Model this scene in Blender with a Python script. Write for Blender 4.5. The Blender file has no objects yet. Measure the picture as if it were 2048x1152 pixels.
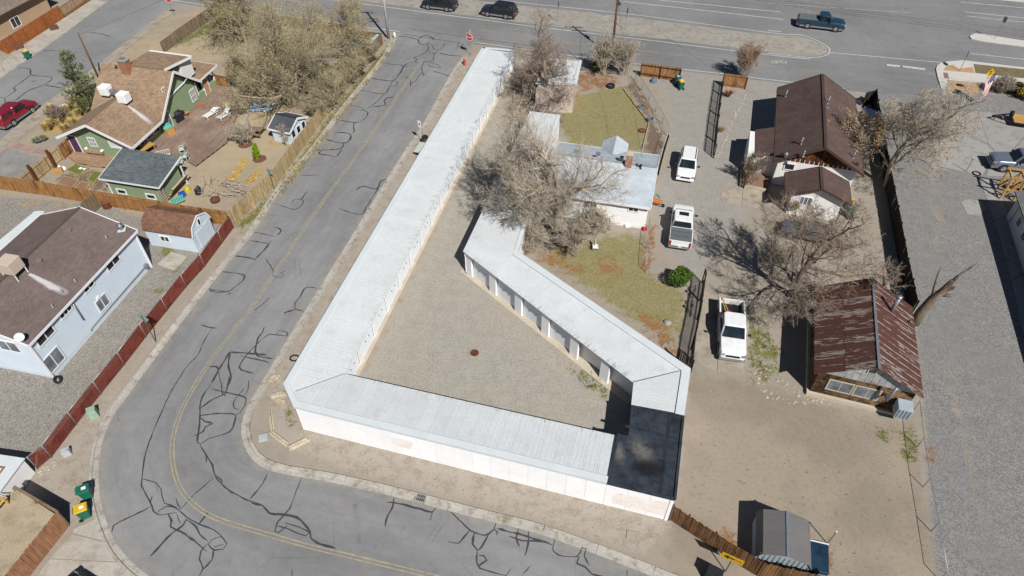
import bpy, bmesh, math, random
import numpy as np
from mathutils import Vector, Matrix, noise as mnoise

# ------------------------------------------------------------------ scene, camera, light
scene = bpy.context.scene
col = scene.collection
random.seed(7)
R = math.radians
FPX, CAMH = 1365.0, 40.0            # focal length in photo pixels, height of the drone

cam_d = bpy.data.cameras.new('camera')
cam_d.sensor_width = 36.0
cam_d.lens = 36.0 * FPX / 2048.0
cam_d.clip_end = 2000
cam = bpy.data.objects.new('camera', cam_d)
cam.location = (0, 0, CAMH)
cam.rotation_euler = (R(45), 0, 0)
col.objects.link(cam)
scene.camera = cam

SUN_EL = R(47)
SUN_XY = Vector((0.44, -0.898))     # horizontal direction towards the sun
world = bpy.data.worlds.new('World')
scene.world = world
world.use_nodes = True
wn = world.node_tree
sky = wn.nodes.new('ShaderNodeTexSky')
sky.sky_type = 'NISHITA'
sky.sun_disc = False
sky.altitude = 1400
sky.air_density = 0.75
sky.dust_density = 0.3
sky.sun_elevation = SUN_EL
sky.sun_rotation = math.atan2(SUN_XY.x, SUN_XY.y)
wn.links.new(sky.outputs[0], wn.nodes['Background'].inputs[0])
wn.nodes['Background'].inputs[1].default_value = 0.05
sun_d = bpy.data.lights.new('sun', 'SUN')
sun_d.energy = 5.0
sun_d.angle = R(0.53)
sun_d.color = (1.0, 0.965, 0.92)
sun = bpy.data.objects.new('sun', sun_d)
sd = Vector((SUN_XY.x * math.cos(SUN_EL), SUN_XY.y * math.cos(SUN_EL), math.sin(SUN_EL)))
sun.rotation_euler = (-sd).to_track_quat('-Z', 'Y').to_euler()
sun.location = (30, -30, 60)
col.objects.link(sun)
scene.view_settings.view_transform = 'Standard'
scene.view_settings.look = 'None'
scene.view_settings.exposure = 0.15
scene.view_settings.gamma = 1.0
scene.render.resolution_x, scene.render.resolution_y = 1024, 576

# ------------------------------------------------------------------ helpers
C45 = math.sqrt(0.5)

def G(u, v, z=0.0):
    """surveyed photo pixel -> point of the place at height z"""
    a = (u - 1024) / FPX; b = -(v - 576) / FPX
    d = Vector((a, C45 * (1 + b), C45 * (b - 1)))
    t = (z - CAMH) / d.z
    return Vector((0, 0, CAMH)) + d * t

def GG(pts, z=0.0): return [G(u, v, z) for u, v in pts]

def tile(ox, oy, pts, k=3.0): return [(ox + x / k, oy + y / k) for x, y in pts]

def lin(c): 
    c /= 255.0
    return c / 12.92 if c <= 0.04045 else ((c + 0.055) / 1.055) ** 2.4

KEXP = 1.34
def sr(r, g, b, k=KEXP): return (lin(r) / k, lin(g) / k, lin(b) / k)

WLOC = {}                                   # world origin of every parent

def empty(name, loc=(0, 0, 0), rz=0.0, label=None, cat=None, group=None):
    o = bpy.data.objects.new(name, None)
    o.empty_display_size = 0.3
    o.location = loc; o.rotation_euler = (0, 0, rz)
    col.objects.link(o)
    WLOC[o.name] = Matrix.Translation(Vector(loc)) @ Matrix.Rotation(rz, 4, 'Z')
    tag(o, label, cat, group)
    return o

def tag(o, label=None, cat=None, group=None, kind=None):
    if label: o['label'] = label
    if cat: o['category'] = cat
    if group: o['group'] = group
    if kind: o['kind'] = kind
    return o

def copy_tree(o, parent=None):
    c = o.copy(); col.objects.link(c); c.parent = parent
    for ch in o.children: copy_tree(ch, c)
    return c

class MB:
    def __init__(s): s.v = []; s.f = []; s.uv = []; s.mi = []
    def add(s, vs, fs, uvs=None, mi=0):
        n = len(s.v); s.v.extend([tuple(p) for p in vs])
        for i, f in enumerate(fs):
            s.f.append(tuple(n + k for k in f)); s.uv.append(uvs[i] if uvs else None); s.mi.append(mi)
        return s
    def quad(s, *p, uv=None, mi=0): return s.add(p, [tuple(range(len(p)))], [uv] if uv else None, mi)
    def box(s, c, d, rz=0.0, mi=0, M=None):
        hx, hy, hz = d[0] / 2, d[1] / 2, d[2] / 2
        ps = [Vector((x, y, z)) for z in (-hz, hz) for x, y in ((-hx, -hy), (hx, -hy), (hx, hy), (-hx, hy))]
        m = M if M is not None else Matrix.Translation(Vector(c)) @ Matrix.Rotation(rz, 4, 'Z')
        if M is not None: ps = [Vector(p) + Vector(c) for p in ps]
        return s.add([m @ p for p in ps], BOXF, None, mi)
    def beam(s, a, b, w, h, up=(0, 0, 1), mi=0, off=0.0):
        """bar from a to b, w wide across, h high along up; off shifts it along up"""
        a, b = Vector(a), Vector(b); d = (b - a)
        if d.length < 1e-6: return s
        d.normalize(); up = Vector(up)
        if abs(d.dot(up)) > .98: up = Vector((1, 0, 0))
        x = d.cross(up).normalized(); y = x.cross(d).normalized()
        ps = []
        for e in (a, b):
            for i, j in ((-1, -1), (1, -1), (1, 1), (-1, 1)):
                ps.append(e + x * (i * w / 2) + y * (j * h / 2 + off))
        return s.add(ps, [(0, 1, 2, 3), (7, 6, 5, 4), (0, 4, 5, 1), (1, 5, 6, 2), (2, 6, 7, 3), (3, 7, 4, 0)], None, mi)
    def prism(s, poly, z0, z1, mi=0, bottom=True):
        n = len(poly)
        if area2(poly) < 0: poly = list(poly)[::-1]
        vs = [(p[0], p[1], z0) for p in poly] + [(p[0], p[1], z1) for p in poly]
        fs = [tuple(range(n, 2 * n))] + ([tuple(range(n - 1, -1, -1))] if bottom else [])
        fs += [(i, (i + 1) % n, n + (i + 1) % n, n + i) for i in range(n)]
        return s.add(vs, fs, None, mi)
    def plate(s, pts, t, ax=None, mi=0):
        """planar roof polygon pts (top surface) with thickness t downwards and metre UVs; ax = eave direction"""
        pts = [Vector(p) for p in pts]; n = len(pts)
        nr = newell(pts)
        if nr.z < 0: pts.reverse(); nr = -nr
        ex = Vector(ax) if ax is not None else pts[1] - pts[0]
        ex = (ex - nr * ex.dot(nr)).normalized(); ey = nr.cross(ex)
        lo = [p - Vector((0, 0, t)) for p in pts]
        o = Vector((0, 0, 0))
        uvs = [[((p - o).dot(ex), (p - o).dot(ey)) for p in pts]]
        s.add(pts, [tuple(range(n))], uvs, mi)
        s.add(pts + lo, [tuple(range(2 * n - 1, n - 1, -1))] + [(i, n + i, n + (i + 1) % n, (i + 1) % n) for i in range(n)], None, mi)
        return s
    def tube(s, pts, rad, n=6, cap=True, mi=0):
        pts = [Vector(p) for p in pts]
        if not hasattr(rad, '__len__'): rad = [rad] * len(pts)
        base = len(s.v); prev = None
        for i, p in enumerate(pts):
            d = (pts[min(i + 1, len(pts) - 1)] - pts[max(i - 1, 0)]).normalized()
            x = d.cross(Vector((0, 0, 1)) if abs(d.z) < .95 else Vector((1, 0, 0))).normalized()
            if prev is not None:
                x = (prev - d * prev.dot(d)).normalized()
            prev = x; y = d.cross(x)
            for k in range(n):
                a = 2 * math.pi * k / n
                s.v.append(tuple(p + (x * math.cos(a) + y * math.sin(a)) * rad[i]))
        for i in range(len(pts) - 1):
            for k in range(n):
                a = base + i * n + k; b = base + i * n + (k + 1) % n
                s.f.append((a, b, b + n, a + n)); s.uv.append(None); s.mi.append(mi)
        if cap:
            s.f.append(tuple(base + k for k in range(n - 1, -1, -1))); s.uv.append(None); s.mi.append(mi)
            e = base + (len(pts) - 1) * n
            s.f.append(tuple(e + k for k in range(n))); s.uv.append(None); s.mi.append(mi)
        return s
    def cyl(s, p, r, h, n=16, r2=None, mi=0): 
        p = Vector(p); return s.tube([p, p + Vector((0, 0, h))], [r, r if r2 is None else r2], n, True, mi)
    def disc(s, c, r, n=20, nrm=(0, 0, 1), mi=0):
        q = Vector(nrm).to_track_quat('Z', 'Y')
        return s.add([Vector(c) + q @ Vector((r * math.cos(2 * math.pi * k / n), r * math.sin(2 * math.pi * k / n), 0)) for k in range(n)], [tuple(range(n))], None, mi)
    def ribbon(s, pts, w, z, mi=0, jit=0.0):
        pts = [Vector((p[0], p[1], z)) for p in pts]
        L = []; Rr = []
        for i, p in enumerate(pts):
            d = (pts[min(i + 1, len(pts) - 1)] - pts[max(i - 1, 0)]); d.z = 0; d.normalize()
            nn = Vector((-d.y, d.x, 0)); ww = w / 2 * (1 + random.uniform(-jit, jit))
            if jit and i in (0, len(pts) - 1): ww *= .45
            L.append(p + nn * ww); Rr.append(p - nn * ww)
        n = len(pts)
        acc = 0; us = [0]
        for i in range(1, n): acc += (pts[i] - pts[i - 1]).length; us.append(acc)
        return s.add(L + Rr, [(i, n + i, n + i + 1, i + 1) for i in range(n - 1)],
                     [[(1, us[i]), (0, us[i]), (0, us[i + 1]), (1, us[i + 1])] for i in range(n - 1)], mi)
    def build(s, name, mat, parent=None, smooth=False, bevel=0.0, kind=None):
        me = bpy.data.meshes.new(name)
        if parent is not None:
            W = WLOC.get(parent.name, Matrix()); Wi = W.inverted()
            vs = [tuple(Wi @ Vector(p)) for p in s.v]
        else: W = Matrix(); vs = s.v
        me.from_pydata(vs, [], s.f)
        for m in (mat if isinstance(mat, (list, tuple)) else [mat]): me.materials.append(m)
        if any(s.mi): me.polygons.foreach_set('material_index', s.mi)
        if any(u is not None for u in s.uv):
            ul = me.uv_layers.new(name='UVMap'); fl = []
            for f, u in zip(s.f, s.uv):
                for k in range(len(f)): fl.extend(u[k] if u else (0.0, 0.0))
            ul.data.foreach_set('uv', fl)
        if smooth: me.polygons.foreach_set('use_smooth', [True] * len(me.polygons))
        me.update()
        o = bpy.data.objects.new(name, me)
        col.objects.link(o)
        if parent is not None: o.parent = parent
        WLOC[o.name] = W
        if bevel:
            md = o.modifiers.new('bevel', 'BEVEL'); md.width = bevel; md.segments = 2; md.limit_method = 'ANGLE'
        if kind: o['kind'] = kind
        return o

BOXF = [(3, 2, 1, 0), (4, 5, 6, 7), (0, 1, 5, 4), (1, 2, 6, 5), (2, 3, 7, 6), (3, 0, 4, 7)]

def area2(p): return sum(p[i][0] * p[(i + 1) % len(p)][1] - p[(i + 1) % len(p)][0] * p[i][1] for i in range(len(p)))
def newell(p):
    n = Vector((0, 0, 0))
    for i in range(len(p)):
        a, b = p[i], p[(i + 1) % len(p)]
        n += Vector(((a.y - b.y) * (a.z + b.z), (a.z - b.z) * (a.x + b.x), (a.x - b.x) * (a.y + b.y)))
    return n.normalized()

def smooth_line(pts, step=0.6):
    """Catmull-Rom through 2D/3D points, resampled about every step metres"""
    P = [Vector((p[0], p[1], p[2] if len(p) > 2 else 0)) for p in pts]
    Q = [P[0] * 2 - P[1]] + P + [P[-1] * 2 - P[-2]]
    out = []
    for i in range(1, len(Q) - 2):
        a, b, c, d = Q[i - 1:i + 3]
        k = max(1, int((c - b).length / step))
        for j in range(k):
            t = j / k
            out.append(.5 * ((2 * b) + (c - a) * t + (2 * a - 5 * b + 4 * c - d) * t * t + (-a + 3 * b - 3 * c + d) * t ** 3))
    out.append(P[-1])
    return out

def resample(pts, n):
    d = [0.0]
    for i in range(1, len(pts)): d.append(d[-1] + (pts[i] - pts[i - 1]).length)
    out = []; j = 0
    for k in range(n):
        t = d[-1] * k / (n - 1)
        while j < len(pts) - 2 and d[j + 1] < t: j += 1
        f = (t - d[j]) / max(1e-9, d[j + 1] - d[j])
        out.append(pts[j].lerp(pts[j + 1], min(max(f, 0), 1)))
    return out

# ------------------------------------------------------------------ materials
class NT:
    def __init__(s, name):
        s.m = bpy.data.materials.new(name); s.m.use_nodes = True
        s.t = s.m.node_tree; s.n = s.t.nodes; s.l = s.t.links
        s.b = s.n['Principled BSDF']
        s.pos = s.n.new('ShaderNodeNewGeometry').outputs['Position']
    def link(s, a, b): s.l.new(a, b)
    def val(s, sock, v):
        if isinstance(v, bpy.types.NodeSocket): s.l.new(v, sock)
        elif isinstance(v, (tuple, list)) and len(v) == 3 and sock.type == 'RGBA': sock.default_value = (*v, 1)
        else: sock.default_value = v
    def mapping(s, scale=(1, 1, 1), rot=(0, 0, 0), src=None):
        src = src or s.pos
        if any(rot):
            r = s.n.new('ShaderNodeMapping'); r.inputs['Rotation'].default_value = rot; s.l.new(src, r.inputs['Vector']); src = r.outputs[0]
        m = s.n.new('ShaderNodeMapping'); m.inputs['Scale'].default_value = scale
        s.l.new(src, m.inputs['Vector']); return m.outputs[0]
    def noise(s, scale, detail=3, rough=.55, vec=None, dist=0.0):
        n = s.n.new('ShaderNodeTexNoise'); n.inputs['Scale'].default_value = scale
        n.inputs['Detail'].default_value = detail; n.inputs['Roughness'].default_value = rough; n.inputs['Distortion'].default_value = dist
        s.l.new(vec or s.pos, n.inputs['Vector']); return n.outputs['Fac']
    def voro(s, scale, vec=None, out='Color', feature='F1'):
        n = s.n.new('ShaderNodeTexVoronoi'); n.inputs['Scale'].default_value = scale; n.feature = feature
        s.l.new(vec or s.pos, n.inputs['Vector']); return n.outputs[out]
    def math(s, op, a, b=0.0, c=None, clamp=False):
        n = s.n.new('ShaderNodeMath'); n.operation = op; n.use_clamp = clamp
        s.val(n.inputs[0], a); s.val(n.inputs[1], b)
        if c is not None: s.val(n.inputs[2], c)
        return n.outputs[0]
    def remap(s, x, a, b, c=0.0, d=1.0):
        n = s.n.new('ShaderNodeMapRange'); n.clamp = True
        for k, v in zip(('Value', 'From Min', 'From Max', 'To Min', 'To Max'), (x, a, b, c, d)): s.val(n.inputs[k], v)
        return n.outputs[0]
    def mix(s, f, a, b, mode='MIX'):
        n = s.n.new('ShaderNodeMix'); n.data_type = 'RGBA'; n.blend_type = mode
        s.val(n.inputs['Factor'], f); s.val(n.inputs['A'], a); s.val(n.inputs['B'], b)
        return n.outputs['Result']
    def scalec(s, c, f):
        """colour times a scalar"""
        n = s.n.new('ShaderNodeVectorMath'); n.operation = 'SCALE'
        if isinstance(c, tuple): n.inputs[0].default_value = c
        else: s.l.new(c, n.inputs[0])
        s.val(n.inputs['Scale'], f); return n.outputs[0]
    def attr(s, name, out='Color'):
        n = s.n.new('ShaderNodeAttribute'); n.attribute_name = name; return n.outputs[out]
    def bump(s, h, strength=.3, dist=.02):
        n = s.n.new('ShaderNodeBump'); n.inputs['Strength'].default_value = strength; n.inputs['Distance'].default_value = dist
        s.l.new(h, n.inputs['Height']); s.l.new(n.outputs[0], s.b.inputs['Normal'])
    def fin(s, c, rough=.85, spec=.25, metal=0.0):
        s.val(s.b.inputs['Base Color'], c); s.val(s.b.inputs['Roughness'], rough)
        s.b.inputs['Specular IOR Level'].default_value = spec; s.b.inputs['Metallic'].default_value = metal
        return s.m

def pm(name, c, rough=.8, var=.14, scale=.9, fine=.12, fscale=14, stretch=(1, 1, 1), stain=None, st=(.55, .7), stsc=1.3,
       bump=0.0, bscale=25, spec=.25, metal=0.0, perobj=0.0):
    """general weathered paint / wood / metal: two noise octaves, optional stain colour, optional per-object shift"""
    t = NT(name); v = t.mapping(stretch)
    a = t.remap(t.noise(scale, 2, .6, v), .25, .75, 1 - var, 1 + var)
    b = t.remap(t.noise(fscale, 0, .6, v), .25, .75, 1 - fine, 1 + fine)
    f = t.math('MULTIPLY', a, b)
    if perobj:
        oi = t.n.new('ShaderNodeObjectInfo').outputs['Random']
        f = t.math('MULTIPLY', f, t.remap(oi, 0, 1, 1 - perobj, 1 + perobj))
    cc = t.scalec(c, f)
    if stain:
        cc = t.mix(t.remap(t.noise(stsc, 3, .65, v), st[0], st[1]), cc, t.scalec(stain, b))
    if bump: t.bump(t.noise(bscale, 1, .6, v), bump, .02)
    return t.fin(cc, rough, spec, metal)

def glass(name, c=(.02, .025, .03), rough=.08):
    t = NT(name)
    f = t.remap(t.noise(1.4, 2), .3, .7, .5, 1.6)
    return t.fin(t.scalec(c, f), rough, .8)

def paint(name, c, rough=.28, coat=.6, metal=0.0):
    t = NT(name)
    f = t.remap(t.noise(3, 3), .3, .7, .93, 1.07)
    m = t.fin(t.scalec(c, f), rough, .5, metal)
    t.b.inputs['Coat Weight'].default_value = coat; t.b.inputs['Coat Roughness'].default_value = .12
    return m

def shingle(name, c, c2, bw=.32, bh=.145, rough=.92, streak=None):
    """asphalt shingles on roof UVs in metres"""
    t = NT(name); uv = t.n.new('ShaderNodeUVMap').outputs[0]
    br = t.n.new('ShaderNodeTexBrick'); t.link(uv, br.inputs['Vector'])
    br.inputs['Scale'].default_value = 1.0; br.inputs['Brick Width'].default_value = bw; br.inputs['Row Height'].default_value = bh
    br.inputs['Mortar Size'].default_value = .008; br.inputs['Mortar Smooth'].default_value = .4; br.inputs['Bias'].default_value = 0.0
    br.inputs['Color1'].default_value = (*c, 1); br.inputs['Color2'].default_value = (*c2, 1)
    br.inputs['Mortar'].default_value = (*[x * .55 for x in c], 1)
    f = t.math('MULTIPLY', t.remap(t.noise(.55, 2, .6), .25, .75, .84, 1.16), t.remap(t.noise(22, 0), .25, .75, .86, 1.14))
    h = t.math('ADD', t.math('MULTIPLY', br.outputs['Fac'], -1.0), t.math('MULTIPLY', t.noise(60, 0), .35))
    t.bump(h, .5, .012)
    return t.fin(t.scalec(br.outputs['Color'], f), rough, .15)

# ------------------------------------------------------------------ ground
def poly_sd(px, py, poly):
    """signed distance (positive inside) of many points to a polygon"""
    n = len(poly); d = np.full(px.shape, 1e9); ins = np.zeros(px.shape, bool)
    for i in range(n):
        ax, ay = poly[i][0], poly[i][1]; bx, by = poly[(i + 1) % n][0], poly[(i + 1) % n][1]
        ex, ey = bx - ax, by - ay; l2 = ex * ex + ey * ey + 1e-9
        t = np.clip(((px - ax) * ex + (py - ay) * ey) / l2, 0, 1)
        d = np.minimum(d, (px - ax - t * ex) ** 2 + (py - ay - t * ey) ** 2)
        c = ((ay > py) != (by > py)) & (px < (bx - ax) * (py - ay) / (by - ay + 1e-12) + ax)
        ins ^= c
    d = np.sqrt(d)
    return np.where(ins, d, -d)

# (type, softness in metres, strength, surveyed outline)
GT = ['lot_gravel', 'court_gravel', 'lot_dirt', 'drive_gravel', 'lawn', 'leaves', 'verge', 'yard_gravel', 'weeds', 'yard_sand', 'mulch', 'straw']
ZONES = [
 ('lot_gravel', .8, 1, [(1806, 560), (1832, 640), (1850, 870), (1864, 1090), (1880, 1210), (2500, 1210), (2500, 260), (2040, 190), (1895, 190), (1700, 182), (1745, 200)]),
 ('court_gravel', .5, 1, [(696, 750), (1245, 872), (1268, 760), (935, 510), (1060, 230), (1080, 150), (1036, 110), (1020, 140)]),
 ('lot_dirt', 1.2, 1, [(1382, 735), (1400, 750), (1500, 765), (1620, 805), (1830, 850), (1862, 1100), (1870, 1200), (1330, 1200), (1352, 1000)]),
 ('drive_gravel', 1.0, 1, [(1300, 140), (1440, 150), (1700, 178), (1745, 190), (1720, 240), (1540, 330), (1500, 420), (1420, 520), (1405, 560), (1330, 500), (1310, 440), (1335, 300), (1340, 210)]),
 ('lot_dirt', .9, .46, [(930, 560), (950, 555), (985, 640), (960, 720), (880, 760), (860, 745), (935, 700), (955, 645)]), ('lot_dirt', .9, .44, [(860, 600), (885, 590), (1010, 700), (1120, 790), (1100, 800), (990, 715)]),
 ('court_gravel', .5, .6, [(1450, 760), (1475, 765), (1500, 900), (1495, 1060), (1470, 1055), (1472, 900)]), ('court_gravel', .5, .55, [(1540, 790), (1565, 800), (1600, 930), (1610, 1060), (1580, 1060), (1572, 930)]), ('court_gravel', .8, .5, [(1650, 830), (1720, 850), (1780, 960), (1750, 1080), (1700, 960)]),
 ('lot_dirt', .6, .5, [(1860, 640), (1885, 640), (1950, 900), (2000, 1152), (1965, 1152), (1915, 900)]), ('lot_dirt', .8, .5, [(1845, 320), (1880, 330), (1900, 450), (1870, 560), (1840, 560), (1860, 450)]),
 ('lawn', .9, 1, [(1150, 195), (1215, 178), (1252, 176), (1297, 245), (1284, 300), (1140, 290), (1118, 240)]),
 ('lawn', 1.2, .85, [(1150, 475), (1270, 468), (1292, 470), (1300, 545), (1380, 590), (1372, 640), (1345, 700), (1330, 690), (1180, 580), (1090, 525), (1110, 480)]),
 ('leaves', .9, .62, [(1145, 145), (1200, 142), (1240, 158), (1240, 172), (1170, 182), (1150, 200)]),
 ('leaves', .5, .85, [(1300, 450), (1312, 452), (1300, 545), (1284, 545), (1290, 500)]),
 ('leaves', .8, .62, [(1190, 515), (1225, 512), (1250, 545), (1220, 560), (1195, 545)]),
 ('leaves', .7, .7, [(1275, 625), (1330, 640), (1345, 680), (1330, 700), (1300, 672)]),
 ('leaves', .5, .7, [(1335, 695), (1360, 690), (1358, 720), (1345, 715)]),
 ('leaves', .8, .5, [(1060, 490), (1130, 500), (1180, 545), (1140, 560), (1080, 530)]),
 ('leaves', .5, .75, [(1428, 1062), (1470, 1060), (1475, 1125), (1440, 1090)]),
 ('leaves', .4, .8, [(1652, 1080), (1664, 1085), (1664, 1150), (1652, 1150)]),
 ('leaves', .4, .7, [(1850, 890), (1868, 895), (1872, 925), (1856, 920)]),
 ('leaves', .5, .55, [(1262, 160), (1280, 170), (1320, 250), (1305, 250)]),
 ('verge', .7, 1, [(955, 105), (920, 130), (800, 330), (640, 600), (560, 730), (535, 790), (545, 880), (600, 905), (700, 945), (900, 990), (1100, 1045), (1290, 1110), (1345, 1045), (1230, 1000), (900, 920), (600, 860), (570, 780), (760, 450), (900, 210), (965, 110)]),
 ('verge', .6, .75, [(700, 748), (735, 752), (860, 500), (960, 300), (1040, 150), (1026, 140), (900, 360), (800, 545)]),
 ('verge', .5, .6, [(935, 545), (960, 580), (1090, 670), (1200, 770), (1190, 780), (1080, 690), (960, 600)]),
 ('verge', .8, .9, [(468, 455), (455, 500), (250, 740), (75, 945), (60, 1000), (145, 1052), (190, 1040), (182, 930), (215, 830), (300, 700), (430, 545), (500, 465)]),
 ('yard_gravel', .7, 1, [(-60, 700), (-60, 1000), (60, 915), (460, 440), (420, 432), (330, 500), (290, 440), (205, 408), (-100, 385)]),
 ('weeds', .45, .75, [(786, 85), (770, 95), (690, 190), (640, 258), (556, 372), (470, 452), (480, 462), (520, 430), (580, 372), (640, 290), (700, 215), (760, 130), (795, 92)]),
 ('weeds', .7, .45, [(560, 372), (600, 320), (640, 290), (590, 360), (540, 420), (520, 420)]),
 ('weeds', .8, .6, [(1740, 860), (1790, 858), (1812, 900), (1826, 925), (1800, 900), (1760, 880)]),
 ('weeds', .7, .85, [(1800, 858), (1826, 862), (1832, 925), (1808, 910)]),
 ('weeds', .9, .62, [(1490, 640), (1530, 640), (1570, 720), (1540, 760), (1510, 760), (1495, 720)]),
 ('weeds', .5, .6, [(1140, 735), (1170, 738), (1222, 778), (1212, 800), (1160, 770)]),
 ('weeds', .4, .8, [(315, 490), (345, 492), (350, 512), (330, 515)]), ('weeds', .4, .7, [(340, 530), (362, 530), (362, 548), (342, 546)]),
 ('weeds', .3, .7, [(309, 573), (324, 572), (325, 585), (310, 586)]), ('weeds', .3, .85, [(570, 815), (585, 820), (592, 848), (580, 850)]),
 ('weeds', 1.2, .75, [(330, 110), (360, 70), (450, 30), (520, 20), (470, 110), (420, 110), (380, 100)]),
 ('weeds', .3, .9, [(137, 344), (150, 335), (175, 342), (160, 352)]), ('weeds', .3, .9, [(176, 360), (192, 345), (200, 350), (186, 368)]),
 ('yard_sand', .9, 1, [(60, 380), (205, 395), (460, 432), (545, 366), (640, 240), (700, 160), (560, 90), (430, 60), (330, 100), (350, 250), (200, 330)]),
 ('yard_sand', 1.0, .8, [(290, 40), (395, 20), (430, 30), (340, 90), (250, 160), (180, 230), (60, 300), (30, 290), (150, 200)]),
 ('mulch', .8, .9, [(1252, 172), (1268, 160), (1318, 262), (1330, 290), (1316, 310), (1286, 302), (1298, 245)]),
 ('mulch', .6, .6, [(100, 370), (225, 388), (225, 350), (190, 335), (120, 345)]),
 ('mulch', 1.5, .45, [(560, 150), (700, 140), (640, 230), (560, 230), (500, 200)]),
 ('mulch', 1.4, .6, [(1040, 120), (1150, 120), (1130, 240), (1070, 300), (1010, 330), (1000, 200)]),
 ('straw', .5, .8, [(452, 358), (472, 362), (500, 320), (490, 312)]), ('straw', .5, .8, [(480, 378), (500, 370), (535, 335), (520, 330), (505, 345)]),
 ('straw', .5, .6, [(538, 280), (562, 284), (560, 292), (540, 290)]), ('straw', .9, .7, [(90, 245), (140, 200), (190, 190), (170, 240), (120, 270), (85, 270)]),
 ('straw', 1.2, .5, [(0, 385), (180, 412), (130, 425), (50, 410)]),
]

def axis(lo, hi, step, far):
    a = list(np.arange(lo, hi + 1e-6, step)); ext = []; d = step
    x = hi
    while x < far: d *= 1.7; x += d; ext.append(x)
    pre = []; d = step; x = lo
    while x > -far: d *= 1.7; x -= d; pre.append(x)
    return np.array(pre[::-1] + a + ext)

def make_ground():
    xs = axis(-62, 62, .4, 500); ys = axis(12, 106, .4, 500)
    X, Y = np.meshgrid(xs, ys); nx, ny = len(xs), len(ys)
    P = np.stack([X.ravel(), Y.ravel(), np.zeros(nx * ny)], 1)
    me = bpy.data.meshes.new('ground')
    idx = np.arange(nx * ny).reshape(ny, nx)
    q = np.stack([idx[:-1, :-1], idx[:-1, 1:], idx[1:, 1:], idx[1:, :-1]], -1).reshape(-1, 4)
    me.vertices.add(nx * ny); me.vertices.foreach_set('co', P.ravel())
    me.loops.add(q.size); me.loops.foreach_set('vertex_index', q.ravel().astype(np.int32))
    me.polygons.add(len(q)); me.polygons.foreach_set('loop_start', (np.arange(len(q)) * 4).astype(np.int32))
    me.polygons.foreach_set('loop_total', np.full(len(q), 4, np.int32))
    me.update(calc_edges=True)
    masks = {k: np.zeros(nx * ny) for k in GT}
    for k, soft, st, poly in ZONES:
        pw = GG(poly); w = np.clip(.5 + poly_sd(P[:, 0], P[:, 1], pw) / (2 * soft), 0, 1) * st
        masks[k] = np.maximum(masks[k], w)
    for i in range(3):
        at = me.attributes.new(f'kind{i}', 'FLOAT_COLOR', 'POINT')
        a = np.stack([masks[GT[i * 4 + j]] for j in range(4)], 1)
        at.data.foreach_set('color', a.ravel())
    # one material, blended by where each kind of soil lies
    t = NT('ground_soil')
    n1 = t.noise(.16, 2, .6); n2 = t.noise(1.1, 3, .65); n3 = t.noise(6, 2, .7); n4 = t.noise(26, 1, .7); n5 = t.noise(3.2, 3, .7)
    cell = t.n.new('ShaderNodeTexVoronoi'); cell.inputs['Scale'].default_value = 16; t.link(t.pos, cell.inputs['Vector'])
    cv = t.n.new('ShaderNodeSeparateColor'); t.link(cell.outputs['Color'], cv.inputs[0])
    edge = t.math('ADD', t.math('MULTIPLY', t.math('SUBTRACT', n2, .5), .9), t.math('MULTIPLY', t.math('SUBTRACT', n3, .5), .7))
    def two(c1, c2, f, a=.35, b=.65): return t.mix(t.remap(f, a, b), c1, c2)
    seps = []
    for i in range(3):
        a = t.n.new('ShaderNodeAttribute'); a.attribute_name = f'kind{i}'
        s_ = t.n.new('ShaderNodeSeparateColor'); t.link(a.outputs['Color'], s_.inputs[0])
        seps += [s_.outputs[0], s_.outputs[1], s_.outputs[2], a.outputs['Alpha']]
    kinds = {
        'lot_gravel': t.mix(t.remap(n1, .35, .65, 0, .5), two(sr(118, 117, 115), sr(164, 162, 159), cv.outputs[0], .1, .9), sr(140, 139, 137)),
        'court_gravel': two(sr(166, 161, 149), sr(187, 181, 169), n3),
        'lot_dirt': t.mix(t.remap(n5, .52, .95), t.mix(t.remap(n1, .42, .6), two(sr(178, 164, 145), sr(166, 153, 136), n2), two(sr(164, 152, 137), sr(150, 139, 126), n2)), sr(130, 119, 106)),
        'drive_gravel': two(sr(154, 150, 143), sr(176, 171, 163), n3),
        'lawn': two(t.mix(t.remap(n2, .36, .62), sr(176, 163, 128), sr(146, 141, 94)), t.mix(t.remap(n5, .35, .65), sr(158, 144, 108), sr(126, 126, 80)), n3),
        'leaves': two(sr(168, 126, 88), sr(142, 106, 72), n4),
        'verge': two(t.mix(t.remap(n2, .42, .64), sr(182, 173, 160), sr(158, 145, 129)), sr(188, 180, 168), n3, .5, .75),
        'yard_gravel': two(sr(132, 127, 119), sr(174, 168, 159), cv.outputs[1], .1, .9),
        'weeds': two(sr(96, 108, 52), sr(140, 134, 84), n4),
        'yard_sand': t.mix(t.remap(n1, .4, .6), two(sr(196, 179, 150), sr(180, 161, 133), n2), two(sr(182, 169, 148), sr(164, 150, 130), n2)),
        'mulch': two(sr(142, 124, 106), sr(110, 94, 80), n3),
        'straw': two(sr(206, 178, 108), sr(170, 144, 88), n4),
    }
    c = two(t.mix(t.remap(n1, .35, .65), sr(176, 166, 151), sr(168, 159, 146)), sr(152, 143, 131), n2, .45, .75)
    amp = {'leaves': 2.2, 'weeds': 2.4, 'lawn': 1.3, 'straw': 1.8, 'mulch': 1.2}
    for i, k in enumerate(GT):
        f = t.math('ADD', seps[i], t.math('MULTIPLY', edge, amp.get(k, .8)))
        f = t.math('MULTIPLY', t.remap(f, .38, .62), t.remap(seps[i], .02, .2))
        c = t.mix(f, c, kinds[k])
    # pebbles and grain on everything
    g = t.math('MULTIPLY', t.remap(n4, .22, .78, .76, 1.24), t.remap(n2, .25, .75, .9, 1.1))
    g = t.math('MULTIPLY', g, t.remap(t.noise(55, 0, .7), .2, .8, .78, 1.22))
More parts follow.
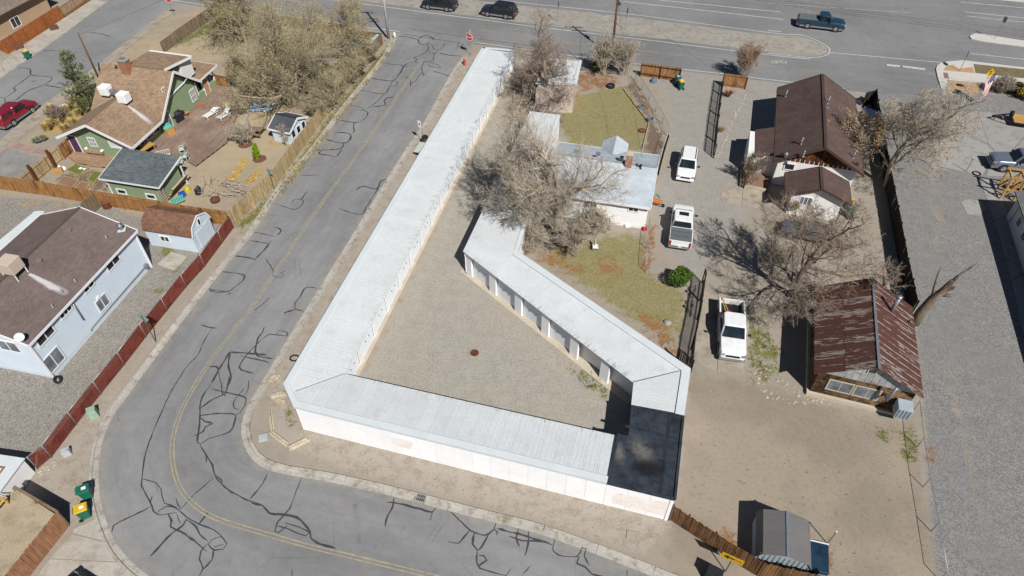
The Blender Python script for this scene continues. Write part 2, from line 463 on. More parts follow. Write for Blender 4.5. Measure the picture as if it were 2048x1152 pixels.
    peb = t.remap(t.voro(17, None, 'Distance'), .0, .22, 1.22, 1.0)
    c = t.scalec(c, t.math('MULTIPLY', g, peb))
    t.bump(t.noise(20, 1, .7), .6, .03)
    t.fin(c, .95, .1)
    me.materials.append(t.m)
    o = bpy.data.objects.new('ground', me); col.objects.link(o); o['kind'] = 'structure'
make_ground()

# ------------------------------------------------------------------ roads
def asphalt(name, c, rot=0.0, tracks=False):
    t = NT(name)
    st = t.mapping((14, .6, 1), src=t.n.new('ShaderNodeUVMap').outputs[0]) if tracks else t.mapping((.10, 2.6, 1), (0, 0, rot))
    f = t.remap(t.noise(.09, 3, .6), .3, .7, .82, 1.12)
    f = t.math('MULTIPLY', f, t.remap(t.noise(1.0, 2, .6, st), .3, .7, .93, 1.07))
    f = t.math('MULTIPLY', f, t.remap(t.noise(1.3, 2, .7), .3, .7, .95, 1.05))
    f = t.math('MULTIPLY', f, t.remap(t.noise(38, 0, .7), .2, .8, .84, 1.16))
    if tracks:
        uv = t.n.new('ShaderNodeUVMap').outputs[0]; sx = t.n.new('ShaderNodeSeparateXYZ'); t.link(uv, sx.inputs[0])
        w = t.n.new('ShaderNodeMath'); w.operation = 'COSINE'; t.link(t.math('MULTIPLY', sx.outputs[0], 4 * math.pi * 1.0), w.inputs[0])
        wob = t.noise(.35, 1)
        f = t.math('MULTIPLY', f, t.remap(t.math('ADD', w.outputs[0], t.math('MULTIPLY', wob, 1.2)), -.6, 1.6, 1.04, .92))
    cc = t.scalec(c, f)
    oil = t.remap(t.noise(.8, 4, .75), .60, .72, 0, .28)
    cc = t.mix(oil, cc, sr(96, 97, 99))
    if tracks:
        edge = t.remap(t.math('ABSOLUTE', t.math('SUBTRACT', sx.outputs[0], .5)), .40, .5, 0, .75)
        cc = t.mix(t.math('MULTIPLY', edge, t.remap(t.noise(1.4, 3, .7), .35, .7)), cc, sr(172, 164, 152))
    crk = t.remap(t.voro(.33, t.mapping((1, 1, 1), src=t.pos), 'Distance', 'DISTANCE_TO_EDGE'), .0, .012, .35, 0)
    cc = t.mix(t.math('MULTIPLY', crk, t.remap(t.noise(.6, 2), .45, .6)), cc, sr(92, 92, 94))
    dust = t.remap(t.noise(.5, 3, .7), .56, .8, 0, .4)
    cc = t.mix(dust, cc, sr(165, 158, 148))
    return t.fin(cc, .9, .2)

def strip(name, mat, L, Rr, z, m=10, n=160, jit=0.0):
    L = resample(L, n); Rr = resample(Rr, n); b = MB(); vs = []; fs = []; uvs = []
    acc = 0
    for i in range(n):
        if i: acc += (L[i] - L[i - 1]).length
        for j in range(m + 1):
            p = L[i].lerp(Rr[i], j / m); k = jit * mnoise.noise(Vector((p.x * .9, p.y * .9, 3))) if j in (0, m) else 0
            d = (Rr[i] - L[i]).normalized() * k
            vs.append((p.x + d.x, p.y + d.y, z))
    for i in range(n - 1):
        for j in range(m):
            a = i * (m + 1) + j
            fs.append((a, a + 1, a + m + 2, a + m + 1)); 
            uvs.append([(j / m, i * .2), ((j + 1) / m, i * .2), ((j + 1) / m, (i + 1) * .2), (j / m, (i + 1) * .2)])
    b.add(vs, fs, uvs)
    if newell([Vector(vs[k]) for k in fs[0]]).z < 0: b.f = [f[::-1] for f in b.f]; b.uv = [u[::-1] for u in b.uv]
    return b.build(name, mat, kind='structure')

EDGE_L = [(800, 62), (789, 85), (765, 125), (694, 213), (632, 297), (562, 380), (505, 468), (445, 541), (370, 637), (283, 754), (257, 790), (230, 826), (211, 866), (201, 906), (197, 955), (201, 998), (213, 1041), (231, 1083), (257, 1117), (290, 1146), (330, 1172), (400, 1205), (520, 1245), (700, 1295), (900, 1345), (1100, 1400)]
EDGE_R = [(960, 75), (925, 115), (899, 152), (849, 243), (812, 297), (760, 380), (692, 491), (639, 576), (582, 667), (541, 735), (514, 780), (494, 815), (483, 850), (485, 880), (501, 915), (532, 938), (575, 950), (612, 956), (672, 967), (752, 985), (845, 1008), (952, 1036), (1022, 1053), (1084, 1070), (1157, 1096), (1224, 1121), (1287, 1146), (1345, 1170), (1450, 1212), (1600, 1262)]
eL = smooth_line(GG(EDGE_L), .5); eR = smooth_line(GG(EDGE_R), .5)
M_asph = asphalt('street_asphalt', sr(149, 149, 149), 0, True)
main_street = strip('street', M_asph, eL, eR, .008, 12, 260)
rot_f = math.atan2((G(1536, 159) - G(1024, 95)).y, (G(1536, 159) - G(1024, 95)).x)
M_hwy = asphalt('highway_asphalt', sr(141, 141, 141), -rot_f)
FS = [(-600, -132), (-200, -76), (200, -21), (363, 7), (433, 17), (625, 42), (712, 56), (799, 67), (876, 78), (953, 89), (1024, 99), (1147, 116), (1361, 142), (1441, 151), (1536, 163), (1596, 170), (1689, 181), (1770, 187), (1862, 191), (1885, 190), (1885, 160), (1905, 128), (2048, 140), (2300, 165), (2700, 205)]
hw = MB(); fsw = GG(FS); north = [Vector((p.x + (p.y - 98) * .02, 400, 0)) for p in fsw]
far = [fsw[-1] + Vector((120, -22, 0)), Vector((400, 400, 0)), Vector((-500, 400, 0)), fsw[0] + Vector((-120, 22, 0))]
hw.add([(p.x, p.y, .004) for p in fsw + far], [tuple(range(len(fsw) + 4))])
hw.build('highway', M_hwy, kind='structure')
M_median = pm('median_dirt', sr(168, 163, 153), .95, .14, .5, .2, 18, stain=sr(144, 138, 128), st=(.5, .7), bump=.4)
med = GG([(-600, -165), (0, -84), (400, -34), (669, -4), (772, 9), (1024, 43), (1237, 68.5), (1400, 88), (1536, 104), (1600, 112), (1635, 112), (1653, 106), (1656, 98), (1638, 87), (1603, 74), (1536, 69.5), (1400, 53), (1257, 34), (1024, 9), (800, -21), (400, -76), (0, -130), (-600, -212)])
b = MB(); mm = smooth_line(med + [med[0]], .8)[:-1]
mm = [Vector((p.x + .25 * mnoise.noise(p * .6), p.y + .3 * mnoise.noise(p * .6 + Vector((9, 0, 0))), .012)) for p in mm]
b.add(mm, [tuple(range(len(mm)))]); b.build('dirt_median', M_median, kind='structure')
SL = [(-260, 395), (-100, 270), (0, 158), (110, 82), (213, 5), (235, -12)]
SR = [(-150, 425), (-60, 335), (0, 283), (75, 221), (150, 164), (207, 122), (330, 22), (365, 0)]
M_asph2 = asphalt('side_street_asphalt', sr(148, 148, 148), -1.0)
side_street = strip('side_street', M_asph2, smooth_line(GG(SL), 1), smooth_line(GG(SR), 1), .006, 4, 60)

# painted lines
M_white = pm('road_paint_white', sr(214, 214, 210), .8, .1, 2, .25, 20, stain=sr(160, 160, 158), st=(.5, .72), stsc=3)
M_yel = pm('road_paint_yellow', sr(182, 170, 134), .8, .1, 2, .2, 20, stain=sr(158, 152, 140), st=(.4, .6), stsc=2.5)
M_orange = pm('road_paint_orange', sr(178, 152, 112), .8, .1, 2, .2, 20, stain=sr(142, 140, 136), st=(.48, .62), stsc=2.5)
def line(name, pts, w, mat, z, parent=None):
    b = MB(); b.ribbon(smooth_line(GG(pts), .8), w, z)
    o = b.build(name, mat, parent)
    if parent is None: o['kind'] = 'structure'
    return o
CL = [(846, 118), (809, 172), (765, 237), (709, 317), (660, 384), (589, 487), (512, 601), (467, 661), (420, 724), (392, 768), (365, 817), (349, 862), (344, 905), (350, 948), (364, 982), (387, 1008), (420, 1031), (467, 1049), (512, 1062), (612, 1091), (719, 1117), (862, 1152), (1000, 1188)]
cl = smooth_line(GG(CL), .5)
for sgn in (-1, 1):
    off = []
    for i, p in enumerate(cl):
        d = (cl[min(i + 1, len(cl) - 1)] - cl[max(i - 1, 0)]).normalized()
        off.append(p + Vector((-d.y, d.x, 0)) * (.11 * sgn))
    b = MB(); b.ribbon(off, .095, .017, 0, .2); b.build('centre_line', M_yel, main_street)
HW = bpy.data.objects['highway']
for nm, pts, w, mt in [
    ('edge_line', [(-200, -80), (363, 3), (433, 13), (625, 38), (712, 52), (799, 63)], .16, M_white),
    ('edge_line', [(953, 85), (1024, 95), (1147, 112), (1361, 138), (1441, 147), (1536, 159), (1596, 166), (1689, 177)], .14, M_white),
    ('edge_line', [(-200, -112), (400, -36), (669, 0), (772, 14), (1024, 47.5), (1237, 73), (1536, 109.5), (1621, 118)], .15, M_white),
    ('edge_line', [(800, -28), (1024, 3), (1257, 28), (1536, 65), (1603, 70), (1640, 84), (1660, 98), (1657, 108), (1636, 114.5), (1606, 114), (1536, 106)], .13, M_white),
    ('edge_line', [(1659, 105), (1760, 114), (1883, 125)], .13, M_white),
    ('lane_line', [(1237, 2), (1400, 20), (1566, 39)], .15, M_white), ('lane_line', [(1317, 0), (1440, 12), (1562, 24)], .14, M_white),
    ('lane_line', [(1536, 61), (1563, 63.5)], .15, M_white),
    ('lane_line', [(1536, 6), (1680, 16), (1823, 26)], .07, M_white), ('lane_line', [(1921, 4), (2060, 17)], .15, M_white),
    ('lane_line', [(1931, 24), (2060, 37)], .15, M_white), ('lane_line', [(1933, 32), (2060, 46)], .12, M_white),
    ('edge_line', [(1940, 107), (2060, 120)], .15, M_white),
    ('centre_line', [(612, 13), (717, 28), (822, 42)], .13, M_orange), ('centre_line', [(962, 61), (1024, 69), (1150, 86), (1284, 102), (1477, 125), (1536, 133), (1629, 144)], .14, M_orange),
    ('centre_line', [(-200, -96), (200, -42), (500, -1)], .13, M_orange),
    ('stop_bar', [(1774, 130), (1800, 132.5)], .45, M_white), ('stop_bar', [(1806, 133), (1850, 138.5)], .45, M_white)]:
    line(nm, pts, w, mt, .0085, HW)
# bike symbols worn into the frontage lane
for cx, cy in ((1558, 124), (1540, 121.5)):
    p = G(cx, cy); b = MB()
    for k in (-1, 1):
        ring = [Vector((p.x + k * .55 + .38 * math.cos(a * math.pi / 6), p.y + .3 * math.sin(a * math.pi / 6), 0)) for a in range(13)]
        b.ribbon(ring, .1, .0085)
    b.ribbon([p + Vector((-.5, 0, 0)), p + Vector((0, .35, 0)), p + Vector((.5, 0, 0))], .1, .0087)
    b.build('bike_symbol', M_orange if cx < 1550 else M_white, HW)

# tar crack seals
M_tar = pm('tar_seal', sr(72, 74, 80), .75, .2, 2.0, .15, 18)
def T1(*p): return tile(0, 0, p)
def T2(*p): return tile(512, 0, p)
def T5(*p): return tile(0, 384, p)
def T6(*p): return tile(512, 384, p)
def T7(*p): return tile(0, 768, p)
def T8(*p): return tile(512, 768, p)
def T9(*p): return tile(1024, 768, p)
SEALS = [
 T2((850,218),(900,220),(970,235),(1010,212),(1050,222),(1072,243)), T2((970,235),(985,262),(1030,270),(1030,255)),
 T2((1030,255),(1055,270),(1070,298),(1095,300),(1120,285),(1133,262)), T2((1030,270),(1032,296),(1000,325),(945,350),(965,355),(960,375),(1030,370),(1070,375)),
 T2((1030,300),(1050,315),(1085,322)), T2((1095,302),(1065,330),(1065,355),(1045,370)), T2((1100,318),(1150,330),(1235,338)),
 T2((1215,248),(1215,265),(1200,300)), T2((960,370),(910,380),(885,400),(870,430),(830,480),(818,488),(690,470)), T2((762,375),(800,385),(870,390),(890,402),(918,395)),
 T2((820,490),(795,530),(765,563),(630,543)), T2((1060,428),(1110,440),(1165,458)), T2((1040,375),(1035,395),(1100,408),(1110,405),(1085,388),(1050,378)),
 T2((1005,375),(995,410),(1000,440),(980,450),(960,485),(930,500),(928,518),(925,480),(895,458)), T2((985,435),(1005,440),(1005,455),(985,458)),
 T2((765,565),(720,615),(660,655),(620,640),(560,630)), T2((605,662),(640,660),(670,675),(655,710),(600,735),(500,722)), T2((830,585),(790,585),(770,605),(775,630),(740,637),(700,642)),
 T2((590,735),(585,760),(590,790),(575,800)), T2((470,797),(540,797),(568,812),(565,835),(525,860),(410,835)), T2((525,860),(505,893),(360,903)),
 T2((515,897),(500,920),(475,942),(440,932),(380,925),(390,905)), T2((840,485),(847,510),(810,522)), T2((245,1050),(330,1052),(380,1048)),
 T2((600,1142),(640,1117),(720,1135),(740,1110),(750,1085),(785,1075)), T2((715,1135),(745,1145)),
 T6((500,100),(560,120),(635,135),(660,95),(700,30),(735,-25)), T6((110,70),(160,85),(230,105),(270,85),(285,55),(270,45),(235,42),(208,65)), T6((270,45),(290,20),(302,-4)),
 T6((-20,240),(60,255),(118,270)), T6((105,212),(140,218),(150,235),(125,262)), T6((-40,292),(80,308),(95,292)), T6((80,308),(40,360),(-4,402)),
 T6((60,400),(90,450),(105,475),(95,500),(120,512),(155,512),(165,495),(145,490),(180,470)), T6((370,578),(310,570),(285,585),(265,630),(235,665),(232,690),(240,705),(285,715)),
 T6((240,705),(200,715),(168,725),(180,740)), T6((82,633),(45,670),(-10,712)), T6((48,812),(40,845),(10,880),(-4,960),(10,985),(100,1000)),
 T6((-5,918),(40,880),(80,855),(185,865),(190,845),(135,832),(125,855)), T6((-90,985),(0,1005),(50,1015),(80,1028)),
 T5((1330,478),(1400,485),(1465,502),(1455,535),(1415,565),(1385,590),(1330,605),(1265,595),(1255,580),(1280,590),(1375,602),(1385,610),(1360,615)), T5((1410,385),(1480,392),(1536,408)),
 T5((1205,797),(1255,812),(1298,818)), T5((1275,818),(1235,875),(1200,950),(1185,980),(1120,1050),(1060,1145)) + T7((1010,80),(970,170),(930,260),(895,350),(870,430),(858,520),(850,570),(852,612),(890,690),(910,730),(945,785),(1060,772)),
 T5((1375,962),(1450,965),(1600,978)), T5((1375,962),(1330,1040),(1305,1080),(1270,1150)), T5((1250,1048),(1300,1048),(1312,1065)), T5((1380,965),(1370,1040),(1385,1100),(1372,1160)),
 T5((1560,895),(1480,980),(1435,1050),(1450,1070),(1520,1088)), T5((1310,1068),(1325,1150)),
 T7((1265,0),(1215,80),(1200,140),(1200,200),(1190,300),(1185,350),(1200,362),(1260,325),(1380,285),(1415,190),(1395,180),(1300,178),(1200,190)),
 T7((1200,200),(1230,225),(1275,238),(1235,255),(1220,285),(1195,300),(1170,310)), T7((1265,30),(1330,45),(1430,68),(1475,85),(1470,130),(1440,170),(1415,190)),
 T7((1205,145),(1280,90),(1350,60),(1365,10),(1372,-40)), T7((1330,-10),(1335,60),(1355,75)), T7((1430,68),(1465,30)), T7((1420,75),(1400,120),(1405,145),(1430,152)), T7((1470,65),(1490,30),(1492,-20)),
 T7((1200,365),(1240,430),(1275,490),(1290,545),(1330,600),(1390,650),(1480,695),(1510,705),(1545,715)), T7((1238,435),(1240,470)), T7((1300,550),(1330,580),(1332,612)),
 T7((855,570),(940,595),(965,630),(975,670),(990,715),(1050,740),(1120,800),(1190,840),(1290,880),(1340,930),(1360,960),(1340,990),(1290,998),(1250,965),(1270,935),(1330,915)),
 T7((1285,978),(1340,962)), T7((1120,815),(1180,860),(1200,905),(1250,945)), T7((1120,810),(1100,850),(1040,890),(970,960),(905,1030)), T7((905,735),(830,775),(720,825),(680,850),(668,890)),
 T7((1085,750),(1160,670),(1280,565)), T7((1190,845),(1250,768)), T7((1010,780),(1030,820),(1020,855),(1060,880),(1110,900),(1240,1005)), T7((1250,955),(1210,1000),(1200,1050),(1215,1110),(1195,1160)),
 T7((1280,990),(1275,1050),(1240,1090),(1215,1115)), T7((945,785),(955,760),(1000,735),(1060,745)), T7((1060,780),(1085,840)), T7((1055,680),(1065,720),(1085,755)), T7((885,675),(905,730)), T7((915,670),(900,710)),
 T8((-30,712),(40,730),(80,775),(170,785),(240,800),(290,840),(325,890),(330,925),(370,955),(480,988)), T8((275,560),(240,640),(225,690),(205,745),(170,785),(130,830),(115,885),(140,890),(190,850)),
 T8((120,850),(190,870),(260,900),(300,912),(322,895),(270,865),(175,833)), T8((70,535),(40,600),(-35,690)), T8((828,680),(820,740),(790,790),(775,855)), T8((785,710),(860,718),(980,750),(1060,770),(1080,745)), T8((1060,770),(1045,820)),
 T8((1168,768),(1230,825),(1285,878),(1370,910),(1400,900),(1430,870),(1440,835)), T8((1285,878),(1245,920),(1215,955),(1155,948)), T8((1310,895),(1300,960),(1330,1000),(1370,950),(1400,900)),
 T8((1330,1000),(1325,1070),(1340,1105),(1420,1130),(1500,1152),(1530,1110)), T8((1340,1030),(1370,1035),(1385,1060),(1350,1080),(1335,1095)), T8((1430,870),(1450,890),(1440,905)), T8((1450,868),(1536,892)), T8((215,1115),(218,1150)),
 T9((0,892),(60,905),(150,935),(240,965)), T9((-20,912),(60,940),(130,940),(200,950)), T9((40,870),(25,920),(45,978)), T9((100,880),(95,960),(80,1030)), T9((258,935),(245,1000),(275,1028),(390,1035),(420,985),(445,990),(430,1030),(462,1090)),
 T9((400,1035),(390,1075),(440,1100),(480,1140),(560,1158)), T9((110,1090),(65,1145)), T9((690,1115),(688,1150)),
]
BIG = {6, 26, 43, 50, 58, 61, 63}
for i, s_ in enumerate(SEALS):
    b = MB(); pts = smooth_line(GG(s_), .3)
    pts = [Vector((p.x + .05 * mnoise.noise(p * 1.7), p.y + .05 * mnoise.noise(p * 1.7 + Vector((5, 0, 0))), 0)) for p in pts]
    far_k = 1.15 if s_[0][1] < 300 else 1.0
    b.ribbon(pts, random.choice((.075, .10, .13)) * far_k, .0125 + .00035 * (i % 8), 0, .45)
    b.build('tar_seal', M_tar, main_street)
for s_ in [T1((105,405),(180,415),(190,450),(310,465),(265,510),(170,545),(75,620)), T1((185,450),(80,530),(95,540),(30,590)), T1((265,510),(380,530)), T1((250,303),(335,305)), T1((525,195),(590,200),(665,220)), T1((0,585),(30,590),(25,625),(0,628))]:
    b = MB(); b.ribbon(smooth_line(GG(s_), .4), .13, .0105, 0, .4); b.build('tar_seal', M_tar, side_street)
for s_ in ([(822, 58), (950, 77), (1080, 94)], [(810, 69), (870, 78), (940, 90)]):
    b = MB(); b.ribbon(smooth_line(GG(s_), .5), .09, .0098, 0, .4); b.build('tar_seal', M_tar, HW)

# kerbs, one object per cast length
M_conc = pm('kerb_concrete', sr(192, 187, 177), .92, .12, .8, .16, 16, stain=sr(150, 139, 122), st=(.48, .7), stsc=1.6, bump=.25, perobj=.06)
def kerb(path, side, name, seg=3.0, h=.12, gut=.32, top=.2, parent=None):
    root = empty(name, path[len(path) // 2]); root['kind'] = 'structure'
    prof = [(0, .002), (0.0, .016), (gut, .006), (gut + .05, h), (gut + .05 + top, h + .01), (gut + .07 + top, -.02)]
    d = 0; cur = [path[0]]
    segs = []
    for i in range(1, len(path)):
        d += (path[i] - path[i - 1]).length; cur.append(path[i])
        if d >= seg: segs.append(cur); cur = [path[i]]; d = 0
    if len(cur) > 1: segs.append(cur)
    for sgm in segs:
        b = MB(); n = len(sgm); m = len(prof)
        for i, p in enumerate(sgm):
            dd = (sgm[min(i + 1, n - 1)] - sgm[max(i - 1, 0)]).normalized(); nn = Vector((-dd.y, dd.x, 0)) * side
            q = p + dd * (.012 if i == 0 else (-.012 if i == n - 1 else 0))
            for o_, z in prof: b.v.append(tuple(q + nn * o_ + Vector((0, 0, z))))
        for i in range(n - 1):
            for j in range(m - 1):
                a = i * m + j; f = (a, a + 1, a + m + 1, a + m); f = f[::-1] if side > 0 else f
                b.f.append(f); b.uv.append(None); b.mi.append(0)
        for e, fl in ((0, side > 0), ((n - 1) * m, side < 0)):
            f = tuple(e + j for j in range(m)); b.f.append(f if fl else f[::-1]); b.uv.append(None); b.mi.append(0)
        b.build('kerb_length', M_conc, root)
    return root
kerb(eL[4:], -1, 'kerb', 3.0, .09, .34, .16)
kerb([p for p in eR if p.y < G(0, 112).y], 1, 'kerb', 3.0, .13, .32, .22)

# concrete slabs
M_slab = pm('slab_concrete', sr(190, 184, 172), .92, .1, .7, .1, 18, stain=sr(165, 155, 140), st=(.5, .72), stsc=.9, bump=.2, perobj=.04)
M_slab2 = pm('old_concrete', sr(176, 166, 150), .92, .12, .6, .14, 18, stain=sr(150, 138, 120), st=(.48, .7), stsc=.9, bump=.2, perobj=.04)
M_grey = pm('grey_concrete', sr(168, 166, 162), .92, .1, .6, .12, 18, stain=sr(145, 140, 132), st=(.5, .7), stsc=1.2, bump=.2, perobj=.04)
M_white_conc = pm('new_concrete', sr(214, 211, 203), .9, .06, .7, .08, 18, perobj=.03)
def slabs(name, polys, mat, z=.03):
    root = empty(name, sum((G(*p) for p in polys[0]), Vector()) / len(polys[0])); root['kind'] = 'structure'
    for p in polys:
        b = MB(); b.prism(GG(p), -.05, z); b.build('slab', mat, root, bevel=.012)
    return root
slabs('driveway', [[(148, 1058), (197, 1036), (201, 1047), (207, 1065), (211, 1082), (146, 1066)], [(145, 1068), (211, 1085), (222, 1104), (236, 1123), (101, 1116)], [(100, 1118), (237, 1125), (262, 1150), (300, 1176), (330, 1192), (200, 1230), (20, 1235), (70, 1160)]], M_slab, .025)
slabs('parking_pad', [[(1404, 581), (1434, 585), (1433, 742), (1382, 722)], [(1436, 585.5), (1467, 591), (1502, 622), (1486, 748), (1435, 743)]], M_slab2)
slabs('patio_pad', [[(1445, 374), (1485, 379), (1483, 410), (1447, 405), (1441, 399)], [(1486, 379), (1530, 385), (1528, 411), (1512, 416), (1484, 411)]], M_slab2)
slabs('lot_apron', [[(1866, 270), (1905, 226), (1955, 222), (1976, 287), (1930, 265), (1920, 281), (1868, 284)], [(1867, 286), (1921, 283), (1931, 267), (1975, 290), (1988, 304), (1964, 352), (1876, 331)],
    [(1957, 222), (2062, 238), (2056, 262), (2022, 302), (1990, 303), (1976, 285)], [(2060, 262), (2120, 268), (2120, 350), (1972, 352), (1990, 306), (2024, 304)]], M_grey, .015)
slabs('lot_pad', [[(1922, 404), (1934, 398), (1964, 403), (1971, 416), (1959, 432), (1934, 428)]], M_grey, .02)
slabs('building_walk', [[(1959, 356), (1990, 360), (2016, 430), (1990, 440), (1984, 430)], [(1990, 442), (2017, 432), (2048, 545), (2022, 560)], [(2023, 563), (2049, 548), (2100, 700), (2080, 800)]], M_grey, .02)
# sidewalks of the side street
def walk(name, a, bpts, n, mat):
    A = resample(smooth_line(GG(a), 1), n + 1); B = resample(smooth_line(GG(bpts), 1), n + 1)
    root = empty(name, A[n // 2]); root['kind'] = 'structure'
    for i in range(n):
        k = .012; b = MB()
        b.prism([A[i].lerp(A[i + 1], k), A[i].lerp(A[i + 1], 1 - k), B[i].lerp(B[i + 1], 1 - k), B[i].lerp(B[i + 1], k)], -.05, .10 + .006 * random.random())
        b.build('slab', mat, root, bevel=.015)
walk('sidewalk', [(-100, 372), (0, 283), (75, 221), (150, 164), (207, 122), (330, 22)], [(-80, 385), (0, 310), (60, 262), (160, 180), (213, 134), (300, 62), (352, 22)], 30, M_slab2)
walk('sidewalk', [(-80, 218), (0, 158), (110, 82), (213, 5)], [(-80, 190), (0, 132), (22, 112), (110, 50), (186, 0)], 22, M_slab)
b = MB(); b.prism(GG([(0, 132), (-60, 175), (-60, 120), (14, 110), (22, 112)]), -.05, .03); b.build('driveway', M_slab2, kind='structure')
for poly in ([(38, 312), (55, 292), (105, 305), (88, 318), (28, 322)],):
    b = MB(); b.prism(GG(poly), -.05, .03)
# pink brick band and gravel drive at the left
M_pink = pm('pink_pavers', sr(176, 148, 138), .9, .1, 1, .15, 12, bump=.2, perobj=.1)
M_blue_gravel = pm('grey_gravel', sr(152, 150, 146), .95, .16, .8, .3, 22, bump=.6)
b = MB(); b.prism(GG([(-40, 318), (14, 296), (48, 307), (85, 318), (62, 345), (40, 362), (-40, 352)]), -.05, .012); b.build('gravel_drive', M_blue_gravel, kind='structure')
root = empty('paver_band', G(60, 303)); root['kind'] = 'structure'
for i in range(9):
    a0, a1 = G(15 + i * 10, 293.5 + i * 2.3), G(15 + (i + 1) * 10 - .6, 293.5 + (i + 1) * 2.3 - .15)
    c0, c1 = G(30 + i * 9.6, 284 + i * 2.6), G(30 + (i + 1) * 9.6 - .6, 284 + (i + 1) * 2.6 - .15)
    b = MB(); b.prism([a0, a1, c1, c0], -.05, .04 + .006 * random.random()); b.build('paver', M_pink, root)
# traffic islands at the right
M_tanbrick = pm('tan_pavers', sr(196, 158, 122), .9, .1, 2, .14, 14, bump=.2)
M_redpad = pm('tactile_pad', sr(148, 118, 110), .9, .1, 2, .1, 14)
M_island_grass = pm('island_soil', sr(120, 116, 84), .95, .2, 1.2, .3, 10, stain=sr(132, 112, 84), st=(.45, .6), bump=.6)
isl = empty('corner_island', G(1900, 150)); isl['kind'] = 'structure'
def isp(name, poly, z0, z1, mat): b = MB(); b.prism(GG(poly), z0, z1); return b.build(name, mat, isl, bevel=.02)
isp('kerb', [(1871, 139), (1874, 132), (1884, 126), (1900, 124), (1925, 122), (2060, 138), (2300, 163), (2300, 190), (2060, 176), (2012, 171), (1960, 166), (1893, 160), (1894, 177), (1881, 176), (1875, 158)], -.1, .13, M_white_conc)
isp('paver_field', [(1886, 141), (1893, 134), (1905, 131), (1916, 139), (1944, 136), (1949, 148.5), (1886, 142.5)], .1, .136, M_tanbrick)
isp('paver_field', [(1893, 161), (1958, 168), (1954, 187), (1896, 178)], -.05, .03, M_tanbrick)
isp('tactile_pad', [(1885, 147), (1894.5, 147.5), (1897.5, 159), (1887.5, 158.5)], .1, .138, M_redpad)
isp('planting_strip', [(1946, 130), (2060, 142), (2300, 166), (2300, 178), (2060, 160), (1950, 148)], .1, .15, M_island_grass)
b = MB(); b.prism(smooth_line(GG([(1938, 74.5), (1945, 70), (1962, 69.5), (2048, 83), (2200, 101), (2200, 111), (2048, 94), (1958, 82.5), (1942, 79), (1938, 74.5)]), .5)[:-1], -.1, .14)
b.build('traffic_island', M_white_conc, kind='structure', bevel=.03)
b = MB(); b.prism(GG([(1975, -2), (2080, 8), (2300, 26), (2300, 10), (1975, -22)]), -.1, .12); b.build('far_kerb', M_white_conc, kind='structure')

# ------------------------------------------------------------------ building helpers
scene.cycles.max_bounces = 5
scene.cycles.diffuse_bounces = 3
scene.cycles.transparent_max_bounces = 4
UPZ = Vector((0, 0, 1))

def on_plane(u, v, p0, n):
    a = (u - 1024) / FPX; b = -(v - 576) / FPX
    d = Vector((a, C45 * (1 + b), C45 * (b - 1))); c = Vector((0, 0, CAMH))
    return c + d * ((Vector(p0) - c).dot(n) / d.dot(n))

class Frame:
    """local axes of a building: p along e2, q along e1"""
    def __init__(s, o, e2):
        s.o = Vector((o[0], o[1], 0)); s.e2 = Vector((e2[0], e2[1], 0)).normalized(); s.e1 = Vector((-s.e2.y, s.e2.x, 0))
    def __call__(s, p, q, z=0.0): return s.o + s.e2 * p + s.e1 * q + UPZ * z
    def inv(s, w): w = Vector(w) - s.o; return w.dot(s.e2), w.dot(s.e1)

def clip_half(poly, o, n):
    out = []
    for i in range(len(poly)):
        a, b = poly[i], poly[(i + 1) % len(poly)]
        da, db = (a - o).dot(n), (b - o).dot(n)
        if da >= 0: out.append(a)
        if (da > 0) != (db > 0) and abs(da - db) > 1e-9: out.append(a.lerp(b, da / (da - db)))
    return out

def clip_strip(poly, o, e, d0, d1):
    p = clip_half(poly, o + e * d0, e)
    return clip_half(p, o + e * d1, -e) if len(p) > 2 else []

def metal_roof(root, poly, e, zf, mat, pw=.9, rib=.3, rh=.014, t=.05, part='roof_panel', rw=.035):
    """standing-rib sheets laid side by side along e over a 2D outline; zf(point) gives the height"""
    e = Vector((e[0], e[1], 0)).normalized(); poly = [Vector((p[0], p[1], 0)) for p in poly]
    if area2(poly) < 0: poly.reverse()
    ds = [p.dot(e) for p in poly]; lo, hi = min(ds), max(ds); n = max(1, round((hi - lo) / pw)); pw = (hi - lo) / n
    o = Vector((0, 0, 0))
    for k in range(n):
        pg = clip_strip(poly, o, e, lo + k * pw + .004, lo + (k + 1) * pw - .004)
        if len(pg) < 3: continue
        b = MB(); b.plate([Vector((p.x, p.y, zf(p) + .002 * (k % 3))) for p in pg], t, e)
        m = max(1, round(pw / rib))
        for j in range(m):
            c = lo + (k + (j + .5) / m) * pw
            rp = clip_strip(pg, o, e, c - rw / 2, c + rw / 2)
            if len(rp) < 3: continue
            cc = clip_half(clip_half(rp, o + e * (c - .01), e), o + e * (c + .01), -e)
            lo_ = [Vector((p.x, p.y, zf(p) + .004)) for p in rp]; hi_ = [Vector((p.x, p.y, zf(p) + rh)) for p in rp]
            nn = len(rp)
            b.add(lo_ + hi_, [tuple(range(nn, 2 * nn))] + [(i, (i + 1) % nn, nn + (i + 1) % nn, nn + i) for i in range(nn)])
        b.build(part, mat, root)

def wall(root, a, b_, z0, z1, mat, name='wall', t=.16, out=None):
    """vertical wall from a to b, thickness t inwards (left of a->b unless out is given)"""
    a, b_ = Vector((a[0], a[1], 0)), Vector((b_[0], b_[1], 0)); d = (b_ - a).normalized(); n = Vector((-d.y, d.x, 0))
    m = MB(); m.prism([a, b_, b_ + n * t, a + n * t], z0, z1); return m.build(name, mat, root)

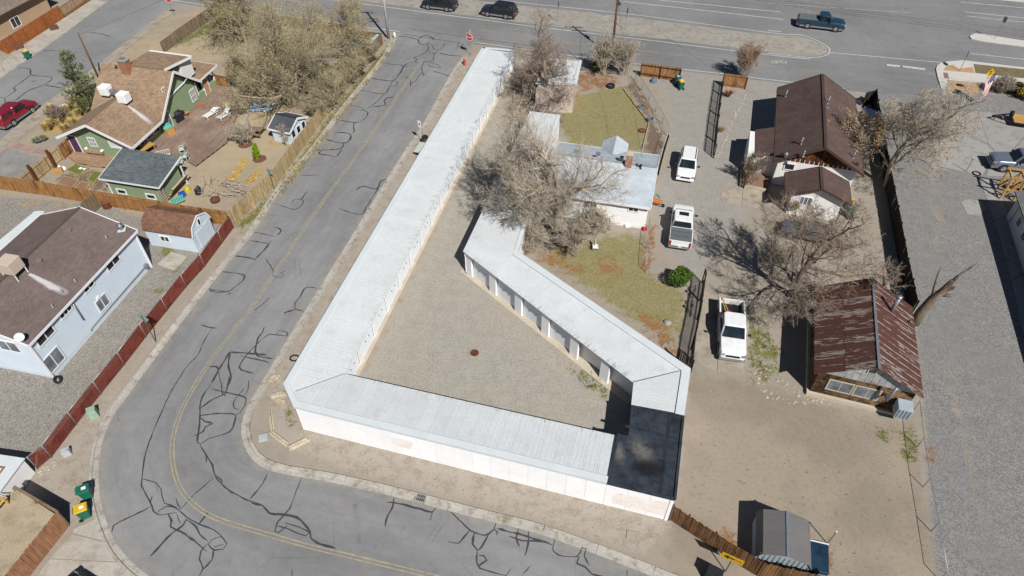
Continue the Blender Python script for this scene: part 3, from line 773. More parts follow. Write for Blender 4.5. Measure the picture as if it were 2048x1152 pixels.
def window(root, c, right, w, h, fmat, gmat, panes=2, n=None, mull=None, name='window', fw=.09, rows=1):
    """c centre on the wall face, right = horizontal direction along the wall; normal points out"""
    r = Vector(right).normalized(); n = n or Vector((r.y, -r.x, 0)); u = UPZ
    b = MB()
    def bar(x0, x1, y0, y1, d=.05):
        q = [c + r * x + u * y for x, y in ((x0, y0), (x1, y0), (x1, y1), (x0, y1))]
        b.add([p + n * .0 for p in q] + [p + n * d for p in q], [(3, 2, 1, 0), (4, 5, 6, 7), (0, 1, 5, 4), (1, 2, 6, 5), (2, 3, 7, 6), (3, 0, 4, 7)])
    bar(-w / 2 - fw, w / 2 + fw, h / 2, h / 2 + fw); bar(-w / 2 - fw, w / 2 + fw, -h / 2 - fw, -h / 2)
    bar(-w / 2 - fw, -w / 2, -h / 2, h / 2); bar(w / 2, w / 2 + fw, -h / 2, h / 2)
    for k in range(1, panes): x = -w / 2 + w * k / panes; bar(x - .03, x + .03, -h / 2, h / 2, .045)
    for k in range(1, rows): y = -h / 2 + h * k / rows; bar(-w / 2, w / 2, y - .025, y + .025, .043)
    o = b.build(name, fmat, root)
    for k in range(panes):
        x0 = -w / 2 + w * k / panes + .01; x1 = -w / 2 + w * (k + 1) / panes - .01; g = MB()
        q = [c + r * x + u * y for x, y in ((x0, -h / 2), (x1, -h / 2), (x1, h / 2), (x0, h / 2))]
        g.add([p - n * .01 for p in q] + [p + n * .02 for p in q], [(3, 2, 1, 0), (4, 5, 6, 7), (0, 1, 5, 4), (1, 2, 6, 5), (2, 3, 7, 6), (3, 0, 4, 7)])
        g.build('pane', gmat, o)
    return o

def door(root, c, right, w, h, mat, fmat, n=None):
    """c = foot centre"""
    r = Vector(right).normalized(); n = n or Vector((r.y, -r.x, 0)); b = MB()
    def bl(m, x0, x1, z0, z1, d):
        q = [c + r * x + UPZ * z for x, z in ((x0, z0), (x1, z0), (x1, z1), (x0, z1))]
        m.add(q + [p + n * d for p in q], [(3, 2, 1, 0), (4, 5, 6, 7), (0, 1, 5, 4), (1, 2, 6, 5), (2, 3, 7, 6), (3, 0, 4, 7)])
    bl(b, -w / 2, w / 2, 0, h, .03); o = b.build('door', mat, root)
    f = MB(); bl(f, -w / 2 - .1, -w / 2, 0, h + .1, .05); bl(f, w / 2, w / 2 + .1, 0, h + .1, .05); bl(f, -w / 2, w / 2, h, h + .1, .05); f.build('frame', fmat, o)
    k = MB(); k.box(c + r * (w * .38) + UPZ * (h * .47) + n * .06, (.06, .06, .06)); k.build('handle', M_steel, o)
    return o

def vent_pipe(root, p, h, r, mat, cap=True, name='vent_pipe'):
    b = MB(); b.cyl(p - UPZ * .2, r, h + .2, 10); b.cyl(p, r * 2.2, .05, 10, r * 1.2)
    if cap: b.cyl(p + UPZ * h, r * 1.8, .06, 10); b.cyl(p + UPZ * (h + .06), r * 1.8, .08, 10, r * .3)
    return b.build(name, mat, root, True)

def lap_siding(root, a, b_, z0, z1, mat, n, exp=.13, name='siding', tops=None):
    """lap boards: overlapping wedges on a wall face, one joined mesh; tops(x) optional height limit"""
    a, b_ = Vector((a[0], a[1], 0)), Vector((b_[0], b_[1], 0)); m = MB(); k = int((z1 - z0) / exp)
    for i in range(k):
        za, zb = z0 + i * exp, z0 + (i + 1) * exp
        p, q = a, b_
        if tops:
            t0, t1 = tops(zb)
            if t1 - t0 < .1: break
            p, q = a.lerp(b_, t0), a.lerp(b_, t1)
        m.quad(p + n * .028 + UPZ * za, q + n * .028 + UPZ * za, q + n * .008 + UPZ * zb, p + n * .008 + UPZ * zb)
        m.quad(p + n * .004 + UPZ * za, q + n * .004 + UPZ * za, q + n * .028 + UPZ * za, p + n * .028 + UPZ * za)
    o = m.build(name, mat, root); o['kind'] = 'stuff'; return o

# ------------------------------------------------------------------ shared materials
M_steel = pm('galvanised_steel', sr(172, 176, 180), .45, .1, 2, .08, 20, spec=.5, metal=.6)
M_dark = pm('black_metal', (.02, .021, .024), .5, .15, 2, .1, 20)
M_glass = glass('window_glass')
M_glassb = glass('pale_glass', (.12, .14, .16), .12)
M_wpaint = pm('white_paint', (.78, .78, .77), .65, .05, .8, .06, 16)
M_roofw = pm('white_roof_metal', (.56, .585, .59), .5, .05, .5, .07, 12, stain=(.49, .50, .49), st=(.55, .8), stsc=.8, spec=.35, perobj=.02)
M_trimw = pm('white_roof_trim', (.56, .60, .61), .5, .05, .8, .05, 14)
M_wallw = pm('white_stucco', (.84, .84, .84), .85, .05, .6, .06, 18, perobj=.02, bump=.15)
M_pinkp = pm('bare_stucco', (.80, .74, .69), .9, .08, 1.4, .1, 14)
M_cream = pm('cream_block', sr(206, 194, 174), .88, .08, 1, .1, 14, bump=.2)
M_doorw = pm('rollup_door', (.70, .73, .76), .5, .05, 1, .05, 14)
M_membrane = pm('black_membrane', sr(58, 66, 76), .62, .22, .7, .12, 12, stain=sr(40, 42, 48), st=(.45, .65), stsc=1.1, spec=.3)
M_dust = pm('roof_dust', sr(132, 128, 122), .85, .25, 1.2, .2, 10)

# ------------------------------------------------------------------ storage building
sto = empty('storage_building', (-2, 35, 0), 0, 'long white ribbed metal roof storage building wrapping around a gravel court', 'building')
def V2(*p): return [Vector((x, y, 0)) for x, y in p]
A, A2, NW, NE, IC = V2((-15.41, 28.03), (-14.33, 26.23), (-3.51, 77.68), (0.24, 77.01), (-11.52, 29.11))
IE, SE_ = V2((6.80, 24.13), (5.70, 20.70)); B1, B2, B3 = V2((7.85, 26.25), (11.14, 25.49), (9.60, 19.63))
RI, AP = V2((8.29, 28.38), (12.27, 29.31)); DW, DO, W3N, W3E = V2((-4.02, 41.74), (0.45, 41.40), (1.88, 63.59), (4.96, 62.46))
ZO, ZI = 2.80, 2.52
def zslope(a, b, za, ia, zi):
    d = (b - a).normalized(); n = Vector((-d.y, d.x, 0)); w = (ia - a).dot(n)
    return lambda p: za + (zi - za) * min(1.2, max(-.2, (p - a).dot(n) / w))
MI = A2.lerp(A, .5)
metal_roof(sto, [A, MI, IC, NE, NW], NW - A, zslope(A, NW, ZO, IC, ZI), M_roofw)
metal_roof(sto, [MI, A2, SE_, IE, IC], SE_ - A2, zslope(A2, SE_, ZO, IC, ZI), M_roofw)
metal_roof(sto, [B1, B2, AP, RI], AP - B2, zslope(B2, AP, ZO, RI, ZI), M_roofw)
metal_roof(sto, [RI, AP, DO, DW], DO - AP, zslope(AP, DO, ZO, DW, ZI), M_roofw)
metal_roof(sto, [DW, DO, W3E, W3N], W3N - DW, zslope(DO, W3E, ZO, DW, ZI), M_roofw)
TRZ = [0]
def trim(a, b_, side, w=.5, z=ZO + .05, h=.07):
    TRZ[0] += 1; z += .004 * (TRZ[0] % 3)
    d = (b_ - a).normalized(); n = Vector((-d.y, d.x, 0)) * side
    m = MB(); m.prism([a - n * .03, b_ - n * .03, b_ + n * w, a + n * w], z - h, z); m.build('roof_trim', M_trimw, sto, bevel=.015)
    m = MB(); m.prism([a - n * .05, b_ - n * .05, b_ - n * .031, a - n * .031], z - .26, z - .004); m.build('fascia', M_trimw, sto)
trim(A, NW, -1, .4); trim(A, A2, 1, .32); trim(A2, SE_, 1, .42); trim(B2, AP, 1, .55); trim(AP, DO, 1, .55); trim(DO, W3E, 1, .3); trim(NW, NE, -1, .3)
m = MB(); m.ribbon([IC + Vector((0, 0, 0)), MI + (IC - MI) * .12], .05, 0)
m.v = [(x, y, ZI + .05 + (ZO - ZI + .0) * ((i % 2))) for i, (x, y, z) in enumerate(m.v)]; m.build('mitre_seam', M_steel, sto)
m = MB(); m.ribbon([RI, AP + (RI - AP) * .14], .05, 0); m.v = [(x, y, ZI + .05 + (ZO - ZI) * .9 * ((i % 2))) for i, (x, y, z) in enumerate(m.v)]; m.build('mitre_seam', M_steel, sto)
# outer walls as panels
def panel_wall(a, b_, z1, w, mat, inset=.05):
    d = (b_ - a); L = d.length; d.normalize(); n = Vector((-d.y, d.x, 0)); k = max(1, round(L / w))
    for i in range(k):
        p, q = a + d * (L * i / k + .006) + n * inset, a + d * (L * (i + 1) / k - .006) + n * inset
        m = MB(); m.prism([p, q, q + n * .16, p + n * .16], 0, z1); m.build('wall_panel', mat, sto)
panel_wall(A, A2, 2.68, 2.2, M_wallw); panel_wall(A2, SE_, 2.68, 1.22, M_wallw); panel_wall(SE_, B3, 2.6, 1.22, M_wallw)
panel_wall(B3, B2, 2.6, 1.5, M_wallw); panel_wall(B2, AP, 2.68, 1.5, M_wallw); panel_wall(AP, DO, 2.68, 2.4, M_wallw); panel_wall(DO, W3E, 2.68, 2.4, M_wallw)
panel_wall(W3E, W3N, 2.4, 1.6, M_pinkp); panel_wall(NE, NW, 2.4, 1.9, M_wallw); panel_wall(NW, A, 2.68, 2.4, M_wallw)
# bare patches in the white coat of the street wall
dS = (SE_ - A2).normalized(); nS = Vector((dS.y, -dS.x, 0))
def patch(pts, mat):
    q = [on_plane(u, v, A2 - nS * .042 + UPZ, nS) for u, v in pts]; m = MB(); m.add(q + [p - nS * .01 for p in q], [tuple(range(len(q)))]); m.build('bare_patch', mat, sto)
patch([(783, 876), (800, 878), (824, 884), (826, 890), (822, 898), (800, 894), (784, 888)], M_pinkp)
dP = (B3 - SE_).normalized(); nS2 = Vector((dP.y, -dP.x, 0)); nS = nS2; A2s = A2; A2 = SE_
patch([(1226, 993), (1240, 986), (1262, 992), (1295, 1001), (1322, 1003), (1346, 1008), (1337, 1034), (1290, 1023), (1250, 1013), (1225, 1006)], M_pinkp)
A2 = A2s
# black membrane roof over the corner office
blk = [B1, B2, B3, SE_, IE, IE + (B1 - IE) * .45]
m = MB(); m.prism([B1, B2, B3, SE_, IE + Vector((0.02, -.01, 0)), IE + Vector((.62, -.1, 0))], 2.55, 2.72); m.build('membrane_roof', M_membrane, sto)
for a, b_ in ((B2, B3), (B3, SE_), (SE_, IE), (B1, B2)):
    m = MB(); m.beam(a + UPZ * 2.76, b_ + UPZ * 2.76, .16, .1); m.build('roof_edge', M_membrane, sto)
for f0, f1 in ((.3, .3), (.62, .62)):
    m = MB(); m.ribbon([B1.lerp(SE_, f0 * .9), B2.lerp(B3, f1)], .22, 2.727); m.build('membrane_lap', pm('membrane_lap%g' % f0, sr(48, 54, 62), .6, .3, 1.5, .2), sto)
m = MB(); m.ribbon([B2.lerp(B1, .25), B3.lerp(SE_, .22)], .2, 2.731); m.build('membrane_lap', pm('membrane_lap', sr(46, 52, 60), .6, .3, 1.5, .2), sto)
def soft_patch(name, c, amt):
    t = NT(name); uv = t.n.new('ShaderNodeUVMap').outputs[0]; ln = t.n.new('ShaderNodeVectorMath'); ln.operation = 'LENGTH'; t.link(uv, ln.inputs[0])
    a = t.remap(t.math('ADD', t.math('MULTIPLY', ln.outputs['Value'], -1.0), t.math('MULTIPLY', t.noise(2.6, 4, .7), 1.1)), -.4, .35, 0, amt); t.link(a, t.b.inputs['Alpha']); return t.fin(t.scalec(c, t.remap(t.noise(9, 2), .3, .7, .8, 1.2)), .9, .1)
def soft_disc(root, c, rx, ry, rz, z, mat):
    m = MB(); n = 24; e = Vector((math.cos(rz), math.sin(rz), 0)); f = Vector((-e.y, e.x, 0)); c = Vector((c.x, c.y, z))
    ring = [c + e * (rx * math.cos(2 * math.pi * k / n)) + f * (ry * math.sin(2 * math.pi * k / n)) for k in range(n)]
    m.add([c] + ring, [(0, 1 + k, 1 + (k + 1) % n) for k in range(n)], [[(0, 0), (math.cos(2 * math.pi * k / n), math.sin(2 * math.pi * k / n)), (math.cos(2 * math.pi * (k + 1) / n), math.sin(2 * math.pi * (k + 1) / n))] for k in range(n)])
    return m.build('dust_patch', mat, root)
M_dust = soft_patch('roof_dust', sr(140, 138, 134), .6); M_soot = soft_patch('roof_soot', sr(40, 38, 40), .7)
soft_disc(sto, G(1285, 905, 2.72), .8, 1.7, .45, 2.735, M_dust); soft_disc(sto, G(1296, 935, 2.72), 1.4, .8, 0, 2.739, M_soot); soft_disc(sto, G(1238, 905, 2.72), .5, 1.0, 0, 2.743, M_dust)
m = MB(); m.prism([SE_ + Vector((.2, .2, 0)), B3 + Vector((-.2, .2, 0)), B2 + Vector((-.2, 0, 0)), B1 + Vector((.4, 0, 0)), IE + Vector((.6, -.1, 0))], 0, 2.54); m.build('office_wall', M_wallw, sto)
# inner faces: piers, roll-up doors, apron
def bays(a, b_, nb, over, zt, pier_w, pier_d, skip=(), dcol=M_doorw, apron=.5):
    d = (b_ - a); L = d.length; d.normalize(); n = Vector((d.y, -d.x, 0))      # n points into the court
    A_ = a - n * over; w = L / nb
    m = MB(); m.prism([A_ - n * .3, A_ + d * L - n * .3, A_ + d * L - n * .42, A_ - n * .42], 0, zt); m.build('inner_wall', M_wallw, sto)
    m = MB(); m.prism([A_, A_ + d * L, A_ + d * L - n * .15, A_ - n * .15], zt - .35, zt); m.build('door_header', M_wallw, sto)
    m = MB(); m.prism([A_ + n * apron, A_ + d * L + n * apron, A_ + d * L - n * .2, A_ - n * .2], -.05, .05); m.build('apron', M_cream, sto)
    for i in range(nb):
        p = A_ + d * (w * i); m = MB(); m.prism([p, p + d * pier_w, p + d * pier_w + n * pier_d, p + n * pier_d][::-1], 0, zt - .02); m.build('pier', M_wallw, sto, bevel=.02)
        if i in skip: continue
        x0, x1 = w * i + pier_w, w * (i + 1); m = MB(); k = 9
        for j in range(k):
            z0, z1 = (zt - .35) * j / k, (zt - .35) * (j + 1) / k; q0, q1 = A_ + d * x0 - n * .045, A_ + d * x1 - n * .045
            m.quad(q0 + UPZ * z0 + n * .03, q1 + UPZ * z0 + n * .03, q1 + UPZ * z1, q0 + UPZ * z1); m.quad(q0 + UPZ * z1, q1 + UPZ * z1, q1 + UPZ * z1 + n * .03, q0 + UPZ * z1 + n * .03)
        dr = m.build('rollup_door', dcol, sto)
        for f in (.35, .65):
            m = MB(); m.box(A_ + d * (x0 + (x1 - x0) * f) - n * .0 + UPZ * 1.15, (.08, .08, .1)); m.build('handle', M_steel, dr)
bays(IC, NE, 18, .42, 2.35, .62, .05, apron=.3)
bays(DW, RI, 6, .35, 2.35, .8, .2, skip=(4, 5))
bays(W3N, DW, 8, .1, 2.35, .6, .05)
# dark open bay floor and back
dd = (RI - DW).normalized(); nn_ = Vector((dd.y, -dd.x, 0)); L = (RI - DW).length
m = MB(); p0 = DW + dd * (L * .6) - nn_ * 3.0; p1 = RI - nn_ * 2.4; m.prism([p0, p1, p1 - nn_ * .1, p0 - nn_ * .1], 0, 2.4); m.build('back_wall', M_wallw, sto)

# drip stains above the court eaves
def eave_stains(a, b_, n, seed):
    rnd = random.Random(seed); d = (b_ - a); L = d.length; d.normalize(); nn = Vector((-d.y, d.x, 0)); m = MB()
    for k in range(n):
        x = rnd.random() * L; ln = rnd.uniform(.1, .55) * rnd.random() + .08; w = rnd.uniform(.01, .025); p = a + d * x + nn * .02; sl = (ZO - ZI) / 3.7
        q = p + nn * ln + d * rnd.gauss(0, .01); m.quad(*[Vector((v.x, v.y, z + .026)) for v, z in ((p - d * w, ZI), (p + d * w, ZI), (q + d * w * .3, ZI + ln * sl), (q - d * w * .3, ZI + ln * sl))])
    m.build('drip_stains', pm('drip_stain%d' % seed, (.42, .42, .40), .8), sto, kind='stuff')
eave_stains(IC, NE, 260, 1); eave_stains(DW, RI, 90, 2); eave_stains(IE, IC, 60, 3)
# north storage shed with its own white roof
nsh = empty('block_shed', (6, 70, 0), 0, 'small block shed with flat white roof below the bare tree by the frontage road', 'shed')
F4 = Frame((8.06, 74.12), (.98, -.16))
poly = [F4(-3.9, 0), F4(0, 0), F4(-.1, -5.6), F4(-4.6, -5.9)]
metal_roof(nsh, poly, F4.e2, lambda p: 2.9 + .02 * F4.inv(p)[1], M_roofw)
m = MB(); m.prism([F4(-3.7, -.2), F4(-.25, -.2), F4(-.3, -6.6), F4(-4.4, -6.9)][::-1], 0, 2.6); m.build('wall', pm('pink_stucco', sr(228, 212, 200), .9, .12, .8, .1, 12, stain=sr(206, 184, 170), st=(.45, .65), bump=.3), nsh)
m = MB(); m.beam(F4(-.2, 0, 2.96), F4(-.3, -5.6, 2.86), .3, .05); m.build('roof_trim', M_trimw, nsh)

# ------------------------------------------------------------------ houses
def gable_house(root, F, p0, p1, q0, q1, eave, ridge, over, wmat, rmat, fmat, along='q', ends=(True, True), t=.1, base=0.0, gable_mat=None, oe=None):
    """walls p0..p1 x q0..q1 in frame F; ridge along q (or p); over = eave overhang, oe = gable overhang"""
    oe = over if oe is None else oe
    if along == 'q':
        W = (p1 - p0) / 2; mid = (p0 + p1) / 2; P = lambda a, c, z: F(mid + a, c, z); c0, c1 = q0, q1; ax = F.e1
    else:
        W = (q1 - q0) / 2; mid = (q0 + q1) / 2; P = lambda a, c, z: F(c, mid + a, z); c0, c1 = p0, p1; ax = F.e2
    s = (ridge - eave) / (W + over); zw = ridge - s * W
    m = MB(); m.prism([P(-W, c0, 0), P(W, c0, 0), P(W, c1, 0), P(-W, c1, 0)], base, zw - .12); m.build('wall', wmat, root)
    g = MB()
    for c, o_ in ((c0, 1), (c1, -1)):
        g = MB(); q = [P(-W, c, zw - .12), P(W, c, zw - .12), P(0, c, ridge - .14)]; q2 = [P(-W, c + .15 * o_, zw - .12), P(W, c + .15 * o_, zw - .12), P(0, c + .15 * o_, ridge - .14)]
        g.add(q + q2, [(0, 1, 2), (5, 4, 3), (0, 3, 4, 1), (1, 4, 5, 2), (2, 5, 3, 0)]); g.build('gable_wall', gable_mat or wmat, root)
    out = []
    for sg in (-1, 1):
        m = MB(); m.plate([P(sg * (W + over), c0 - oe, eave), P(sg * (W + over), c1 + oe, eave), P(0, c1 + oe, ridge), P(0, c0 - oe, ridge)], t, ax)
        out.append(m.build('roof', rmat, root))
        m = MB(); e0, e1 = P(sg * (W + over + .015), c0 - oe, eave - .09), P(sg * (W + over + .015), c1 + oe, eave - .09); m.beam(e0, e1, .05, .2)
        for c in (c0 - oe - .015, c1 + oe + .015): m.beam(P(sg * (W + over), c, eave - .06), P(0, c, ridge - .06), .05, .22)
        m.build('fascia', fmat, root)
    rb = MB(); rb.beam(P(0, c0 - oe, ridge + .012), P(0, c1 + oe, ridge + .012), .26, .03); rb.build('ridge_cap', rmat, root)
    return P, zw, out

# ---- white house at the left
whs = empty('white_house', (-34.5, 37, 0), 0, 'two storey white sided house with brown shingle roof and rooftop cooler', 'house')
Fw = Frame((-33.31, 30.36), (.976, -.2167))
M_brown = shingle('brown_shingle', sr(132, 117, 112), sr(120, 105, 101))
M_bluewhite = pm('white_siding', (.55, .625, .69), .7, .04, .8, .04, 14)
M_ftrim = pm('white_trim', (.74, .75, .76), .6, .05, 1, .05, 16)
P, zw, rf = gable_house(whs, Fw, -8.76, -.26, .25, 12.4, 4.0, 5.6, .28, M_bluewhite, M_brown, M_ftrim, 'q', oe=.2)
nE = Fw.e2; a, b_ = Fw(-.26, .25), Fw(-.26, 12.4); lap_siding(whs, a, b_, .35, 3.9, M_bluewhite, nE, .17)
nSo = -Fw.e1; a, b_ = Fw(-8.76, .25), Fw(-.26, .25); lap_siding(whs, a, b_, .3, 3.9, M_bluewhite, nSo, .17)
for u, v, w, h, k in ((88.5, 669, 1.5, .9, 2), (130, 622, 1.1, .55, 3), (176, 571, 1.0, .6, 2), (224, 522, 1.4, .9, 2), (107, 720, 1.5, 1.3, 2), (205, 605, 1.1, 1.0, 2)):
    window(whs, on_plane(u, v, Fw(-.26, 5) + nE * .03, nE), Fw.e1, w, h, M_ftrim, M_glass if v > 0 and h < 1 else M_glassb, k, nE)
window(whs, on_plane(17, 692, Fw(-5, .25) + nSo * .03, nSo), Fw.e2, 1.6, 1.0, M_ftrim, M_glassb, 2, nSo)
for f in (Fw(-.2, .2), Fw(-.2, 12.45)): m = MB(); m.box(f + UPZ * 1.95, (.12, .12, 3.9), math.atan2(Fw.e2.y, Fw.e2.x)); m.build('corner_trim', M_ftrim, whs)
# utility pipes on the wall
m = MB(); m.tube([Fw(-.14, 4.6, .45), Fw(-.14, 4.7, .62), Fw(-.14, 12.0, .62), Fw(-.14, 12.1, .1)], .035, 6); m.build('gas_pipe', M_steel, whs, True)
m = MB(); m.tube([Fw(-.12, 4.55, 3.5), Fw(-.12, 4.55, 1.75)], .05, 8); m.build('conduit', M_steel, whs, True)
m = MB(); m.box(Fw(-.16, 11.9, .6), (.28, .34, .42), math.atan2(Fw.e2.y, Fw.e2.x)); m.build('gas_meter', M_steel, whs, bevel=.03)
m = MB(); m.box(Fw(-.2, 6.6, 2.1), (.15, .25, .22), math.atan2(Fw.e2.y, Fw.e2.x)); m.build('wall_vent', M_ftrim, whs)
m = MB(); mc = Fw(-4.9, .12, 1.3); m.box(mc, (.5, .24, .75), math.atan2(Fw.e2.y, Fw.e2.x)); m.build('electric_meter', M_ftrim, whs, bevel=.03)
sl = (5.6 - 4.0) / 4.53
def roof_z(q): return 4.0 + sl * (-q) if q > -4.52 else 5.6 - sl * (-q - 4.52)
def on_roof(u, v, F, p, sgn):   # point of a roof slope seen at a pixel, slope falling along +e2 from ridge at p
    n = (F.e2 * sl + UPZ).normalized(); return on_plane(u, v, F(0, 0, 4.0), n)
nR = (Fw.e2 * sl + UPZ).normalized()
for u, v, h, r in ((213, 476, .25, .06), (151, 563, .25, .06), (124, 584, .25, .06), (106, 614, .25, .06)): vent_pipe(whs, on_plane(u, v, Fw(0, 0, 4.0), nR), h, r, M_steel, False)
c = on_plane(244, 460, Fw(0, 0, 4), nR); m = MB(); m.cyl(c, .16, .35, 14); m.cyl(c + UPZ * .35, .24, .22, 14); m.cyl(c + UPZ * .57, .24, .08, 14, .05); m.build('turbine_vent', M_steel, whs, True)
m = MB(); m.box(c + UPZ * .05, (.6, .6, .05), .3, M=None); m.build('vent_flashing', M_trimw, whs)
M_bvent = pm('brown_vent', sr(150, 118, 106), .7)
for u, v in ((139, 461), (79, 521)):
    c = on_plane(u, v, Fw(0, 0, 4), nR); m = MB(); m.box(c + UPZ * .06, (.38, .32, .12), .3); m.build('box_vent', M_bvent, whs, bevel=.02)
# rooftop cooler: beige cube on legs
M_beige = pm('beige_metal', sr(212, 196, 178), .6, .05, 1.2, .05, 14)
c = on_plane(33, 548, Fw(-3, 5, 4 + sl * 3) + UPZ * 0, nR); ck = empty('swamp_cooler', c, 0, 'beige evaporative cooler box on legs on brown roof', 'cooler')
rzw = math.atan2(Fw.e2.y, Fw.e2.x)
m = MB(); m.box(c + UPZ * .95, (1.15, 1.15, 1.0), rzw); m.build('cabinet', M_beige, ck, bevel=.03)
m = MB(); m.box(c + UPZ * .42, (1.05, 1.05, .08), rzw); m.build('pan', M_dark, ck)
for i in (-1, 1):
    for j in (-1, 1):
        q = c + Fw.e2 * (.5 * i) + Fw.e1 * (.5 * j); m = MB(); m.beam(q + UPZ * (-.35 * i - .1), q + UPZ * .48, .06, .06); m.build('leg', M_ftrim, ck)
# limescale runoff below coolers
M_lime = None
def lime(name, c1):
    t = NT(name); uv = t.n.new('ShaderNodeUVMap').outputs[0]; sx = t.n.new('ShaderNodeSeparateXYZ'); t.link(uv, sx.inputs[0])
    ed = t.math('MULTIPLY', t.remap(t.math('ABSOLUTE', t.math('SUBTRACT', sx.outputs[0], .5)), .5, .1), t.remap(sx.outputs[1], 3.8, 2.0, .0, 1))
    a = t.remap(t.math('MULTIPLY', ed, t.math('ADD', .45, t.noise(9, 3, .7, t.mapping((1, 1, 1))))), .2, .75, 0, .75)
    t.link(a, t.b.inputs['Alpha']); return t.fin(c1, .9, .1)
M_lime = lime('limescale', (.62, .6, .6))
def runoff(root, pix, F0, n, w):
    pts = [on_plane(u, v, F0 + n * .012, n) for u, v in pix]; m = MB(); L = []; Rr = []; d = (pts[-1] - pts[0]).normalized(); s_ = d.cross(n).normalized(); us = [0]
    for i, p in enumerate(pts):
        ww = w * (.35 + .65 * i / (len(pts) - 1)); L.append(p + s_ * ww); Rr.append(p - s_ * ww)
        if i: us.append(us[-1] + (pts[i] - pts[i - 1]).length)
    k = len(pts); m.add(L + Rr, [(i, k + i, k + i + 1, i + 1) for i in range(k - 1)], [[(1, us[i]), (0, us[i]), (0, us[i + 1]), (1, us[i + 1])] for i in range(k - 1)])
    m.build('limescale_stain', M_lime, root)
runoff(whs, [(58, 548), (80, 560), (105, 574), (135, 588)], Fw(0, 0, 4), nR, .55)
# dish
c = on_plane(46, 683, Fw(0, 0, 4), nR); m = MB(); m.tube([c, c + UPZ * .35, c + Vector((.15, -.15, .55))], .025, 6); dq = Vector((.5, -.75, .45)).normalized()
for k in range(4):
    r1 = .1 + .07 * k; m.disc(c + Vector((.12, -.12, .62)) + dq * (.02 * k * k * .4), r1, 18, dq)
m.build('satellite_dish', M_trimw, whs)
# awning on the far side
aw = [(70, 422), (90, 422), (0, 506), (-25, 500)]
m = MB(); q = GG(aw, 2.9); metal_roof(whs, q, Fw.e1, lambda p: 2.9, M_trimw, 1.0, .25, part='awning_sheet')
for u, v in ((66, 424), (4, 482)): p = G(u, v, 2.85); m = MB(); m.box((p.x, p.y, 1.4), (.1, .1, 2.8)); m.build('post', M_ftrim, whs)
m = MB(); m.prism([Fw(.1, 12.8), Fw(2.0, 12.4), Fw(2.1, 14.2), Fw(.4, 14.5)], -.02, .06); m.build('landing', M_slab, whs)

# ---- gambrel barn shed
bsh = empty('barn_shed', (-29.5, 46, 0), 0, 'white gambrel garden shed with brown shingle roof beside red fence', 'shed')
Fb = Frame((-31.89, 45.38), (.976, -.216)); M_brown2 = shingle('russet_shingle', sr(148, 110, 89), sr(114, 87, 74), .3, .14)
prof = [(-.08, 1.75), (.32, 2.6), (1.38, 3.1), (2.44, 2.6), (2.84, 1.75)]
m = MB(); m.prism([Fb(0, 0), Fb(4.62, 0), Fb(4.62, 2.76), Fb(0, 2.76)], 0, 1.75); m.build('wall', M_bluewhite, bsh)
g = MB()
for p, s_ in ((.02, 1), (4.60, -1)):
    q = [Fb(p, y, z - .03) for y, z in prof]; q2 = [Fb(p + .1 * s_, y, z - .03) for y, z in prof]; g.add(q + q2, [(0, 1, 2, 3, 4), (9, 8, 7, 6, 5)])
g.build('gable_wall', M_bluewhite, bsh)
for i in range(4):
    (y0, z0), (y1, z1) = prof[i], prof[i + 1]; m = MB(); m.plate([Fb(-.12, y0, z0), Fb(4.66, y0, z0), Fb(4.66, y1, z1), Fb(-.12, y1, z1)], .06, Fb.e2); m.build('roof', M_brown2, bsh)
    m = MB(); m.beam(Fb(4.69, y0, z0 - .05), Fb(4.69, y1, z1 - .05), .05, .12); m.build('fascia', M_ftrim, bsh)
window(bsh, Fb(1.75, -.0, 1.05), Fb.e2, .75, .5, M_ftrim, M_glass, 2, -Fb.e1); window(bsh, Fb(4.64, 1.38, 2.35), Fb.e1, .3, .55, M_ftrim, M_glass, 1, Fb.e2)
m = MB(); m.box(Fb(4.64, 1.38, .9), (.06, 1.6, 1.7), math.atan2(Fb.e2.y, Fb.e2.x)); m.build('door', M_bluewhite, bsh)

# ---- green house
grh = empty('green_house', (-39.5, 64, 0), 0, 'sage green craftsman house with tan shingle gables beside wooden deck', 'house')
Fg = Frame((-35.49, 66.56), (.975, -.22))
M_tan = shingle('tan_shingle', sr(174, 149, 123), sr(150, 126, 104), .34, .15)
M_green = pm('sage_paint', sr(134, 152, 120, 1.05), .75, .05, .7, .05, 12)
M_wt = pm('house_trim', (.72, .72, .71), .6, .05, 1, .05, 14)
def plate(root, pts, mat, ax, t=.12, name='roof'): m = MB(); m.plate(pts, t, ax); return m.build(name, mat, root)
zs = lambda q: 5.5 - (5.5 - 2.1) / 4.1 * abs(q)
plate(grh, [Fg(-8.5, 0, 5.5), Fg(0, 0, 5.5), Fg(0, -4.1, 2.1), Fg(-8.5, -4.1, 2.1)], M_tan, Fg.e2)
plate(grh, [Fg(-8.5, 0, 5.5), Fg(0, 0, 5.5), Fg(0, 3.7, zs(3.7)), Fg(-8.5, 3.7, zs(3.7))], M_tan, Fg.e2)
# wing roof
wz = lambda p: 4.1 - 2.0 / 4.3 * abs(p + 4.28)
plate(grh, [Fg(-4.28, -9.35, 4.1), Fg(-4.28, -1.69, 4.1), Fg(.02, -4.1, 2.1), Fg(.02, -9.35, 2.1)], M_tan, Fg.e1)
plate(grh, [Fg(-4.28, -9.35, 4.1), Fg(-4.28, -1.69, 4.1), Fg(-8.58, -4.1, 2.1), Fg(-8.58, -9.35, 2.1)], M_tan, Fg.e1)
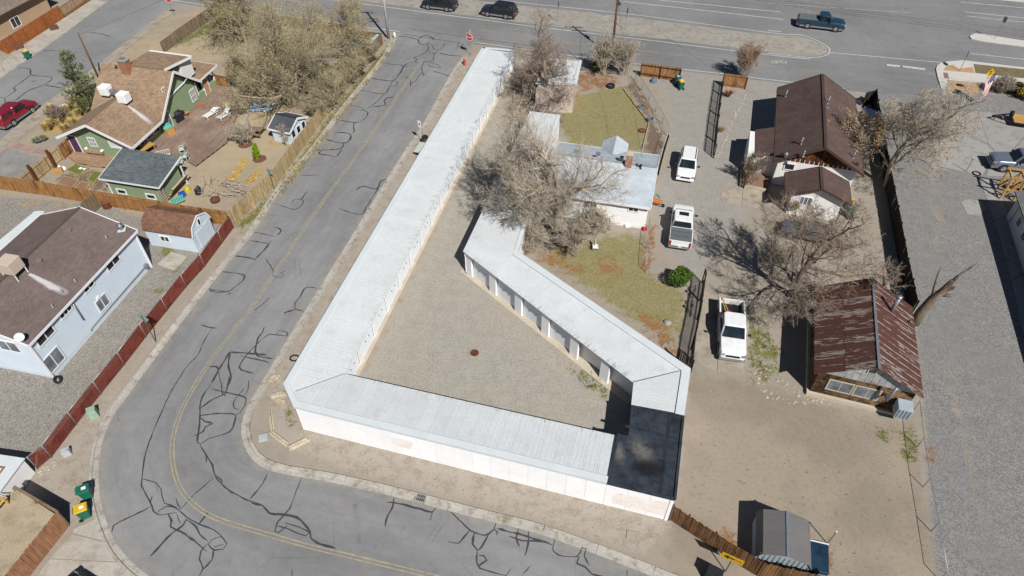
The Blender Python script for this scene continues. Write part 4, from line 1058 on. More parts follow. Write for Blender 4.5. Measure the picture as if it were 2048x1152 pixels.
# walls
m = MB(); m.prism([Fg(-7.9, -3.4), Fg(-.7, -3.4), Fg(-.7, 3.3), Fg(-7.9, 3.3)], 0, 2.45); m.build('wall', M_green, grh)
m = MB(); m.prism([Fg(-8.0, -8.6), Fg(-.9, -8.6), Fg(-.9, -3.3), Fg(-8.0, -3.3)], 0, 2.2); m.build('wall', M_green, grh)
g = MB(); q = [Fg(-.7, -3.4, 2.44), Fg(-.7, 3.3, 2.44), Fg(-.7, 0, 5.3)]; g.add(q + [p - Fg.e2 * .15 for p in q], [(0, 1, 2), (5, 4, 3), (0, 3, 4, 1), (1, 4, 5, 2), (2, 5, 3, 0)])
g.build('gable_wall', M_green, grh); g = MB(); q = [Fg(-7.9, -3.4, 2.44), Fg(-7.9, 3.3, 2.44), Fg(-7.9, 0, 5.3)]; g.add(q + [p + Fg.e2 * .15 for p in q], [(0, 2, 1), (3, 4, 5)]); g.build('gable_wall', M_green, grh)
g = MB(); q = [Fg(-8.0, -8.6, 2.19), Fg(-.9, -8.6, 2.19), Fg(-4.28, -8.6, 3.9)]; g.add(q + [p + Fg.e1 * .15 for p in q], [(0, 1, 2), (5, 4, 3), (0, 3, 4, 1)]); g.build('gable_wall', M_green, grh)
# fascia boards
for a, b_ in ((Fg(.03, -4.1, 2.06), Fg(.03, 0, 5.46)), (Fg(.03, 3.7, zs(3.7) - .04), Fg(.03, 0, 5.46)), (Fg(.05, -9.35, 2.04), Fg(.05, -4.1, 2.04)), (Fg(-4.28, -9.38, 4.06), Fg(.02, -9.38, 2.06)), (Fg(-4.28, -9.38, 4.06), Fg(-8.58, -9.38, 2.06))):
    m = MB(); m.beam(a, b_, .06, .26); m.build('bargeboard', M_wt, grh)
m = MB(); m.beam(Fg(-.6, -2.3, 3.1), Fg(-.6, 2.0, 3.3), .1, .12); m.build('belly_band', M_wt, grh)
for q_ in (-1.6, 1.7): m = MB(); m.beam(Fg(-.68, q_, 3.2), Fg(-.05, q_, 3.85), .09, .09); m.build('bracket', M_wt, grh)
# shed dormer
plate(grh, [Fg(-5.6, 0, 5.62), Fg(-1.0, 0, 5.62), Fg(-.4, 3.9, 5.25), Fg(-5.6, 4.1, 5.25)], M_tan, Fg.e2, .14)
m = MB(); m.beam(Fg(-.97, 0, 5.54), Fg(-.37, 3.9, 5.17), .06, .26); m.beam(Fg(-.4, 3.95, 5.2), Fg(-5.6, 4.13, 5.2), .3, .14); m.build('dormer_fascia', M_wt, grh)
m = MB(); m.add([Fg(-1.3, .3, 5.2), Fg(-1.3, 3.6, 2.5), Fg(-1.3, 3.6, 5.18), Fg(-5.4, 3.6, 5.18), Fg(-5.4, 3.6, 2.5), Fg(-5.4, .3, 5.2)], [(0, 1, 2), (1, 4, 3, 2), (5, 3, 4)]); m.build('dormer_wall', M_green, grh)
m = MB(); m.prism([Fg(-1.28, 2.4), Fg(-.95, 2.4), Fg(-.95, 4.3), Fg(-1.28, 4.3)], 3.0, 5.0); m.build('balcony_screen', M_wt, grh)
# porch at the far end
m = MB(); m.prism([Fg(-4.5, 3.3), Fg(-.7, 3.3), Fg(-.7, 7.0), Fg(-4.5, 7.0)], 0, .9); m.build('porch_wall', M_green, grh)
m = MB(); m.prism([Fg(-4.3, 3.4), Fg(-1.0, 3.4), Fg(-1.0, 6.7), Fg(-4.3, 6.7)], .9, 2.35); m.build('porch_screen', M_glass, grh)
for q_ in (3.36, 4.5, 5.6, 6.9): m = MB(); m.box(Fg(-.74, q_, 1.6), (.13, .13, 1.6), math.atan2(Fg.e2.y, Fg.e2.x)); m.build('porch_post', M_wt, grh)
plate(grh, [Fg(-4.6, 3.5, 2.8), Fg(-.1, 3.5, 2.62), Fg(-.1, 7.3, 2.62), Fg(-4.6, 7.3, 2.8)], M_tan, Fg.e1, .12)
m = MB(); m.beam(Fg(-.08, 3.5, 2.54), Fg(-.08, 7.32, 2.54), .05, .22); m.beam(Fg(-4.6, 7.33, 2.68), Fg(-.1, 7.33, 2.54), .05, .2); m.build('porch_fascia', M_wt, grh)
door(grh, Fg(-.68, 5.05, .05), Fg.e1, .85, 2.0, pm('tan_door', sr(200, 160, 116), .6), M_wt, Fg.e2)
nG = Fg.e2
c = on_plane(386, 190, Fg(-.69, 0), nG); window(grh, c, Fg.e1, .75, 1.25, M_wt, M_glass, 4, nG, rows=2)
c = on_plane(349, 174, Fg(-.69, 0), nG); window(grh, Fg(-.69, -1.4, 3.9), Fg.e1, .7, .9, M_wt, M_glass, 3, nG, rows=2)
door(grh, Fg(-.69, -2.6, .05), Fg.e1, .9, 1.95, M_glassb, M_wt, nG)
nG2 = -Fg.e1; c = on_plane(185, 284, Fg(-5, -8.61), nG2); window(grh, c, Fg.e2, .7, .9, M_wt, M_glass, 4, nG2, rows=2)
c = on_plane(241, 296, Fg(-5, -8.61), nG2); window(grh, Fg(-2.2, -8.62, 1.7), Fg.e2, 1.9, .7, M_wt, M_trimw, 1, nG2)
door(grh, Fg(-7.5, -8.62, .05), Fg.e2, .9, 1.95, pm('plum_door', sr(92, 62, 96), .5), M_wt, nG2)
# wing side wall glazing under the eave
for k in range(4): window(grh, Fg(-.89, -7.9 + k * 1.15, 1.35), Fg.e1, .9, 1.0, M_wt, M_glass, 1, nG, fw=.06)
# chimney
M_brick = pm('chimney_brick', sr(172, 122, 92), .9, .12, 2.5, .2, 14, bump=.3); cc = Fg(-5.3, -.35, 0)
m = MB(); m.box(cc + UPZ * 5.6, (.95, .75, 1.5), math.atan2(Fg.e2.y, Fg.e2.x)); ch = m.build('chimney', M_brick, grh)
m = MB(); m.box(cc + UPZ * 6.4, (1.1, .9, .12), math.atan2(Fg.e2.y, Fg.e2.x)); m.build('chimney_cap', M_grey, ch)
m = MB(); m.box(cc + UPZ * 6.52, (.5, .4, .14), math.atan2(Fg.e2.y, Fg.e2.x)); m.build('flue', M_steel, ch)
nW = (-Fg.e1 * ((5.5 - 2.1) / 4.1) + UPZ).normalized(); nV = (Fg.e2 * (2 / 4.3) + UPZ).normalized()
vent_pipe(grh, on_plane(233, 135, Fg(0, 0, 5.5), nW), .25, .09, M_dark, False)
# two white coolers on the green house roof
rg = math.atan2(Fg.e2.y, Fg.e2.x)
for (u, v, n, lb) in ((216, 190, nW, 'white rooftop cooler nearer the conifer on the tan roof'), (252, 205, nV, 'white rooftop cooler above the pale runoff streak on the tan roof')):
    c = on_plane(u, v, Fg(0, 0, 5.5) if n is nW else Fg(-4.28, -5, 4.1), n); ck = empty('swamp_cooler', c, 0, lb, 'cooler', 'white coolers on the green house roof')
    m = MB(); m.box(c + UPZ * .62, (1.0, .95, .95), rg); m.build('cabinet', M_wpaint, ck, bevel=.04)
    m = MB(); m.box(c + UPZ * .1, (.85, .8, .12), rg); m.build('pan', M_dark, ck)
    for k in range(4): m = MB(); m.box(c + UPZ * (.3 + .17 * k) - Fg.e1 * .485, (.86, .02, .03), rg); m.build('louvre', M_trimw, ck)
d1 = on_plane(226, 190, Fg(0, 0, 5.5), nW) + UPZ * .5; d2 = on_plane(244, 200, Fg(-4.28, -5, 4.1), nV) + UPZ * .55
m = MB(); m.beam(d1, d2, .5, .4); m.build('duct', M_steel, grh)
runoff(grh, [(256, 212), (270, 222), (288, 236), (305, 250)], Fg(-4.28, -5, 4.1), nV, .55)
# string lights under the eave
m = MB()
for k in range(11): p = Fg(-.25, -9.0 + k * .45, 1.75 + .08 * ((k % 2))); m.tube([p, p + UPZ * .09], [.05, .03], 6)
m.build('string_lights', M_wpaint, grh)
# ---- green shed
gsh = empty('green_shed', (-35, 53, 0), 0, 'sage green shed with grey shingle lean-to roof behind wooden fence', 'shed')
Fs = Frame((-38.19, 52.62), (.974, -.226)); M_slate = shingle('slate_shingle', sr(94, 102, 106), sr(118, 126, 128), .3, .14)
m = MB(); m.prism([Fs(0, 0), Fs(5.5, 0), Fs(5.5, 3.2), Fs(0, 3.2)], 0, 2.05); m.build('wall', M_green, gsh)
g = MB()
for p, s_ in ((0, 1), (5.5, -1)):
    q = [Fs(p, 0, 2.04), Fs(p, 3.2, 2.04), Fs(p, 3.2, 2.75), Fs(p, 0, 2.2)]; g.add(q + [v_ + Fs.e2 * (.1 * s_) for v_ in q], [(0, 1, 2, 3), (7, 6, 5, 4)])
q = [Fs(0, 3.2, 2.04), Fs(5.5, 3.2, 2.04), Fs(5.5, 3.2, 2.75), Fs(0, 3.2, 2.75)]; g.add(q, [(0, 1, 2, 3)])
q = [Fs(0, 0, 2.04), Fs(5.5, 0, 2.04), Fs(5.5, 0, 2.2), Fs(0, 0, 2.2)]; g.add(q, [(0, 1, 2, 3)]); g.build('gable_wall', M_green, gsh)
plate(gsh, [Fs(-.3, -.45, 2.22), Fs(6.0, -.45, 2.22), Fs(6.0, 3.6, 2.95), Fs(-.3, 3.6, 2.95)], M_slate, Fs.e2, .1)
m = MB(); m.beam(Fs(-.3, -.47, 2.14), Fs(6.02, -.47, 2.14), .05, .16); m.beam(Fs(6.02, -.45, 2.15), Fs(6.02, 3.6, 2.88), .05, .16); m.beam(Fs(-.32, -.45, 2.15), Fs(-.32, 3.6, 2.88), .05, .16); m.build('fascia', M_wt, gsh)
for u, v in ((243.5, 383), (302, 393)): window(gsh, on_plane(u, v, Fs(0, 0), -Fs.e1), Fs.e2, .8, .38, M_wt, M_glass, 1, -Fs.e1, fw=.13)
for p in ((-.02, -.02), (5.52, -.02), (5.9, 3.2)): m = MB(); m.box(Fs(p[0], p[1], 1.05), (.1, .1, 2.1), math.atan2(Fs.e2.y, Fs.e2.x)); m.build('corner_trim', M_wt, gsh)
# ---- little white shed by the street fence
lsh = empty('garden_shed', G(575, 275), 0, 'little white garden shed with dark grey roof against the street fence', 'shed')
a, b_, c_ = G(549, 281), G(585, 289), G(612, 258); Fl = Frame((a.x, a.y), (b_ - a)[:2]); Ll = (b_ - a).length; Wl = 3.0
P, zw, _ = gable_house(lsh, Fl, 0, Ll, 0, Wl, 1.55, 2.35, .22, M_bluewhite, shingle('dark_shingle', sr(84, 88, 94), sr(96, 100, 106)), M_ftrim, 'p')
for k in range(3): window(lsh, Fl(Ll + .0, .55 + k * .95, .95), Fl.e1, .55, .75, M_ftrim, M_glass, 1, Fl.e2, fw=.07)
# ---- tan house in the far left corner
thh = empty('tan_house', G(10, 40), 0, 'tan stucco house corner with one white framed window behind orange fence', 'house')
a, b_ = G(2, 84), G(118, 18); Ft = Frame((a.x, a.y), (b_ - a)[:2]); Lt = (b_ - a).length
gable_house(thh, Ft, -9, Lt - .6, .7, 8.7, 2.7, 4.6, .6, pm('tan_stucco', sr(196, 168, 136), .9, .05, 1, .06, 14), shingle('grey_brown_shingle', sr(152, 138, 124), sr(134, 122, 110)), pm('brown_fascia', sr(92, 72, 58), .7), 'p')
window(thh, on_plane(31, 44, Ft(0, .7), -Ft.e1), Ft.e2, 1.3, 1.15, M_wt, M_glass, 2, -Ft.e1)
# ---- pale grey roof house in the middle
ghs = empty('grey_roof_house', (9.5, 52, 0), 0, 'white sided bungalow with pale grey shingle roof and brick chimney', 'house')
Fh = Frame((7.36, 48.34), (.971, -.237)); M_pale = shingle('pale_shingle', sr(204, 213, 220), sr(193, 204, 213), .4, .16)
c0 = Fh.inv((12.19, 47.35, 0))[0]; W0 = Fh.inv((4.71, 57.67, 0))
P, zw, rf = gable_house(ghs, Fh, -4.6, c0 - .2, .35, 8.0, 2.7, 4.15, .35, M_wpaint, M_pale, M_ftrim, 'p', oe=.2)
lap_siding(ghs, Fh(-4.6, .35), Fh(c0 - .2, .35), .2, 2.6, M_wpaint, -Fh.e1, .18)
window(ghs, on_plane(1267, 417, Fh(0, .32), -Fh.e1), Fh.e2, .8, .55, M_ftrim, M_glass, 2, -Fh.e1)
window(ghs, on_plane(1180, 408, Fh(0, .32), -Fh.e1), Fh.e2, 1.2, .8, M_ftrim, M_glass, 2, -Fh.e1)
sH = (4.15 - 2.7) / (3.825 + .35); nH = (-Fh.e1 * sH + UPZ).normalized(); pH = Fh(0, 0, 2.7)
c = on_plane(1257, 330, pH, nH); m = MB(); m.box(c + UPZ * .45, (.55, .62, 1.5), math.atan2(Fh.e2.y, Fh.e2.x)); ch = m.build('chimney', M_brick, ghs)
m = MB(); m.box(c + UPZ * 1.22, (.66, .72, .1), math.atan2(Fh.e2.y, Fh.e2.x)); m.build('chimney_cap', M_cream, ch)
M_gvent = pm('grey_vent', sr(120, 134, 146), .6)
for u, v in ((1243, 317), (1196, 309)): m = MB(); m.box(on_plane(u, v, pH, nH) + UPZ * .08, (.4, .36, .2), -.24); m.build('box_vent', M_gvent, ghs, bevel=.02)
vent_pipe(ghs, on_plane(1274, 331, pH, nH), .2, .07, M_dark, False); vent_pipe(ghs, on_plane(1281, 337, pH, nH), .35, .06, M_dark, True)
ap = on_plane(1230, 291, Fh(0, 0, 3.0), UPZ); pp = Fh.inv(ap)[0]
for sg in (-1, 1): plate(ghs, [Fh(pp, 9.6, 3.5), Fh(pp, 6.4, 3.5), Fh(pp + sg * 1.25, 6.4, 2.75), Fh(pp + sg * 1.25, 9.6, 2.75)], M_pale, Fh.e1, .08)
m = MB(); m.prism([Fh(pp - 1, 7.5), Fh(pp + 1, 7.5), Fh(pp + 1, 9.3), Fh(pp - 1, 9.3)], 0, 2.7); m.build('porch_wall', M_wpaint, ghs)
# ---- brown roof house at the right
bhs = empty('brown_roof_house', (30, 59, 0), 0, 'white house under broad brown gable roof beside dark fence', 'house')
Fr = Frame((24.61, 53.67), (.958, -.286)); M_bshin = shingle('chestnut_shingle', sr(110, 91, 85), sr(98, 81, 76), .24, .4)
M_cedar = pm('cedar_wood', sr(116, 68, 42), .8, .25, 2, .2, 10, stretch=(1, 1, .3), stain=sr(62, 38, 26), st=(.45, .6))
M_wst = pm('white_wall_warm', (.72, .70, .68), .85, .06, .8, .06, 14)
P, zw, rf = gable_house(bhs, Fr, .5, 7.45, 1.0, 13.9, 3.0, 5.2, .5, M_wst, M_bshin, pm('dark_brown_fascia', sr(84, 64, 54), .7), 'q', gable_mat=M_cedar, oe=.75)
q = [Fr.inv((24.72, 60.40, 0)), Fr.inv((23.52, 55.84, 0))]
plate(bhs, [Fr(.1, q[0][1], 3.02), Fr(q[0][0], q[0][1], 2.35), Fr(q[1][0], q[1][1], 2.35), Fr(.1, q[1][1], 3.02)], M_bshin, Fr.e1, .12)
m = MB(); m.prism([Fr(-2.3, q[1][1] + .4), Fr(.6, q[1][1] + .4), Fr(.6, q[0][1] - .3), Fr(-2.3, q[0][1] - .3)], 0, 2.3); m.build('porch_wall', M_wst, bhs)
# slats under the gable
for k in range(16): m = MB(); x = .9 + k * .42; m.box(Fr(x, .98, 3.3), (.32, .05, .9), math.atan2(Fr.e2.y, Fr.e2.x)); m.build('gable_board', M_cedar, bhs)
window(bhs, Fr(1.6, .97, 2.2), Fr.e2, .8, .6, M_wst, M_glass, 1, -Fr.e1)
sB = 2.2 / 3.975; nBW = (-Fr.e2 * sB + UPZ).normalized(); nBE = (Fr.e2 * sB + UPZ).normalized(); pW = Fr(0, 0, 3.0); pE = Fr(7.95, 0, 3.0)
for u, v, h, n, p0 in ((1571, 193, .6, nBW, pW), (1602, 288, .6, nBW, pW), (1655, 207, .7, nBE, pE), (1706, 316, .7, nBE, pE), (1606, 313, .5, nBW, pW)): vent_pipe(bhs, on_plane(u, v, p0, n), h, .07, M_steel)
c = on_plane(1570, 315, pW, nBW); m = MB(); m.cyl(c, .14, .3, 12); m.cyl(c + UPZ * .3, .22, .2, 12); m.cyl(c + UPZ * .5, .22, .07, 12, .04); m.build('turbine_vent', M_steel, bhs, True)
for u, v in ((1654, 217), (1656, 243)): m = MB(); m.box(on_plane(u, v, pE, nBE) + UPZ * .06, (.36, .3, .12), .3); m.build('box_vent', M_bvent, bhs)
# annex
anx = empty('brown_roof_annex', (28, 50, 0), 0, 'low white annex with small brown gable roof and green bins at its corner', 'annex')
Fa = Frame((24.65, 49.42), (.965, -.263))
P, zw, _ = gable_house(anx, Fa, .7, 5.0, .6, 3.2, 2.35, 3.55, .7, M_wst, M_bshin, pm('annex_fascia', sr(84, 64, 54), .7), 'q', oe=.45)
window(anx, on_plane(1611, 402, Fa(0, .6), -Fa.e1), Fa.e2, .95, .8, M_wst, M_glassb, 3, -Fa.e1)
# ---- rusty roof cabin
cab = empty('log_cabin', (25.5, 32.5, 0), 0, 'old log cabin with rust streaked corrugated metal roof and wall cooler', 'cabin')
Fc = Frame((20.78, 29.03), (.952, -.307))
def rusty(name, base, amt):
    t = NT(name); oi = t.n.new('ShaderNodeObjectInfo').outputs['Random']
    v = t.mapping((.5, 1, 1)); r_ = math.atan2(Fc.e2.y, Fc.e2.x)
    v = t.mapping((.28, 2.6, 1), (0, 0, -r_))
    n = t.noise(2.2, 4, .7, v); n2 = t.noise(9, 2, .7)
    rust = t.mix(t.remap(n2, .3, .7), sr(106, 68, 58), sr(84, 58, 52)); pale = t.mix(t.remap(t.noise(5, 3, .7, v), .35, .65), sr(168, 172, 172), sr(150, 116, 92))
    f = t.remap(t.math('ADD', n, t.math('MULTIPLY', t.math('SUBTRACT', oi, .5), .28)), amt, amt + .08)
    c = t.scalec(t.mix(f, rust, pale), t.remap(t.noise(20, 0), .2, .8, .85, 1.15)); return t.fin(c, .75, .3)
M_rustw = rusty('rust_west', 0, .55); M_ruste = rusty('rust_east', 0, .62)
zc = lambda p: 4.6 - (4.6 - 2.6) / 3.5 * abs(Fc.inv(p)[0] - 3.5)
Lc = 8.95
for (x0, x1, mt) in ((0, 1.78, M_rustw), (1.74, 3.5, M_rustw), (3.5, 5.3, M_ruste), (5.26, 7.0, M_ruste)):
    up = .012 if x0 in (1.74, 3.5) else 0
    metal_roof(cab, [Fc(x0, 0), Fc(x1, 0), Fc(x1, Lc), Fc(x0, Lc)], Fc.e1, lambda p, up=up: zc(p) + up, mt, .66, .33, .03, .03, 'roof_sheet', .05)
M_seam = pm('pale_seam', sr(196, 186, 178), .7, .15, 2, .15, 10, stain=sr(118, 78, 66), st=(.45, .6), stsc=1.1); M_seamw = pm('worn_seam', sr(160, 152, 140), .7, .15, 2, .15, 10, stain=sr(104, 68, 58), st=(.42, .52), stsc=1.1)
for k in range(1, 14):
    q_ = Lc * k / 14
    m = MB(); m.beam(Fc(3.6, q_, 4.6 - .1 * 4 / 7 + .04), Fc(6.98, q_, 2.65), .05, .02); m.build('seam', M_seam, cab)
    m = MB(); m.beam(Fc(3.4, q_, 4.6 - .1 * 4 / 7 + .04), Fc(.02, q_, 2.65), .05, .02); m.build('seam', M_seamw, cab)
m = MB(); m.beam(Fc(3.5, -.05, 4.63), Fc(3.5, Lc + .05, 4.63), .17, .04); m.build('ridge_cap', M_steel, cab)
M_log = pm('weathered_log', sr(122, 98, 72), .9, .2, 1.2, .2, 8, stain=sr(70, 52, 38), st=(.45, .62), stsc=2)
M_bluewood = pm('faded_board', sr(176, 180, 180), .85, .15, 1.5, .15, 8, stain=sr(150, 120, 96), st=(.55, .68), stsc=2, perobj=.12)
m = MB(); m.prism([Fc(.5, .55), Fc(6.5, .55), Fc(6.5, 8.5), Fc(.5, 8.5)], 0, 2.5); m.build('wall', pm('dark_chinking', sr(88, 72, 56), .9), cab)
for k in range(11):
    z = .35 + k * .2
    for a, b_, in ((Fc(.4, .5, z), Fc(6.6, .5, z)), (Fc(.45, .45, z + .1), Fc(.45, 8.6, z + .1))):
        m = MB(); m.tube([a, b_], .095, 7); m.build('log', M_log, cab, True)
m = MB(); m.prism([Fc(.2, .2), Fc(6.8, .2), Fc(6.8, 8.6), Fc(.2, 8.6)], 0, .3); m.build('footing', M_cream, cab)
for k in range(15):
    x = .35 + k * .42; x2 = x + .40; h = lambda q_: 4.5 - 2.0 / 3.5 * abs(q_ - 3.5) - .08
    q = [Fc(x, .42, 2.5), Fc(x2, .42, 2.5), Fc(x2, .42, max(2.52, h(x2))), Fc(x, .42, max(2.52, h(x)))]
    if x < 3.5 < x2: q.insert(3, Fc(3.5, .42, h(3.5)))
    m = MB(); kk = len(q); m.add(q + [p + Fc.e1 * .05 for p in q], [tuple(range(kk))] + [(i, kk + i, kk + (i + 1) % kk, (i + 1) % kk) for i in range(kk)]); m.build('gable_board', M_bluewood, cab)
M_wwood = pm('pale_sash', sr(196, 184, 164), .8, .1, 2, .1, 12)
for k in range(2): window(cab, Fc(2.05 + k * 1.75, .40, 1.5), Fc.e2, 1.5, .95, M_wwood, M_glassb, 2, -Fc.e1, fw=.1)
window(cab, Fc(3.4, .41, 3.75), Fc.e2, .45, .4, M_wwood, M_glass, 1, -Fc.e1, fw=.06)
m = MB(); c = on_plane(1783, 623, Fc(7, 0, 2.6), (Fc.e2 * (2 / 3.5) + UPZ).normalized()); m.cyl(c - UPZ * .3, .14, 1.75, 14); m.cyl(c + UPZ * 1.45, .2, .12, 14); m.build('stove_pipe', M_steel, cab, True)
m = MB(); c = on_plane(1817, 645, Fc(7, 0, 2.6), (Fc.e2 * (2 / 3.5) + UPZ).normalized()); m.cyl(c, .05, .3, 8); m.build('vent_pipe', M_dark, cab, True)
m = MB(); m.tube([Fc(4.9, .3, 1.9), Fc(4.9, -.25, 1.95), Fc(5.0, -.25, 3.4)], .1, 10); m.build('flue_pipe', M_steel, cab, True)
wc = empty('wall_cooler', Fc(6.2, -.1, 0), 0, 'pale blue slatted evaporative cooler hanging on log cabin wall', 'cooler')
rc = math.atan2(Fc.e2.y, Fc.e2.x); M_cool = pm('pale_blue_metal', sr(176, 188, 196), .55, .08, 1, .06, 12)
m = MB(); m.box(Fc(6.15, -.15, 1.35), (.95, .95, 1.0), rc); m.build('cabinet', M_cool, wc, bevel=.03)
for k in range(4): m = MB(); m.box(Fc(5.82 + k * .22, -.64, 1.35), (.09, .03, .8), rc); m.build('louvre', M_gvent, wc)
for x in (5.8, 6.5): m = MB(); m.beam(Fc(x, -.5, .86), Fc(x, .35, .3), .06, .06); m.build('bracket', M_log, wc)
# lean-to wall board along the west side
# ---- white building at the right edge
rbd = empty('white_building', (47, 45, 0), 0, 'long white sided building at the right edge throwing a dark shadow', 'building')
Fx = Frame((45.7, 49.3), (.955, -.296)); M_bsid = pm('white_board_siding', (.62, .64, .67), .75, .05, .8, .06, 14)
m = MB(); m.prism([Fx(0, 0), Fx(9, 0), Fx(9, -24), Fx(0, -24)], 0, 2.5); m.build('wall', M_bsid, rbd)
lap_siding(rbd, Fx(0, 0), Fx(0, -24), 0.2, 2.45, M_bsid, -Fx.e2, .2)
plate(rbd, [Fx(-.4, .4, 2.6), Fx(4.5, .4, 3.8), Fx(4.5, -24, 3.8), Fx(-.4, -24, 2.6)], shingle('right_shingle', sr(120, 122, 118), sr(134, 136, 132)), Fx.e1)
plate(rbd, [Fx(9.4, .4, 2.6), Fx(4.5, .4, 3.8), Fx(4.5, -24, 3.8), Fx(9.4, -24, 2.6)], bpy.data.materials['right_shingle'], Fx.e1)
for q_ in (-2.6, -4.6, -7.4): window(rbd, Fx(-.03, q_, 1.4), Fx.e1, .7, .7, M_ftrim, M_glass, 2, -Fx.e2)
m = MB(); m.tube([Fx(-.1, -1.1, .3), Fx(-.1, -1.1, 2.2), Fx(-.1, -1.8, 2.3)], .06, 7); m.build('downpipe', M_wpaint, rbd, True)
# ---- timber frame in front of it
M_lumber = pm('new_lumber', sr(204, 160, 92), .8, .12, 1.5, .15, 10, perobj=.1)
tfr = empty('lumber_structure', G(2020, 395), 0, 'unfinished yellow lumber frame beside white building', 'structure')
Ftf = Frame(G(2000, 398)[:2], (.955, -.296))
for i in range(4):
    m = MB(); m.box(Ftf(i * 1.1, 0, 1.15), (.14, .14, 2.3), rg); m.build('post', M_lumber, tfr)
    m = MB(); m.box(Ftf(i * 1.1, 1.6, 1.15), (.14, .14, 2.3), rg); m.build('post', M_lumber, tfr)
    m = MB(); m.beam(Ftf(i * 1.1, 0, 2.3), Ftf(i * 1.1, 1.6, 2.3), .1, .2); m.build('rafter', M_lumber, tfr)
    if i < 3:
        for q_ in (0, 1.6): m = MB(); m.beam(Ftf(i * 1.1, q_, .3), Ftf(i * 1.1 + 1.1, q_, 2.1), .06, .14); m.build('brace', M_lumber, tfr)
for q_ in (0, 1.6):
    for z in (2.44, 1.1): m = MB(); m.beam(Ftf(-.2, q_, z), Ftf(3.6, q_, z), .1, .18); m.build('beam', M_lumber, tfr)

# ------------------------------------------------------------------ trees and plants
M_bark = pm('grey_bark', sr(166, 152, 132), .95, .18, 2, .2, 12, stretch=(1, 1, .4), bump=.4)
M_twig = pm('tan_twigs', sr(192, 180, 162), .9, .15, .6, .15, 6)
M_twigd = pm('brown_twigs', sr(152, 136, 120), .9, .15, .6, .15, 6)
M_twigo = pm('olive_twigs', sr(178, 166, 136), .9, .15, .6, .15, 6)
def leafmat(name, c, c2, tr=.25):
    t = NT(name); oi = t.noise(.9, 2); n = t.noise(7, 1)
    cc = t.mix(t.remap(oi, .35, .65), c, c2); cc = t.scalec(cc, t.remap(n, .2, .8, .7, 1.3))
    m = t.fin(cc, .8, .15); return m

def ring_axes(d):
    x = d.cross(Vector((0, 0, 1)) if abs(d.z) < .9 else Vector((1, 0, 0))).normalized(); return x, d.cross(x)

def grow(seed, H, spread, tr, levels=5, kids=(6, 6, 6, 6, 6), fork=.28, up=.06, angle=(28, 58), thin=.011, droop=0.0, lens=(.62, .62, .6, .58, .55), stems=1):
    rnd = random.Random(seed); low, high, tips = MB(), MB(), []; gs = rnd.gauss
    hv, hf = [], []
    def twig(p, d, L, r):
        d = (d + Vector((gs(0, .3), gs(0, .3), gs(0, .25) + up))).normalized(); x, y = ring_axes(d); n = len(hv)
        m_ = p + d * (L * .5); q = m_ + (d + Vector((gs(0, .25), gs(0, .25), gs(0, .25)))) * (L * .5)
        hv.extend((tuple(p + x * r), tuple(p - x * (r * .5) + y * (r * .87)), tuple(p - x * (r * .5) - y * (r * .87)), tuple(m_ + x * (r * .6)), tuple(m_ - x * (r * .3) + y * (r * .5)), tuple(m_ - x * (r * .3) - y * (r * .5)), tuple(q)))
        hf.extend(((n, n + 1, n + 4, n + 3), (n + 1, n + 2, n + 5, n + 4), (n + 2, n, n + 3, n + 5), (n + 3, n + 4, n + 6), (n + 4, n + 5, n + 6), (n + 5, n + 3, n + 6))); tips.append((q, d))
    def branch(p, d, L, r, lvl):
        n = (6, 5, 4, 3, 2, 2)[lvl]; pts = [p]; rad = [r]; ds = [d]
        r1 = max(thin, r * (.6 if lvl == 0 else .38))
        for i in range(n):
            w = .09 + .06 * lvl
            d = (d + Vector((gs(0, w), gs(0, w), gs(0, w * .7) + up - droop * lvl * .05))).normalized()
            p = p + d * (L / n); pts.append(p); ds.append(d); rad.append(max(thin, r + (r1 - r) * (i + 1) / n))
        (low if lvl <= 1 else high).tube(pts, rad, (9, 6, 4, 3, 3, 3)[lvl], False)
        k = kids[lvl]; lo = fork if lvl == 0 else .18
        for j in range(k + 1):
            if j == k: q, dd, t, rr, nd = pts[-1], d, 1.0, r1, (d + Vector((gs(0, .2), gs(0, .2), 0))).normalized()
            else:
                t = min(lo + (1 - lo) * (j + rnd.random() * .8) / k, .99); i = int(t * n); f = t * n - i; q = pts[i].lerp(pts[min(i + 1, n)], f); dd = ds[min(i + 1, n)]; rr = rad[i] * rnd.uniform(.42, .6)
                x, y = ring_axes(dd); az = j * 2.4 + rnd.random() * 1.2; an = R(rnd.uniform(*angle)) * (1.1 if lvl == 0 else 1)
                nd = (dd * math.cos(an) + (x * math.cos(az) + y * math.sin(az)) * math.sin(an)).normalized()
            nl = L * lens[lvl] * rnd.uniform(.7, 1.25) * (1.0 if lvl == 0 else (1.15 - .45 * t))
            if lvl == 0: nl = spread * rnd.uniform(.7, 1.1)
            if lvl + 2 >= levels + 1: twig(q, nd, nl, thin)
            else: branch(q, nd, nl, max(thin, rr), lvl + 1)
    for s_ in range(stems):
        a = 2 * math.pi * s_ / stems + 1; d0 = Vector((gs(0, .05), gs(0, .05), 1)); o = Vector((0, 0, -.15))
        if stems > 1: d0 = Vector((math.cos(a) * .28, math.sin(a) * .28, 1)); o = Vector((math.cos(a) * .12, math.sin(a) * .12, -.15))
        branch(o, d0.normalized(), H * .55, tr / (stems ** .5), 0)
    high.add(hv, hf)
    return low, high, tips

